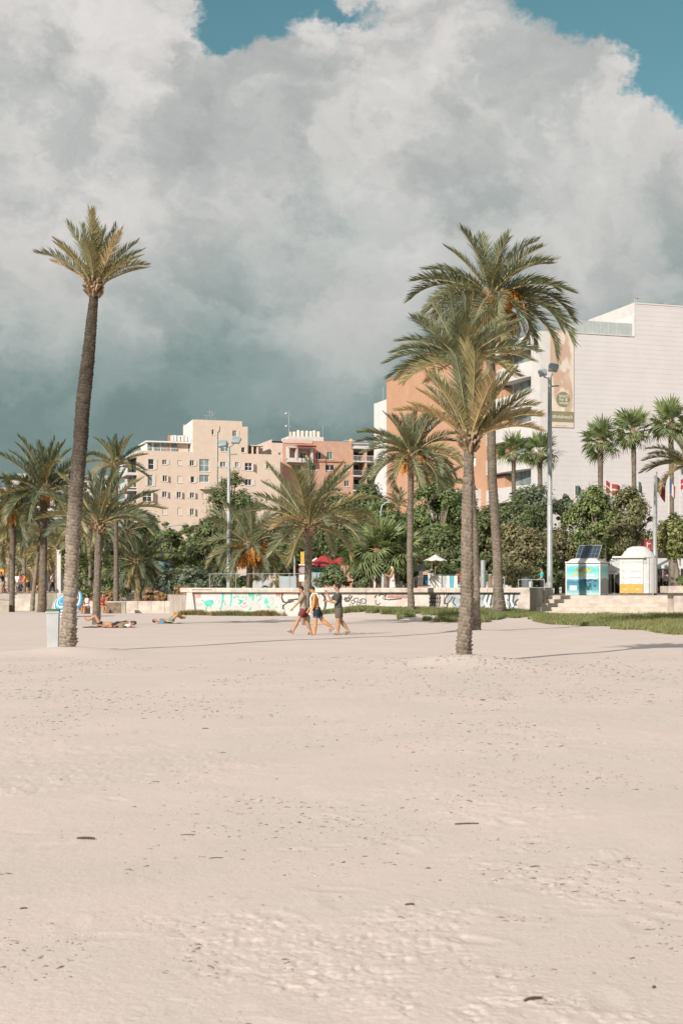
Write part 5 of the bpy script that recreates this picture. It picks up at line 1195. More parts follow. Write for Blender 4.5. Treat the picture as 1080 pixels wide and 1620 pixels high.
def lamp_post(label, px, Y, ytop, ybase, wb, wt, heads, z0=PZ):
    root = thing('lamp_post', (wx(px, Y), Y, z0), label, 'lamp post', 'tall floodlight posts'); zt = wz(ytop, Y)-z0; k = Y/F/2
    mb = MB(); n = 4
    mb.tube([(0, 0, 0), (0, 0, zt*.42), (0, 0, zt*.42+.02), (0, 0, zt)], [wb*k, wb*k*.92, wb*k*.82, wt*k], 14); mb.tube([(0, 0, .0), (0, 0, .35)], wb*k*1.25, 14); mb.tube([(0, 0, zt*.42-.06), (0, 0, zt*.42+.05)], wb*k*1.06, 14)
    mb.build('pole', M_POLE, root)
    mb = MB(); mb.box((-.03, -wb*k-.006, 1.0), (.14, .012, .35)); mb.build('service_door', M_GREY, root)
    mb = MB(); a = heads; mb.tube([(a[0][0]*.8, 0, zt+.05), (0, 0, zt-.12), (a[1][0]*.8, 0, zt+.22)], .045, 6); mb.tube([(-.1, 0, zt-.55), (.55, 0, zt-.5)], .05, 6); mb.build('crossarm', M_GREY, root)
    for (dx, dz, s, tilt) in heads:
        h = thing_part('floodlight', root, (dx, -.1, zt+dz), (R(-38), R(tilt), R(-12)))
        mb = MB(); mb.prism([(-.36*s, .0, -.38*s), (.36*s, .0, -.38*s), (.42*s, 0, .25*s), (.26*s, 0, .40*s), (-.26*s, 0, .40*s), (-.42*s, 0, .25*s)], (0, .16, 0)); mb.box((0, .2, 0), (.3*s, .14, .3*s))
        mm = mb.mesh('floodlight', M_GREY); h.data = mm
        mb = MB(); mb.poly([(-.31*s, -.004, -.32*s), (.31*s, -.004, -.32*s), (.36*s, -.004, .22*s), (.22*s, -.004, .34*s), (-.22*s, -.004, .34*s), (-.36*s, -.004, .22*s)]); mb.build('lens', M_LENS, h)
    return root
def thing_part(name, parent, loc, rot):
    me = bpy.data.meshes.new(name); o = link(name, me, parent, loc); o.rotation_euler = rot; return o
lamp_post('tall grey lamp post left of centre with two tilted floodlights', 362, 93, 706, 930, 7.5, 4.2, ((-.42, .22, .72, -8), (.48, .45, .72, 6)))
lamp_post('tall grey lamp post on the right with two green glass floodlights, by the steps', 869, 85, 597, 945, 9.2, 6.2, ((-.46, .32, .62, -12), (.20, .62, .74, 10)), z0=PZ)

def street_lamp(label, px, Y, ytop, arm, g='slender street lamps behind the trees'):
    root = thing('street_lamp', (wx(px, Y), Y, PZ), label, 'street lamp', g); zt = wz(ytop, Y)-PZ
    mb = MB(); mb.tube([(0, 0, 0), (0, 0, zt*.9), (arm*.25, 0, zt*.97), (arm, 0, zt)], [.09, .06, .05, .04], 8); mb.build('pole', M_POLE, root)
    mb = MB(); mb.ell((arm*1.15, 0, zt-.01), (.32, .12, .07)); mb.build('lamp_head', M_POLE, root)
street_lamp('thin street lamp before the trees left of the left lamp post', 254, 108, 830, 1.5)
street_lamp('thin curved street lamp left of the medium palm trunk', 602, 104, 795, .45)
street_lamp('slim grey street lamp rising behind the road sign', 466, 104, 826, -.6)

def flag_cloth(w, h, colf, nx=14, ny=9, sag=.25, seed=0, droop=0.0):
    rng = random.Random(seed); V, Fc, mi = [], [], []; ph = rng.random()*6
    for j in range(ny+1):
        for i in range(nx+1):
            u, v = i/nx, j/ny; V.append((u*w*(1-droop*.45*u), .16*u*math.sin(u*7+ph+v*1.5), -v*h-sag*u*w*(1+droop)-.06*math.sin(u*6+ph)))
    for j in range(ny):
        for i in range(nx): a = j*(nx+1)+i; Fc.append((a, a+1, a+nx+2, a+nx+1)); mi.append(colf((i+.5)/nx, (j+.5)/ny))
    return V, Fc, mi
def flag(label, px, Y, py, w, h, mats, colf, pole_top=None, sag=.25, seed=0, droop=0, res=(14, 9)):
    root = thing('flag', (wx(px, Y), Y, PZ), label, 'flag', 'flags flying over the restaurants'); z = wz(py, Y)-PZ; zt = z+.25 if pole_top is None else wz(pole_top, Y)-PZ
    mb = MB(); mb.tube([(0, 0, 0), (0, 0, zt)], [.05, .03], 8); mb.ell((0, 0, zt+.03), (.06, .06, .06), None, 6, 4); mb.build('pole', M_WP, root)
    V, Fc, mi = flag_cloth(w, h, colf, *res, sag, seed, droop); mb = MB(); mb.v = [(x+.04, y, z_+z) for x, y, z_ in V]; mb.f = Fc; mb.mi = mi; mb.sm = [True]*len(Fc); mb.build('cloth', mats, root)
F_RED = mat('red flag cloth', (.30, .045, .045), .85, .1, 4); F_WHT = mat('white flag cloth', (.52, .48, .46), .85, .05, 4); F_GRN = mat('green flag cloth', (.06, .15, .09), .85, .1, 4); F_DGR = mat('dark green flag cloth', (.055, .095, .085), .85, .1, 4); F_BLU = mat('blue flag cloth', (.06, .12, .24), .85, .1, 4); F_YEL = mat('yellow flag cloth', (.60, .42, .08), .85, .1, 4)
flag('red flag with a white cross above the bright green tree', 957, 106, 760, 1.05, .82, [F_RED, F_WHT], lambda u, v: 1 if (.30 < u < .42 or .42 < v < .58) else 0, sag=.45, seed=2, res=(24, 14))
flag('dark green flag half hidden by the bright green tree', 908.5, 107, 767, .55, .70, [F_DGR], lambda u, v: 0, sag=.35, seed=3, droop=.3)
flag('narrow hanging dark green flag beside the middle fan palm', 1008.5, 107, 760, .34, .80, [F_DGR], lambda u, v: 0, sag=.9, seed=4, droop=.4)
flag('green and red flag with a yellow disc on the tall pole by the white kiosk', 1038, 92, 755, .62, .98, [F_GRN, F_RED, F_YEL], lambda u, v: 2 if (u-.4)**2*1.4+(v-.5)**2 < .035 else (0 if u < .4 else 1), pole_top=748, sag=.75, seed=5, droop=.5, res=(20, 16))
flag('limp blue white and red flag behind the right fan palm trunk', 1057.5, 106, 757, .52, .95, [F_BLU, F_WHT, F_RED], lambda u, v: 0 if u < .33 else (1 if u < .66 else 2), sag=.9, seed=6, droop=.5)
flag('plain red flag at the right edge of the picture', 1075, 106, 758, .9, .75, [F_RED, F_WHT], lambda u, v: 1 if (.3 < u < .42 or .42 < v < .58) else 0, sag=-.2, seed=7)
def mast(label, px, Y, ytop):
    root = thing('lamp_post', (wx(px, Y), Y, PZ), label, 'pole'); zt = wz(ytop, Y)-PZ
    mb = MB(); mb.tube([(0, 0, 0), (0, 0, zt*.66), (0, 0, zt*.66+.01), (0, 0, zt)], [.13, .12, .085, .06], 12); mb.build('pole', M_POLE, root); mb = MB(); mb.tube([(0, 0, zt*.66-.08), (0, 0, zt*.66+.08)], .15, 12); mb.build('collar', M_GREY, root)
mast('thick bare grey pole standing just right of the white kiosk', 1035, 88, 752)

# ----- blue printed kiosk with a solar panel
def blue_kiosk():
    ang = R(-27); root = thing('beach_kiosk', (wx(921, 86), 86, PZ-.03), 'square kiosk with turquoise sea print and a solar panel on the roof', 'kiosk', None, ang)
    s = 86/F; W = 2.20; D = 1.85; H = 52*s; hh = wz(890, 86)-PZ
    M_SEA = bpy.data.materials.new('printed sea picture'); M_SEA.use_nodes = True; g = G(M_SEA.node_tree); b = M_SEA.node_tree.nodes['Principled BSDF']
    tc = g.new('ShaderNodeTexCoord').outputs['Object']; sp = g.new('ShaderNodeSeparateXYZ'); g.put(sp.inputs[0], tc)
    n = g.noise(tc, 1.6, 4, .6, .5); zz = g.m('ADD', g.m('DIVIDE', sp.outputs[2], hh), g.m('MULTIPLY', g.m('SUBTRACT', n, .5), .10))
    c = g.ramp(zz, [(0, (.50, .62, .60)), (.10, (.24, .46, .47)), (.22, (.07, .28, .34)), (.44, (.035, .17, .27)), (.50, (.10, .34, .39)), (.53, (.42, .62, .60)), (.60, (.30, .58, .55)), (.78, (.10, .46, .46)), (.90, (.16, .50, .50)), (.94, (.62, .66, .63))], 'LINEAR')
    c = g.mix(g.mr(g.noise(tc, 3.2, 5, .65, 1.0), .60, .72), c, (.45, .66, .66)); g.put(b.inputs['Base Color'], c); b.inputs['Roughness'].default_value = .4
    hw = W/2; ch = .10
    mb = MB(); mb.bx(-hw+.06, hw-.06, .05, D-.05, .02, hh-.03); mb.build('body', M_WP, root)
    mb = MB(); mb.bx(-hw+.10, hw-.12, .012, .047, .06, hh-.06); f = mb.build('front_panel', M_SEA, root)
    mb = MB(); mb.bx(hw-.055, hw-.02, .12, D-.12, .06, hh-.08); s2 = mb.build('side_panel', M_SEA, root)
    mb = MB(); mb.bx(-hw+.02, -hw+.055, .12, D-.12, .06, hh-.08); mb.build('side_panel', M_SEA, root)
    for x in (-hw+.05, hw-.06): mb = MB(); mb.tube([(x, .05, 0), (x, .05, hh)], .055, 8); mb.build('corner_post', M_WP, root)
    mb = MB(); mb.prism([(-hw, -.06, hh), (hw, -.06, hh), (hw+.03, D+.03, hh), (-hw-.03, D+.03, hh)], (0, 0, .09)); mb.prism([(-hw+.12, 0, hh+.09), (-hw+.35, .3, hh+.27), (hw-.35, .3, hh+.27), (hw-.12, 0, hh+.09)], (0, D-.1, 0)); mb.build('roof', M_WP, root)
    mb = MB(); mb.box((.15, .72, hh+.68), (1.42, 1.18, .04), (R(45), 0, R(0))); so = mb.build('solar_panel', M_METAL, root)
    M_CELL = mat('dark blue solar cells', (.03, .05, .075), .25, .2, 4, spec=.5); rot = Euler((R(45), 0, 0)).to_matrix(); cc = Vector((.15, .72, hh+.68))
    for i in range(6):
        for j in range(3): mb = MB(); mb.box(cc+rot @ Vector((-.575+.23*i, -.365+.365*j, .026)), (.215, .345, .008), rot); mb.build('solar_cell', M_CELL, so)
    mb = MB()
    for x in (-.4, .7): mb.tube([(x, 1.15, hh+.2), (x, 1.1, hh+1.02)], .03, 5); mb.tube([(x, .35, hh+.2), (x, .4, hh+.36)], .03, 5)
    mb.build('panel_frame', M_METAL, root)
    # brush lettering and splash print, and dark teal strokes
    Yl = mat('yellow print', (.62, .48, .10), .5, .1, 6); Or = mat('brown orange print', (.40, .25, .09), .5, .2, 6); Dk = mat('dark teal strokes', (.03, .075, .09), .5, .3, 6); Wt = mat('white print spray', (.72, .75, .73), .5, .1, 6)
    rng = random.Random(4)
    def wr(m, x0, x1, z, h, n, w, name='lettering', par=f):
        mb = MB(); x = x0
        for k in range(n):
            q = [Vector((x+rng.uniform(-.01, .02)+(x1-x0)/n*t, .004-.0002*k, z+h*(.5*math.sin(t*5+k*1.7)+rng.uniform(-.2, .2)))) for t in (0, .3, .6, .95)]
            for i in range(3):
                d = (q[i+1]-q[i]).normalized(); s_ = Vector((-d.z, 0, d.x))*w*rng.uniform(.5, 1.2); mb.quad(q[i]-s_, q[i+1]-s_, q[i+1]+s_, q[i]+s_)
            x += (x1-x0)/n
        mb.build(name, m, par)
    wr(Or, -.42, .02, hh*.80, .22, 4, .045); wr(Yl, .02, .42, hh*.78, .26, 4, .05); wr(Yl, -.62, .0, hh*.66, .16, 5, .035); wr(Wt, .0, .72, hh*.64, .10, 7, .025)
    wr(Wt, -.9, .9, hh*.535, .05, 10, .03, 'print'); wr(Dk, .05, .85, hh*.475, .10, 6, .045, 'print'); wr(Dk, .18, .55, hh*.26, .42, 5, .028, 'print'); wr(Dk, .70, .82, hh*.31, .12, 2, .03, 'print')
    mb = MB(); mb.quad((-.82, .003, hh*.17), (-.38, .003, hh*.17), (-.38, .003, hh*.31), (-.82, .003, hh*.31)); mb.build('print', Wt, f)
    mb = MB(); mb.poly([(hw-.016, .2, .15), (hw-.016, .62, .5), (hw-.016, .55, 1.1), (hw-.016, 1.55, 1.05), (hw-.016, 1.5, .15)]); mb.build('print', M_GREY, s2)
blue_kiosk()

def white_kiosk():
    root = thing('beach_kiosk', (wx(1007, 87), 87, PZ-.0), 'white round-backed kiosk with a domed roof and an orange strip at its foot', 'kiosk', None, R(-12))
    hh = wz(882, 87)-PZ; s = 87/F; fw = 36*s; x0 = -27*s; r = 1.02; cx = .20
    mb = MB(); pts = [(x0+.05, .08)]+[(cx+r*math.cos(a)*.98, .95+r*math.sin(a)*.9) for a in [R(q) for q in range(-75, 200, 12)]]
    mb.prism([(x, y, .12) for x, y in pts], (0, 0, hh-.12)); mb.build('body', M_WP, root)
    mb = MB(); mb.bx(x0, x0+fw, -.02, .075, .12, hh-.02); f = mb.build('front_panel', M_WP, root)
    M_OR = mat('orange print', (.66, .34, .08), .5, .08, 3); M_TX = mat('grey print', (.36, .37, .40), .6, .1, 6); M_OT = mat('pale orange print', (.68, .45, .30), .6, .1, 6)
    mb = MB(); mb.bx(x0+.005, x0+fw-.005, -.032, -.021, .13, .13+.56); mb.build('orange_strip', M_OR, f)
    for x, z in ((x0+.18, .34), (x0+.95, .34)): mb = MB(); mb.bx(x, x+.22, -.0345, -.0325, z, z+.07); mb.build('lettering', M_OT, f)
    mb = MB()
    for i, x in enumerate((x0+.14, x0+.9, cx+.75)): mb.tube([(x, .2, -.02), (x, .2, .13)], .04, 6)
    mb.build('foot', M_GREY, root)
    text('LOCTPOINT', .235, M_TX, f, 'lettering', (x0+.30, -.026, hh-.30), (R(90), 0, 0))
    mb = MB(); mb.poly([(x0+.19+.085*math.cos(q*.785), -.0235, hh-.30+.085*math.sin(q*.785)) for q in range(8)]); mb.build('emblem', M_OT, f)
    rng = random.Random(3)
    for k in range(3):
        z = hh-.86-.40*k; mb = MB(); x = x0+.58
        while x < x0+fw-.12: w = rng.uniform(.03, .07); mb.bx(x, x+w, -.026, -.0215, z, z+.055+.03*(rng.random() < .35)); x += w+.02
        mb.build('lettering', M_TX, f); mb = MB(); mb.poly([(x0+.22+.07*math.cos(q*.785), -.0235, z+.03+.07*math.sin(q*.785)) for q in range(8)]); mb.build('emblem', M_OT, f)
    mb = MB(); mb.prism([(x0-.45, -.22, hh-.02), (x0+fw+.1, -.22, hh-.02), (x0+fw+.2, 1.1, hh-.02), (x0-.2, 1.3, hh-.02)], (0, 0, .10)); mb.build('canopy', M_WP, root)
    mb = MB(); mb.lathe([(r*1.06, hh-.001), (r*1.06, hh+.10), (r*.98, hh+.13), (r*.80, hh+.42), (r*.72, hh+.44), (r*.66, hh+.58), (r*.35, hh+.70), (.01, hh+.72)], 20, (cx-.15, .95, 0)); mb.build('roof', M_WP, root)
    mb = MB()
    for a in (-60, -25, 10): mb.tube([(cx+r*math.cos(R(a)), .95+r*.92*math.sin(R(a)), .14), (cx+r*math.cos(R(a)), .95+r*.92*math.sin(R(a)), hh-.02)], .022, 5)
    mb.build('panel_seam', M_BIN, root)
white_kiosk()

# ----- bins, parasols, signs
def wheelie_bin():
    p = gplace(84.5, 37.9); root = thing('litter_bin', p, 'tall pale grey litter bin with a green rim beside the tall slender palm', 'bin', None, R(4)); s = 37.9/F; w = 19*s; h = 54*s
    mb = MB(); hw = w/2; mb.prism([(-hw*.88, -hw*.88, -.15), (hw*.88, -hw*.88, -.15), (hw*.88, hw*.88, -.15), (-hw*.88, hw*.88, -.15)], (0, 0, .2)); 
    b0 = [(-hw*.88, -hw*.88, .05), (hw*.88, -hw*.88, .05), (hw*.88, hw*.88, .05), (-hw*.88, hw*.88, .05)]; b1 = [(-hw, -hw, h), (hw, -hw, h), (hw, hw, h), (-hw, hw, h)]
    mb.add(b0+b1, [(0, 1, 5, 4), (1, 2, 6, 5), (2, 3, 7, 6), (3, 0, 4, 7), (4, 5, 6, 7)]); mb.build('body', M_BIN, root)
    mb = MB(); e = hw*1.12; mb.bx(-e, e, -e, e, h, h+.045); mb.build('rim', M_BIN, root); mb = MB(); mb.prism([(-e*.96, -e*.96, h+.045), (-e*.8, 0, h+.11), (e*.8, 0, h+.11), (e*.96, -e*.96, h+.045)], (0, e*1.8, 0)); mb.build('lid', M_GRN, root)
    mb = MB(); mb.tube([(-hw*.6, hw+.03, h-.08), (hw*.6, hw+.03, h-.08)], .018, 6); mb.build('handle', M_GREY, root)
wheelie_bin()

M_STR = [mat('blue parasol cloth', (.05, .22, .42), .8, .08, 3), mat('turquoise parasol cloth', (.10, .42, .50), .8, .08, 3), mat('white parasol cloth', (.66, .63, .62), .8, .05, 3), mat('crimson parasol cloth', (.40, .10, .16), .8, .08, 3), mat('violet blue parasol cloth', (.16, .17, .36), .8, .08, 3)]
def beach_umbrella():
    p = gplace(94, 84); root = thing('beach_umbrella', p, 'striped blue, white and pink beach umbrella tipped on its side on the sand', 'beach umbrella'); r = 1.12
    q = Vector((-.30, -.50, .42)).normalized(); M = q.to_track_quat('Z', 'Y').to_matrix().to_4x4(); M.translation = Vector((.25, -.1, .98))
    nseg, rings = 16, 14; V, Fc, mi = [], [], []
    for i in range(rings+1):
        t = i/rings; rr = r*math.sin(t*1.15)/math.sin(1.15); z = r*.62*(math.cos(t*1.15)-1)
        for j in range(nseg): a = 2*math.pi*j/nseg; sc = 1-(.035*t if j % 2 else 0); V.append(tuple(M @ Vector((rr*sc*math.cos(a), rr*sc*math.sin(a), z))))
    pat = [0, 0, 1, 0, 2, 1, 0, 2, 3, 2, 4, 2, 1, 0]
    for i in range(rings):
        for j in range(nseg): Fc.append((i*nseg+j, i*nseg+(j+1) % nseg, (i+1)*nseg+(j+1) % nseg, (i+1)*nseg+j)); mi.append(pat[i])
    mb = MB(); mb.v = V; mb.f = Fc; mb.mi = mi; mb.sm = [True]*len(Fc); mb.build('canopy', M_STR, root)
    mb = MB(); mb.tube([M @ Vector((0, 0, .10)), M @ Vector((0, 0, -1.15))], .018, 6); mb.build('pole', M_WP, root)
    mb = MB()
    for j in range(0, nseg, 2): a = 2*math.pi*j/nseg; mb.tube([M @ Vector((0, 0, -.25)), M @ Vector((r*.55*math.cos(a), r*.55*math.sin(a), -.14)), M @ Vector((r*.97*math.cos(a), r*.97*math.sin(a), -r*.37))], .006, 4)
    mb.build('ribs', M_WP, root)
beach_umbrella()

def parasol(label, px, Y, ytop, yedge, wpx, m, group, sides=8, val=True, z0=PZ):
    root = thing('parasol', (wx(px, Y), Y, z0), label, 'parasol', group); zt = wz(ytop, Y)-z0; ze = wz(yedge, Y)-z0; r = wpx/2/F*Y
    mb = MB(); top = (0, 0, zt); n = sides
    for i in range(n):
        a, b = 2*math.pi*(i+.5)/n, 2*math.pi*(i+1.5)/n; A = Vector((r*math.cos(a), r*math.sin(a), ze)); B = Vector((r*math.cos(b), r*math.sin(b), ze)); mid = (A+B)/2+Vector((0, 0, .06)); q = (mid+Vector(top))/2-Vector((0, 0, (zt-ze)*.06))
        mb.add([top, A, mid, B, q], [(0, 1, 4), (1, 2, 4), (2, 3, 4), (3, 0, 4)])
        if val: d = Vector((0, 0, .16)); mb.quad(A, A-d, B-d, B)
    mb.build('canopy', m, root)
    mb = MB(); mb.tube([(0, 0, 0), (0, 0, zt+.08)], .03, 6); mb.build('pole', M_WOOD, root)
    mb = MB(); 
    for i in range(n): a = 2*math.pi*(i+.5)/n; mb.tube([(0, 0, zt-.12), (r*.97*math.cos(a), r*.97*math.sin(a), ze-.02)], .014, 4)
    mb.build('ribs', M_WOOD, root); mb = MB(); mb.lathe([(.35, 0), (.35, .06), (.05, .12)], 10); mb.build('base', M_GREY, root)
M_RPAR = mat('red parasol cloth', (.36, .045, .045), .85, .1, 3); M_WPAR = mat('off white parasol cloth', (.68, .63, .60), .85, .05, 3); M_BPAR = mat('sand beige parasol cloth', (.56, .44, .37), .85, .06, 3)
RP = 'red cafe parasols'
parasol('red parasol left of the pair, partly behind the palm trunk', 512, 97, 877, 893, 52, M_RPAR, RP); parasol('red parasol right of the pair, over the dark shrub', 547, 98, 875, 890, 56, M_RPAR, RP)
parasol('white parasol peeping out left of the red ones', 500, 106, 882, 892, 34, M_WPAR, 'white parasols'); parasol('white parasol shading the clothes stall', 688, 94, 877, 888, 40, M_WPAR, 'white parasols', val=False)
parasol('wide beige parasol behind the orange date bunches', 418, 113, 893, 910, 62, M_BPAR, 'beige parasols'); parasol('lower beige parasol between the palm and the grey windbreak', 434, 108, 906, 915, 46, M_BPAR, 'beige parasols'); parasol('small beige parasol behind the left lamp post', 362, 112, 900, 910, 40, M_BPAR, 'beige parasols')
parasol('pale grey parasol between the two kiosks', 966, 105, 893, 905, 46, M_WPAR, 'white parasols')

def sign_pole():
    Y = 86.5; root = thing('road_sign', (wx(478, Y), Y, PZ-.2), 'narrow sign post with an orange plate over a red ringed round sign', 'road sign'); Z = lambda y: wz(y, Y)-PZ+.2
    mb = MB(); mb.tube([(.12, .06, 0), (.12, .06, Z(872))], .03, 6); mb.build('post', M_METAL, root)
    mb = MB(); mb.bx(-.11, .12, 0, .03, Z(892), Z(873)); mb.build('sign_plate', mat('amber sign paint', (.52, .30, .05), .5, .15, 4, c2=(.62, .40, .07)), root)
    mb = MB(); mb.bx(-.22, .32, -.02, .02, Z(894.5), Z(892.6)); mb.build('sign_plate', M_WP, root)
    mb = MB(); r = .27; c = (.02, 0, Z(902)); n = 20
    for i in range(n):
        a, b = 2*math.pi*i/n, 2*math.pi*(i+1)/n; P = lambda q, rr: Vector((c[0]+rr*math.cos(q), -.012, c[2]+rr*math.sin(q))); mb.quad(P(a, r*.74), P(b, r*.74), P(b, r), P(a, r))
    ring = mb.build('round_sign', M_REDP, root); mb = MB(); mb.prism([(c[0]+r*.99*math.cos(2*math.pi*i/n), .0, c[2]+r*.99*math.sin(2*math.pi*i/n)) for i in range(n)], (0, .02, 0)); mb.build('disc', M_GREY, ring)
    mb = MB(); mb.bx(-.2, .26, -.012, .0, Z(920), Z(909)); mb.build('notice', M_WP, root)
sign_pole()
def ad_panel():
    Y = 103; root = thing('advertising_panel', (wx(256, Y), Y, .72), 'light blue and green advertising panel among the flower bed bushes', 'panel'); z = lambda y: wz(y, Y)-.72
    mb = MB(); mb.bx(-.22, .22, 0, .12, z(894.5), z(887.5)); mb.build('panel', mat('light blue print', (.32, .52, .58), .4, .1, 4), root); mb = MB(); mb.bx(-.22, .22, .0, .12, z(901), z(894.7)); mb.build('panel', mat('green print', (.12, .32, .10), .4, .1, 4), root)
    mb = MB(); mb.bx(.23, .55, .05, .4, 0, z(888)); mb.build('casing', mat('dark teal casing', (.05, .10, .12), .5, .1, 4), root); mb = MB(); mb.bx(-.22, .22, .02, .1, 0, z(901.3)); mb.build('plinth', M_GREY, root)
ad_panel()

# railing and windbreak panels on the promenade, in line with the wall
def rail_run(label, px0, px1, off, ytop, nposts, name='handrail', group=None, rails=(1.0, .5)):
    u0, u1 = wpt(px0, 930)[0], wpt(px1, 930)[0]; L = u1-u0; o = WA+wall_dir*u0-wall_n*off
    root = thing(name, (o.x, o.y, PZ), label, 'railing', group, w_ang); h = wz(ytop, o.y)-PZ
    for i in range(nposts): x = L*i/(nposts-1); mb = MB(); mb.tube([(x, 0, 0), (x, 0, h)], .03, 6); mb.build('post', M_GREY, root)
    for r in rails: mb = MB(); mb.tube([(0, -.035*0, h*r), (L, 0, h*r)], .022, 6); mb.build('rail', M_GREY, root)
rail_run('thin metal railing above the left half of the graffiti wall', 296, 470, 3.2, 908, 5, rails=(1.0, .12)); rail_run('low metal handrail beside the dark bin drum right of the tallest palm', 800, 842, 3.0, 917, 3)
rail_run('short metal rail between the two middle palm trunks', 752, 776, 3.2, 914, 3)
def windbreak(label, px0, px1, Y, y0):
    root = thing('windbreak_panel', (wx(px0, Y), Y, PZ), label, 'windbreak', 'grey windbreak panels on the promenade'); L = (px1-px0)/F*Y; h = wz(y0, Y)-PZ; n = max(1, round(L/.9))
    for i in range(n): mb = MB(); mb.bx(L*i/n+.03, L*(i+1)/n-.03, -.02, .02, .05, h-.03); mb.build('panel', M_BIN if 0 else mat('grey frosted panel', (.36, .40, .41), .5, .06, 2), root)
    for i in range(n+1): mb = MB(); x = L*i/n; mb.bx(x-.025, x+.025, -.03, .03, 0, h); mb.build('post', M_METAL, root)
windbreak('grey windbreak panel left of the walking men, on the promenade', 442, 468, 91, 911); windbreak('grey windbreak panel right of the palm in front of the wall', 494, 509, 91.5, 905)
def pool_sign():
    Y = 97; root = thing('cafe_counter', (wx(490, Y), Y, PZ), 'small teal and white cafe counter under the red parasols', 'counter'); z = lambda y: wz(y, Y)-PZ
    mb = MB(); mb.bx(0, .95, 0, .6, z(907), z(899)); mb.build('sign_board', M_TEAL, root); mb = MB(); mb.bx(-.05, 1.0, .02, .7, 0, z(907)-.003); mb.build('counter', M_WP, root); mb = MB(); mb.bx(-.1, 1.05, -.05, .75, z(899), z(898)); mb.build('top', M_WP, root)
pool_sign()

# stall with clothes and things for sale
def stall():
    Y = 95.0; root = thing('market_stall', (wx(690, Y), Y, PZ), 'clothes stall with white and blue shirts under the white parasol', 'stall'); s = Y/F
    mb = MB(); mb.bx(-1.5, .5, 0, .9, .55, .62); mb.build('table', M_WOOD, root)
    mb = MB()
    for x in (-1.4, .4):
        for y in (.1, .8): mb.tube([(x, y, 0), (x, y, .56)], .03, 5)
    mb.build('legs', M_WOOD, root)
    mb = MB(); mb.tube([(-1.6, .3, 0), (-1.6, .3, 1.9)], .02, 5); mb.tube([(1.5, .3, 0), (1.5, .3, 1.35)], .02, 5); mb.tube([(-.4, -.1, 1.3), (1.5, -.1, 1.35)], .02, 5); mb.tube([(-.4, -.1, 0), (-.4, -.1, 1.3)], .02, 5); mb.build('rack', M_METAL, root)
    cs = [M_WP, M_WP, M_STR[2], M_BIN, M_WP, M_STR[1], M_WP]
    for i in range(7):
        x = -.3+.26*i; mb = MB(); mb.prism([(x-.10, -.25, 1.26), (x+.12, -.25, 1.26), (x+.14, -.25, .45), (x-.13, -.25, .45)], (0, .3, 0)); mb.prism([(x-.10, -.2, 1.25), (x-.20, -.2, .95), (x-.12, -.2, .9)], (0, .2, 0)); mb.build('shirt', cs[i], root)
    for (x, z, w, h, m) in ((-1.3, .63, .5, .55, M_WP), (-.9, .63, .35, .7, M_STR[0]), (-1.75, .0, .3, 1.1, M_WP), (-2.2, .0, .55, .75, M_GREY), (-2.7, 0, .5, .9, M_WP), (-1.2, 1.2, .3, .4, M_WP), (1.6, .2, .5, .9, M_WP), (1.2, .9, .5, .5, M_REDP)):
        mb = MB(); mb.prism([(x, -.1, z), (x+w, -.1, z), (x+w*.9, -.1, z+h), (x+w*.1, -.1, z+h)], (0, .35, 0)); mb.build('goods', m, root)
    mb = MB(); mb.bx(-1.72, -.7, .2, .5, 1.55, 2.0); mb.build('display_board', M_GREY, root); mb = MB(); mb.bx(-1.95, -1.75, .2, .4, 0, 1.5); mb.build('side_post', M_WP, root)
    mb = MB(); mb.prism([(-1.7, 0, 2.05), (-.75, 0, 2.5), (.1, 0, 2.05), (.1, 0, 1.98), (-.75, 0, 2.42), (-1.7, 0, 1.98)], (0, .9, 0)); mb.build('little_roof', M_TERR, root)
stall()
def post_pair():
    for lab, px, y0, m, w in (('pale grey signal post between the palm trunks above the wall', 763.5, 888, M_POLE, .15), ('short brown timber post just left of the tallest palm trunk', 775, 910, M_WOOD, .12)):
        Y = 84; root = thing('bollard_post', (wx(px, Y), Y, PZ), lab, 'post'); mb = MB(); h = wz(y0, Y)-PZ; mb.tube([(0, 0, 0), (0, 0, h)], w, 10); mb.build('shaft', m, root); mb = MB(); mb.lathe([(w*1.05, h), (w*.9, h+.05), (.01, h+.08)], 10); mb.build('cap', M_GREY, root)
post_pair()
def drum(label, px, Y, y0, wpx, m, lid):
    root = thing('litter_bin', (wx(px, Y), Y, PZ), label, 'bin'); h = wz(y0, Y)-PZ; r = wpx/2/F*Y
    mb = MB(); mb.lathe([(r*.92, 0), (r, h*.9), (r*.97, h*.92)], 16); mb.build('body', m, root); mb = MB(); mb.lathe([(r*1.03, h*.9), (r*1.05, h*.96), (r*.8, h), (.01, h*1.01)], 16); mb.build('lid', lid, root)
drum('large dark grey bin drum above the wall end', 833, 86, 912, 18, mat('dark blue grey plastic', (.10, .12, .125), .6, .12, 3), M_BLKP); drum('small pale bin in front of the dark drum', 839, 84.5, 920, 6.5, M_BIN, M_BIN)

def bollard(label, px, Y, ytop, wpx):
    p = gplace(px, Y); root = thing('concrete_bollard', p, label, 'bollard', 'square concrete seats on the sand'); h = wz(ytop, Y)-p.z; w = wpx/F*Y
    mb = MB(); mb.bx(-w/2, w/2, -w/2, w/2, -.1, h-.06); mb.build('block', M_CONCG, root); mb = MB(); mb.bx(-w/2-.02, w/2+.02, -w/2-.02, w/2+.02, h-.06, h); mb.build('cap', M_CONC, root)
bollard('square concrete seat under the person with the orange towel', 138.5, 94, 960, 8); bollard('square concrete seat left of the flower bed wall', 196, 93.8, 951, 6.5); bollard('square concrete seat behind the bin and umbrella', 96, 93, 961, 6)
bollard('low square concrete seat at the foot of the left edge palm', 11, 98.5, 956, 9); bollard('square concrete seat half behind the low palm trunk', 163, 94, 960, 7)

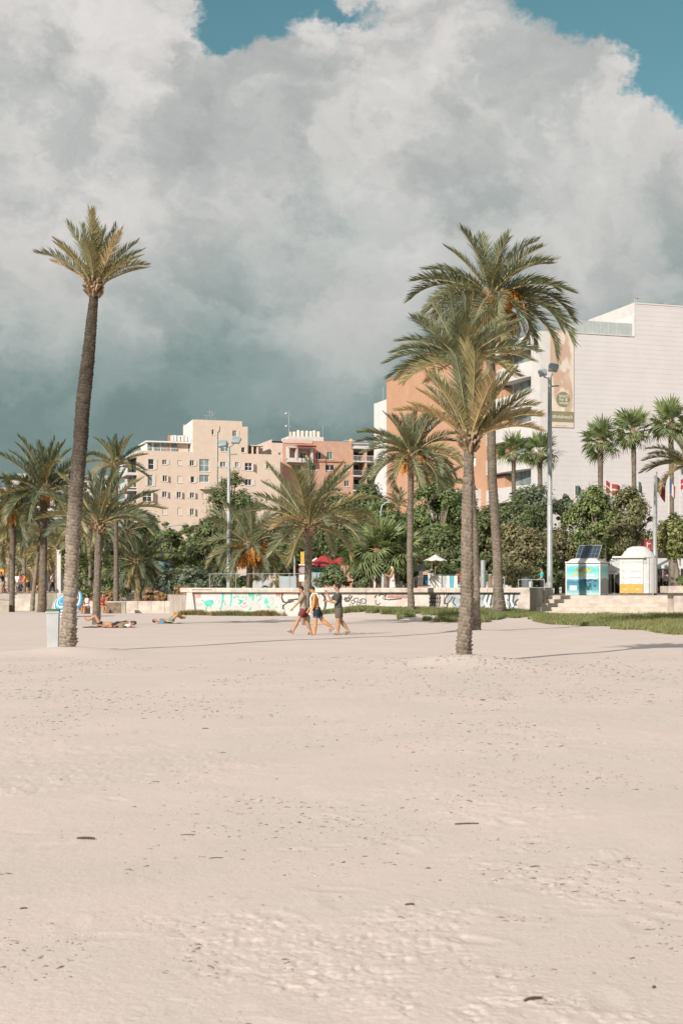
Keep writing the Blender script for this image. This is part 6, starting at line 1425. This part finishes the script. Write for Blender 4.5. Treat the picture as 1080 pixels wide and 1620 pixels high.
# parked cars glimpsed behind the bushes, bicycles at the left edge
def car(label, px, Y, m):
    root = thing('parked_car', (wx(px, Y), Y, PZ), label, 'car', 'cars parked behind the wall'); L, W, H = 4.1, 1.7, 1.45
    prof = [(-2.05, .35), (-2.05, .75), (-1.75, .88), (-1.0, .95), (-.45, 1.40), (.75, 1.45), (1.45, 1.02), (2.0, .92), (2.05, .4), (1.7, .25), (-1.7, .25)]
    mb = MB(); mb.prism([(x, -W/2, z) for x, z in prof], (0, W, 0)); mb.build('body', m, root)
    for q in ([(-.88, .98), (-.42, 1.34), (.1, 1.36), (.1, .98)], [(.18, .98), (.18, 1.36), (.68, 1.37), (1.25, 1.0)]):
        mb = MB(); mb.prism([(x, -W/2-.012, z) for x, z in q], (0, .01, 0)); mb.build('side_window', M_GLASS, root)
    for x in (-1.3, 1.3):
        for y in (-W/2+.08, W/2-.08): mb = MB(); mb.tube([(x, y-.11, .32), (x, y+.11, .32)], .32, 14); w = mb.build('wheel', M_BLKP, root); mb = MB(); mb.tube([(x, y-.118, .32), (x, y-.108, .32)], .18, 10); mb.build('rim', M_METAL, w)
    for x in (-2.05, 1.98): mb = MB(); mb.bx(x, x+.07, -.75, -.5, .66, .8); mb.build('headlight', M_LENS, root)
car('white car glimpsed behind the oleander left of the lamp post', 340, 104, M_WP); car('silver grey car behind the railing right of the lamp post', 392, 104, M_BIN); car('dark car behind the bushes of the flower bed', 292, 108, M_GREY)
def bicycle(label, px, Y, ang, m):
    root = thing('bicycle', (wx(px, Y), Y, PZ), label, 'bicycle', 'bicycles parked by the left edge', ang); r = .33
    for x in (-.52, .52):
        mb = MB(); pts = [(x+r*math.cos(a), 0, r+r*math.sin(a)) for a in [i*math.pi/8 for i in range(17)]]; mb.tube(pts, .02, 5, 0, False)
        for i in range(0, 16, 2): mb.tube([(x, 0, r), pts[i]], .006, 3, 0, False)
        mb.build('wheel', M_BLKP, root)
    mb = MB(); s, c_, h, b = (-.18, 0, .85), (-.05, 0, .3), (.36, 0, .88), (-.52, 0, .33)
    for p, q in ((s, c_), (c_, h), (s, h), (c_, b), (s, b), (h, (.52, 0, .33))): mb.tube([p, q], .02, 5)
    mb.build('frame', m, root); mb = MB(); mb.ell((-.2, 0, .93), (.13, .07, .04), None, 8, 5); mb.tube([s, (-.2, 0, .92)], .016, 5); mb.build('saddle', M_BLKP, root); mb = MB(); mb.tube([(.40, -.27, 1.02), (.36, 0, 1.0), (.40, .27, 1.02)], .016, 5); mb.tube([h, (.36, 0, 1.0)], .016, 5); mb.build('handlebar', M_METAL, root)
bicycle('dark bicycle parked at the very left edge', 3, 112, R(20), M_GREY); bicycle('red bicycle parked beside the left edge palm', 12, 113, R(-15), M_REDP); bicycle('pale bicycle parked just right of the left edge palm', 27, 114, R(60), M_WP)
def orange_box():
    Y = 116; root = thing('post_box', (wx(3, Y), Y, PZ), 'orange box on a post at the left edge above the bicycles', 'box'); z = lambda y: wz(y, Y)-PZ
    mb = MB(); mb.prism([(-.5, 0, z(909)), (.12, 0, z(909)), (.2, 0, z(907)), (.2, 0, z(902)), (.12, 0, z(900)), (-.5, 0, z(900))], (0, .4, 0)); mb.build('box', mat('orange box paint', (.62, .27, .04), .5, .1, 3), root); mb = MB(); mb.tube([(0, .2, 0), (0, .2, z(909))], .05, 6); mb.build('post', M_GREY, root)
orange_box()
def notice_column():
    Y = 118; root = thing('white_column', (wx(94, Y), Y, PZ), 'pale square pillar between the stout palm and the tall slender trunk', 'pillar'); h = wz(872, Y)-PZ
    mb = MB(); mb.bx(-.16, .16, -.16, .16, 0, h); mb.build('shaft', M_WHITE, root); mb = MB(); mb.bx(-.2, .2, -.2, .2, h, h+.1); mb.build('cap', M_WHITE, root)
notice_column()
# ---------------------------------------------------------------- things lying on the sand
M_DRIFT = mat('dark driftwood', (.11, .075, .05), .9, .4, 8)
def stick(label, px, py, wpx, th, ang, bend=.1):
    Y = F*CAMZ/(py-HY); x = wx(px, Y); L = wpx/F*Y; z = sand_z(x, Y)
    root = tagmesh = None; mb = MB(); ca, sa = math.cos(ang), math.sin(ang); n = 6
    th *= .55; mb.tube([(L*(i/n-.5)*ca-bend*L*math.sin(math.pi*i/n)*sa, L*(i/n-.5)*sa+bend*L*math.sin(math.pi*i/n)*ca, th*.6) for i in range(n+1)], [th*(.55+.45*math.sin(math.pi*(i+.6)/(n+1.2))) for i in range(n+1)], 6)
    o = mb.build('driftwood_stick', M_DRIFT, None, (x, Y, z)); tag(o, label, 'stick', 'bits of driftwood on the sand'); return o
stick('straight brown stick right of centre in the middle of the sand', 738, 1308, 38, .013, .1, .03); stick('dark ragged stick near the lower right corner of the sand', 843, 1595, 34, .016, .5, .12)
stick('dark lump of wood in the sand at lower left', 136, 1336, 28, .020, .0, .1); stick('short brown stick lower right of centre', 648, 1441, 15, .010, .2); stick('small dark stick in the sand right of centre', 845, 1378, 18, .009, .5)
stick('thin dark twig in the sand left of centre', 342, 1364, 22, .006, .15, .15); stick('thin twig beside the sand lumps left of centre', 297, 1326, 22, .007, .1); stick('dark chip of wood far out on the sand to the right', 763, 1110, 9, .014, .0)
stick('small chip lying upright in the lower right corner', 1034, 1572, 9, .013, 1.1); stick('tiny dark stick in the sand near the left edge', 38, 1450, 11, .010, .3)
stick('little dark twig near the left side in the mid sand', 325, 1155, 10, .012, .1); stick('pale brown twig on the right side of the sand', 908, 1419, 16, .006, .1)
# ---------------------------------------------------------------- people
def skin(name, c): return mat(name, c, .6, .08, 6, spec=.35)
SK1 = skin('tanned skin', (.42, .225, .135)); SK2 = skin('sunlit warm skin', (.52, .25, .095)); SK3 = skin('brown skin', (.34, .18, .11)); SK4 = skin('fair skin', (.56, .36, .26)); SK5 = skin('dark skin', (.16, .09, .06))
HB = mat('black hair', (.025, .02, .018), .6, .3, 20); HBR = mat('dark brown hair', (.07, .045, .03), .6, .3, 20); HBL = mat('blonde hair', (.62, .47, .27), .6, .2, 20)
def cloth(name, c): return mat(name, c, .9, .10, 7, bump=.006, bscale=12)
C_BEI = cloth('beige T-shirt cloth', (.33, .265, .20)); C_BUR = cloth('burgundy shorts cloth', (.17, .045, .045)); C_NAV = cloth('navy shorts cloth', (.03, .035, .05)); C_BLUT = cloth('blue shorts trim', (.05, .13, .24)); C_DGR = cloth('dark grey green T-shirt cloth', (.065, .07, .06)); C_CHA = cloth('charcoal shorts cloth', (.125, .105, .09)); C_WHT = cloth('white cotton', (.74, .71, .69)); C_TUR = cloth('turquoise shirt cloth', (.06, .40, .44)); C_GRN = cloth('bright green shirt cloth', (.05, .38, .16)); C_ORG = cloth('orange towel cloth', (.62, .26, .04)); C_RED = cloth('red swimwear', (.50, .06, .05)); C_BLK = cloth('black swimwear', (.03, .03, .032)); C_TEAL = cloth('sea green shorts', (.14, .30, .25)); C_KHA = cloth('khaki cloth', (.24, .20, .14)); C_PINK = cloth('pale pink cloth', (.62, .45, .42)); C_BLU = cloth('blue cap cloth', (.10, .24, .38))
M_SOLE = mat('brown sandal leather', (.13, .085, .06), .8, .2, 8); M_SOLER = mat('wine red sandals', (.16, .04, .045), .8, .2, 8)

def remesh(mb, vox, name, m):
    me = bpy.data.meshes.new(name); me.from_pydata(mb.v, [], mb.f); me.update()
    bm = bmesh.new(); bm.from_mesh(me); bmesh.ops.remove_doubles(bm, verts=bm.verts, dist=1e-5); bmesh.ops.recalc_face_normals(bm, faces=bm.faces); bm.to_mesh(me); bm.free()
    o = bpy.data.objects.new(name, me); col.objects.link(o)
    md = o.modifiers.new('r', 'REMESH'); md.mode = 'VOXEL'; md.voxel_size = vox; md.use_smooth_shade = True
    sm = o.modifiers.new('s', 'SMOOTH'); sm.factor = .5; sm.iterations = 3
    dg = bpy.context.evaluated_depsgraph_get(); out = bpy.data.meshes.new_from_object(o.evaluated_get(dg)); bpy.data.objects.remove(o)
    out.materials.clear(); out.materials.append(m); out.name = name; return out
def loft(mb, rings, n=14):
    """rings: (centre, side radius, front radius, side axis, front axis)"""
    vs = []
    for c, rs, rf, sx, fx in rings:
        for j in range(n): a = 2*math.pi*j/n; vs.append(c+sx*(rs*math.cos(a))+fx*(rf*math.sin(a)))
    fs = [(i*n+j, i*n+(j+1) % n, (i+1)*n+(j+1) % n, (i+1)*n+j) for i in range(len(rings)-1) for j in range(n)]
    fs += [tuple(range(n))[::-1], tuple(range((len(rings)-1)*n, len(rings)*n))]; mb.add(vs, fs)
def caps(mb, a, b, ra, rb, mid=None):
    a, b = Vector(a), Vector(b); m = a.lerp(b, .35)
    mb.tube([a, m, b], [ra, mid or (ra*.62+rb*.38)*1.03, rb], 12); mb.ell(a, (ra,)*3, None, 12, 8); mb.ell(b, (rb,)*3, None, 12, 8)
def dirv(a, out=0.0, s=1):
    """unit vector hanging down, swung forward by a degrees (forward = -x), sideways by out"""
    a = R(a); o = R(out); return Vector((-math.sin(a)*math.cos(o), s*math.sin(o), -math.cos(a)*math.cos(o)))
def person(label, loc, H=1.76, face=0.0, lean=4, legs=((18, 6), (-20, 14)), arms=((22, 15, 8), (-18, 10, 8)), skinm=SK1, hair=HB, hairlen=0, top=None, sleeves=True, bottom=None, shortlen=.55, dress=None, shoes=None, headp=8, build_=1.0, vox=.014, lie=None, seat=None, foot=(0, 0), extras=None, bottomwear='shorts', group=None, cat=None, rollz=0.0, bare_top_trim=None, fem=False):
    """feet on the ground at loc; faces -x turned by face. legs: (thigh swing, knee bend) for left(+y far) ... index 0 = near side (-y)"""
    root = thing('person', loc, label, cat or 'person', group, face); B = build_; h = H
    hip = Vector((0, 0, .52*h)); la = R(lean); upv = Vector((-math.sin(la), 0, math.cos(la))); fw = Vector((-math.cos(la), 0, -math.sin(la))); sd = Vector((0, 1, 0))
    J = {}; low = 1e9
    for i, s in enumerate((-1, 1)):
        hp = hip+sd*s*.052*h+Vector((0, 0, -.01*h)); t, k = legs[i][0], legs[i][1]; out = legs[i][2] if len(legs[i]) > 2 else 2
        kn = hp+dirv(t, out, s)*.245*h; an = kn+dirv(t-k, out*.5, s)*.235*h; fa = foot[i]
        fd = Vector((-math.cos(R(fa)), 0, math.sin(R(fa)))) if lie is None else (dirv(t-k+80, 0, s))
        toe = an+Vector((0, 0, -.030*h))+fd*.095*h if lie is None else an+fd*.10*h
        J[i] = (hp, kn, an, toe, fd); low = min(low, an.z-.04*h, toe.z-.012*h)
    sh0 = hip+upv*.295*h; nk = hip+upv*.33*h; hr = R(headp); hup = Vector((-math.sin(la+hr), 0, math.cos(la+hr))); hfw = Vector((-math.cos(la+hr), 0, -math.sin(la+hr)))
    hc = nk+upv*.022*h+hup*.072*h
    A = {}
    for i, s in enumerate((-1, 1)):
        sw, el = arms[i][0], arms[i][1]; out = arms[i][2] if len(arms[i]) > 2 else 8; sp = sh0+sd*s*(.100 if not fem else .088)*h*B-upv*.012*h
        eb = sp+dirv(sw, out, s)*.172*h; inn = arms[i][3] if len(arms[i]) > 3 else out*.3; wr = eb+dirv(sw+el, inn, s)*.148*h; A[i] = (sp, eb, wr, dirv(sw+el, inn, s))
    body = MB(); k = h*B
    wa, ch_ = (.070, .092) if not fem else (.060, .080)
    rings = [(hip-upv*.05*h, .072*k, .055*k), (hip, .094*k, .068*k), (hip+upv*.09*h, wa*k*1.08, .060*k), (hip+upv*.14*h, wa*k*1.12, .060*k), (hip+upv*.22*h, ch_*k*1.08, .070*k), (hip+upv*.27*h, ch_*k*1.12, .064*k), (hip+upv*.305*h, .070*k, .045*k), (hip+upv*.32*h, .035*k, .034*k)]
    loft(body, [(c, a, b, sd, fw) for c, a, b in rings]); caps(body, nk-upv*.02*h, nk+upv*.03*h+hup*.01*h, .031*h, .029*h)
    Rm = Matrix((hfw*-1, sd, hup)).transposed()      # head frame: x back
    body.ell(hc, (.054*h, .043*h, .064*h), Rm); body.ell(hc+hfw*.020*h-hup*.030*h, (.033*h, .032*h, .036*h), Rm)
    body.ell(hc+hfw*.055*h-hup*.010*h, (.012*h, .008*h, .013*h), Rm, 8, 6); body.ell(hc+hfw*.047*h-hup*.036*h, (.009*h, .014*h, .006*h), Rm, 8, 6)
    for s in (-1, 1): body.ell(hc+sd*s*.044*h-hup*.006*h, (.012*h, .006*h, .018*h), Rm, 8, 6)
    for i in (0, 1):
        hp, kn, an, toe, fd = J[i]; s = (-1, 1)[i]
        caps(body, hp, kn, .060*k, .038*k); mid = kn.lerp(an, .32); caf = (kn-an).normalized().cross(sd); caps(body, kn, an, .036*k, .022*h, .043*k)
        heel = an-fd*.022*h+Vector((0, 0, -.018*h)) if lie is None else an-fd*.02*h
        loft(body, [(heel, .014*h, .014*h, sd, Vector((0, 0, 1))), (an.lerp(toe, .25)+Vector((0, 0, -.006*h))*(lie is None), .022*h, .022*h, sd, Vector((0, 0, 1))), (an.lerp(toe, .65), .026*h, .016*h, sd, Vector((0, 0, 1))), (toe, .022*h, .009*h, sd, Vector((0, 0, 1)))], 10)
        sp, eb, wr, hd = A[i]; body.ell(sp, (.034*k,)*3, None, 12, 8); caps(body, sp, eb, .035*k, .028*k); caps(body, eb, wr, .028*k, .017*h)
        body.ell(wr+hd*.032*h, (.016*h, .020*h, .034*h), None, 10, 7)
    me = remesh(body, vox, 'body', skinm)
    fm = MB()                                              # fingers, bent and of unequal length, thumb from the side of the palm
    for i, s in ((0, -1), (1, 1)):
        sp, eb, wr, hd = A[i]; ax = hd.cross(sd).normalized() if abs(hd.dot(sd)) < .9 else Vector((1, 0, 0)); pc = wr+hd*.052*h
        for q, l in enumerate((.034, .040, .037, .029)):
            o = ax*(.0085*h*(q-1.5))*-1; p0 = pc+o; p1 = p0+(hd*.75-sd*s*.25).normalized()*l*h*.55; p2 = p1+(hd*.45-sd*s*.75).normalized()*l*h*.5; fm.tube([p0-hd*.01*h, p0, p1, p2], [.0052*h, .0052*h, .0046*h, .0036*h], 6)
        t0 = wr+hd*.022*h-ax*-.014*h; t1 = t0+(hd*.6+ax*.7-sd*s*.2).normalized()*.026*h; t2 = t1+(hd*.9+ax*.1-sd*s*.3).normalized()*.020*h; fm.tube([t0-ax*.006*h, t1, t2], [.0066*h, .0056*h, .0044*h], 6)
    bm = bmesh.new(); bm.from_mesh(me); t = fm.mesh('hand', skinm); bm.from_mesh(t); bm.to_mesh(me); bm.free(); me.polygons.foreach_set('use_smooth', [True]*len(me.polygons))
    inner = root
    off = Vector((0, 0, -low)) if (lie is None and seat is None) else Vector((0, 0, 0))
    if seat is not None: off = Vector((0, 0, seat+.05*h-hip.z))
    Mx = Matrix.Translation(off)
    if lie is not None: Mx = Matrix.Translation(Vector((0, 0, .075*h))) @ Matrix.Rotation(R(lie), 4, 'Y') @ Matrix.Translation(-hip)
    parts = [link('body', me, root)]
    def put(mb, name, m, rm=True, vx=None): parts.append(link(name, remesh(mb, vx or vox, name, m) if rm else mb.mesh(name, m), root))
    # hair
    hm = MB(); hm.ell(hc-hfw*.010*h+hup*.013*h, (.054*h, .0475*h, .060*h), Rm, 14, 10)
    if hairlen: hm.ell(hc-hfw*.030*h-hup*.045*h*hairlen, (.032*h, .046*h, .06*h*(1+hairlen*.6)), Rm, 12, 9)
    put(hm, 'hair', hair)
    em = MB()
    for s in (-1, 1): em.ell(hc+hfw*.048*h+sd*s*.018*h+hup*.004*h, (.006*h, .007*h, .004*h), Rm, 8, 5)
    put(em, 'eyes', M_BLKP, False)
    if top is not None:
        c = MB(); g_ = .011*h
        loft(c, [(p, a+g_, b+g_, sd, fw) for p, a, b in [(hip+upv*.015*h, .096*k, .072*k)]+rings[2:7]])
        if sleeves:
            for i in (0, 1): sp, eb, wr, hd = A[i]; caps(c, sp, sp.lerp(eb, .62), .045*k, .042*k)
        put(c, 'shirt', top)
    if dress is not None:
        c = MB(); c0 = Vector((0, 0, 0)); loft(c, [(Vector((.01, 0, .26*h)), .135*k, .12*k, sd, fw), (Vector((0, 0, .40*h)), .115*k, .10*k, sd, fw), (hip, .102*k, .082*k, sd, fw), (hip+upv*.10*h, .074*k, .064*k, sd, fw), (hip+upv*.17*h, .086*k, .074*k, sd, fw), (hip+upv*.235*h, .094*k, .076*k, sd, fw)])
        for i in (0, 1): sp = A[i][0]; c.tube([sp*.82+hip*.0+Vector((0, 0, sp.z*.18))-upv*.06*h, sp*.75+Vector((0, 0, sp.z*.25))+upv*.025*h], .012*h, 6)
        put(c, 'dress', dress)
    if bottom is not None:
        c = MB(); g_ = .014*h; loft(c, [(hip-upv*.045*h, .084*k+g_, .066*k+g_, sd, fw), (hip, .094*k+g_, .070*k+g_, sd, fw), (hip+upv*.045*h, .084*k+g_*.6, .064*k+g_*.6, sd, fw)])
        for i in (0, 1): hp, kn, an, toe, fd = J[i]; e = hp.lerp(kn, min(1, shortlen)); c.tube([hp+(hp-e)*.08, hp.lerp(e, .5), e], [.060*k+g_, .056*k+g_*.9, .050*k*(1-.2*max(0, shortlen-.5))+g_*.9], 12)
        if shortlen > 1:
            for i in (0, 1): hp, kn, an, toe, fd = J[i]; c.tube([hp.lerp(kn, .9), kn, kn.lerp(an, .92)], [.05*k, .046*k, .036*k], 12)
        put(c, bottomwear, bottom)
    if shoes is not None:
        for i in (0, 1):
            hp, kn, an, toe, fd = J[i]; c = MB(); dn = fd.cross(sd).normalized(); dn = dn if dn.z < 0 else -dn; base = an+dn*.042*h
            c.prism([base-fd*.032*h-sd*.022*h, base+fd*.05*h-sd*.026*h, base+fd*.105*h-sd*.018*h, base+fd*.105*h+sd*.018*h, base+fd*.05*h+sd*.026*h, base-fd*.032*h+sd*.022*h], dn*.014*h); m_ = an.lerp(toe, .55); c.tube([m_-sd*.029*h+dn*.012*h, m_-dn*.019*h, m_+sd*.029*h+dn*.012*h], [(.007*h, .012*h)]*3, 6); put(c, 'sandal', shoes, False)
    if extras: extras(put, dict(hip=hip, J=J, A=A, hc=hc, hup=hup, hfw=hfw, upv=upv, fw=fw, sd=sd, h=h, k=k, Rm=Rm, sh0=sh0, nk=nk, rings=rings))
    for p in parts: p.matrix_local = Mx
    return root

# the three walkers
WK = 'three men walking along the beach'
person('man in a beige T-shirt and burgundy shorts, front walker of the three', gplace(480, 52.2), 1.78, R(4), 4, ((29, 4), (-15, 10)), ((34, 10, 10), (-20, 18, 8)), SK1, HB, 0, C_BEI, True, C_BUR, .62, shoes=M_SOLER, foot=(22, -14), headp=14, group=WK)
def towel(put, d):
    c = MB(); h = d['h']; s0 = d['A'][0][0]; fw, up, sd = d['fw'], d['upv'], d['sd']
    a = s0-sd*-.035*h+up*.036*h; pts = [a-fw*.085*h-up*.10*h, a-fw*.055*h+up*.004*h, a+fw*.03*h+up*.012*h, a+fw*.078*h-up*.06*h, a+fw*.098*h-up*.19*h, a+fw*.10*h-up*.27*h]
    c.tube(pts, [(.018*h, .05*h), (.02*h, .05*h), (.02*h, .05*h), (.02*h, .05*h), (.02*h, .052*h), (.018*h, .055*h)], 10); put(c, 'towel', C_WHT)
    c = MB(); p = d['A'][0][2]+d['A'][0][3]*.05*h; c.ell(p+Vector((-.03, .03, -.02)), (.05, .05, .06)); put(c, 'held_cup', C_WHT, False)
    for i in (0, 1):
        hp, kn = d['J'][i][0], d['J'][i][1]; c = MB(); e = hp.lerp(kn, .52); f = hp.lerp(kn, .66); c.tube([e, f], [.066*h, .063*h], 12); put(c, 'shorts_trim', C_BLUT)
person('shirtless man in navy shorts with a white towel over his shoulder, middle walker', gplace(501, 51.6), 1.77, R(-2), 9, ((6, 3), (-28, 26)), ((4, 12, 9), (14, 22, 8)), SK2, HB, 0, None, True, C_NAV, .58, shoes=M_SOLE, foot=(0, -42), headp=22, group=WK, extras=towel, build_=1.04)
def phone(put, d):
    c = MB(); p = d['A'][0][2]+d['A'][0][3]*.07*d['h']; c.box(p+Vector((-.03, 0, .03)), (.014, .07, .14), (0, R(20), 0)); put(c, 'phone', M_BLKP, False)
    c = MB(); h = d['h']; q = d['hc']+d['hfw']*.050*h+d['hup']*.006*h; c.ell(q, (.012*h, .042*h, .010*h), d['Rm'], 10, 6); put(c, 'sunglasses', M_BLKP, False)
person('man in dark T-shirt and charcoal shorts with one hand raised to his face, rear walker', gplace(535, 51.8), 1.80, R(6), 1, ((3, 3), (-15, 22)), ((24, 78, 6), (52, 98, 6)), SK1, HB, 0, C_DGR, True, C_CHA, .72, shoes=M_SOLE, foot=(0, -32), headp=12, group=WK, extras=phone, build_=1.06)

# people on the promenade
person('blonde woman in a short white dress above the graffiti wall', (wx(621, 86.5), 86.5, PZ), 1.72, R(0), 2, ((3, 2), (-3, 2)), ((24, 88, 6), (20, 84, 6)), SK1, HBL, .9, None, False, None, dress=C_WHT, fem=True, vox=.018, headp=14)
person('man in a turquoise shirt standing by the bins above the wall end', (wx(857, 87.5), 87.5, PZ), 1.66, R(5), 2, ((3, 2), (-4, 3)), ((10, 60, 6), (-4, 12, 8)), SK2, HBR, 0, C_TUR, True, C_BLK, .95, vox=.02, headp=10)
person('person in a green top and pale trousers between the palm trunks', (wx(770, 90), 90, PZ), 1.55, R(20), 0, ((4, 2), (-4, 3)), ((10, 30, 6), (-4, 12, 8)), SK3, HBR, .5, C_GRN, True, C_WHT, 1.2, vox=.022, bottomwear='trousers')
person('person in a pale brown top walking under the awning, right of two', (wx(1052, 112), 112, PZ), 1.78, R(30), 0, ((8, 2), (-8, 3)), ((4, 20, 10), (-4, 12, 10)), SK3, HB, 0, C_PINK, True, C_BLK, .8, vox=.024, group='people under the awnings')
person('bare armed person under the awning, left of two', (wx(1041, 113), 113, PZ), 1.66, R(-20), 0, ((5, 2), (-5, 3)), ((4, 20, 10), (-4, 12, 10)), SK1, HBR, .6, C_KHA, False, C_BLK, .8, vox=.024, group='people under the awnings')
LP = 'people on the far left promenade'
def wrap(m):
    def f(put, d):
        c = MB(); h = d['h']; loft(c, [(d['hip']-d['upv']*.28*h, .11*h, .10*h, d['sd'], d['fw']), (d['hip'], .115*h, .095*h, d['sd'], d['fw']), (d['hip']+d['upv']*.2*h, .12*h, .09*h, d['sd'], d['fw']), (d['sh0'], .10*h, .07*h, d['sd'], d['fw'])]); put(c, 'towel', m)
    return f
person('person wrapped in orange behind the leaning palm', (wx(59, 116), 116, PZ), 1.75, R(15), 2, ((6, 2), (-6, 3)), ((4, 20, 10), (-4, 12, 10)), SK3, HB, 0, None, False, C_BLK, .7, vox=.026, group=LP, extras=wrap(C_ORG))
person('person in an orange top bending left of the leaning palm', (wx(45, 117), 117, PZ), 1.7, R(10), 32, ((10, 4), (-6, 3)), ((20, 30, 10), (24, 20, 10)), SK2, HB, 0, C_ORG, True, C_BLK, .9, vox=.026, group=LP)
person('person in a pale top walking right of the stout palm', (wx(83, 121), 121, PZ), 1.76, R(170), 2, ((14, 4), (-14, 8)), ((14, 20, 8), (-14, 12, 8)), SK3, HB, 0, C_PINK, True, C_BLK, 1.2, vox=.026, group=LP, bottomwear='trousers')
person('dark haired cyclist by the bicycles at the left edge', (wx(6, 111), 111, PZ), 1.72, R(25), 14, ((20, 20), (-10, 20)), ((50, 20, 6), (46, 20, 6)), SK3, HB, .3, C_BLK, True, C_KHA, .7, vox=.026, group=LP)
person('person in a red top far off by the left shop fronts', (wx(33, 130), 130, PZ), 1.74, R(80), 2, ((8, 4), (-8, 4)), ((8, 20, 8), (-8, 12, 8)), SK3, HBR, 0, C_RED, True, C_NAV, 1.2, vox=.028, group=LP, bottomwear='trousers')
person('person in white clothes beside the shop fronts, left of the slim far palm', (wx(28, 121), 121, PZ), 1.7, R(60), 2, ((8, 4), (-8, 4)), ((8, 20, 8), (-8, 12, 8)), SK5, HB, 0, C_WHT, True, C_KHA, .9, vox=.028, group=LP)

# people resting on the beach
p = gplace(138.5, 93.5)
def otowel(put, d):
    c = MB(); h = d['h']; s1 = d['A'][1][0]; c.tube([s1+Vector((.04, -.02, .05)), s1+Vector((.06, .03, -.15)), d['hip']+Vector((.02, .18, -.02)), d['hip']+Vector((-.05, .19, -.30)), d['hip']+Vector((-.06, .20, -.62))], [(.07, .10), (.08, .12), (.08, .12), (.08, .12), (.05, .1)], 10); put(c, 'towel', C_ORG)
person('dark haired person in white sitting with an orange towel by the low bed wall', (p.x, p.y, p.z), 1.68, R(60), 2, ((84, 84), (80, 78)), ((20, 60, 8), (24, 66, 6)), SK3, HB, .9, C_WHT, False, C_PINK, .5, vox=.02, seat=.42, fem=True, extras=otowel)
p = gplace(162.5, 93.5)
person('person in red swimwear sitting half hidden behind the low palm trunk', (p.x, p.y, p.z), 1.7, R(120), 6, ((84, 84), (80, 78)), ((20, 50, 10), (24, 56, 8)), SK1, HBR, .8, C_RED, False, C_RED, .35, vox=.02, seat=.42, fem=True)
def lay_towel(label, px, Y, L, W, m, ang=0):
    p = gplace(px, Y); mb = MB(); n = 12
    V = []
    for i in range(n+1):
        for j in range(5): x = L*(i/n-.5); y = W*(j/4-.5); V.append((x, y, float(gz1(p.x+x, p.y+y))-p.z+.025+.012*math.sin(i*1.7+j)))
    mb.add(V, [(i*5+j, (i+1)*5+j, (i+1)*5+j+1, i*5+j+1) for i in range(n) for j in range(4)]); 
    E = [(x, y, z-.03) for x, y, z in V]; mb.add(E, [(i*5+j+1, (i+1)*5+j+1, (i+1)*5+j, i*5+j) for i in range(n) for j in range(4)])
    o = mb.build('beach_towel', m, None, p); tag(o, label, 'towel', 'towels under the sunbathers'); return o
lay_towel('dark red towel under the knees-up sunbather beside the low palm', 160, 60.5, 1.5, .8, C_BUR); lay_towel('red towel under the dark clad sunbather', 189, 60.3, 1.3, .75, C_RED); lay_towel('dark towel under the lone sunbather by the wall end', 270, 68, 1.25, .75, C_NAV)
p = gplace(160, 60.5)
person('sunbather with bent knees lying beside the low palm trunk', p, 1.68, R(0), 0, ((62, 92, 4), (48, 64, 4)), ((-12, 20, 12), (-8, 10, 12)), SK1, HBR, .3, None, False, C_BLK, .25, vox=.016, lie=90, fem=True)
p = gplace(186, 60.3)
person('dark clad sunbather lying with the head to the right of the low palm', (p.x, p.y, p.z), 1.66, R(180), 0, ((6, 6, 4), (14, 20, 4)), ((10, 60, 12), (-8, 30, 12)), SK3, HBR, .5, C_BLK, False, C_BLK, .5, vox=.016, lie=-84, fem=True)
p = gplace(269, 68)
person('lone sunbather in sea green shorts lying by the graffiti wall end, knees up', p, 1.72, R(180), 0, ((58, 96, 4), (40, 60, 4)), ((-10, 18, 12), (-8, 10, 12)), SK2, HBR, 0, None, False, C_TEAL, .5, vox=.016, lie=90)
def bag(label, px, Y, m, s):
    p = gplace(px, Y); mb = MB(); mb.ell((0, 0, .10*s), (.20*s, .13*s, .14*s)); mb.tube([(-.12*s, 0, .2*s), (0, 0, .30*s), (.12*s, 0, .2*s)], .012, 5); o = mb.build('beach_bag', m, None, p); tag(o, label, 'bag', 'bags on the sand')
bag('blue and white bag at the head of the lone sunbather', 257, 67.6, C_BLU, .8); bag('small white bag right of the dark clad sunbather', 202, 60.2, C_WHT, .9); bag('grey green bag between the two sunbathers', 192, 59.9, C_KHA, .7)
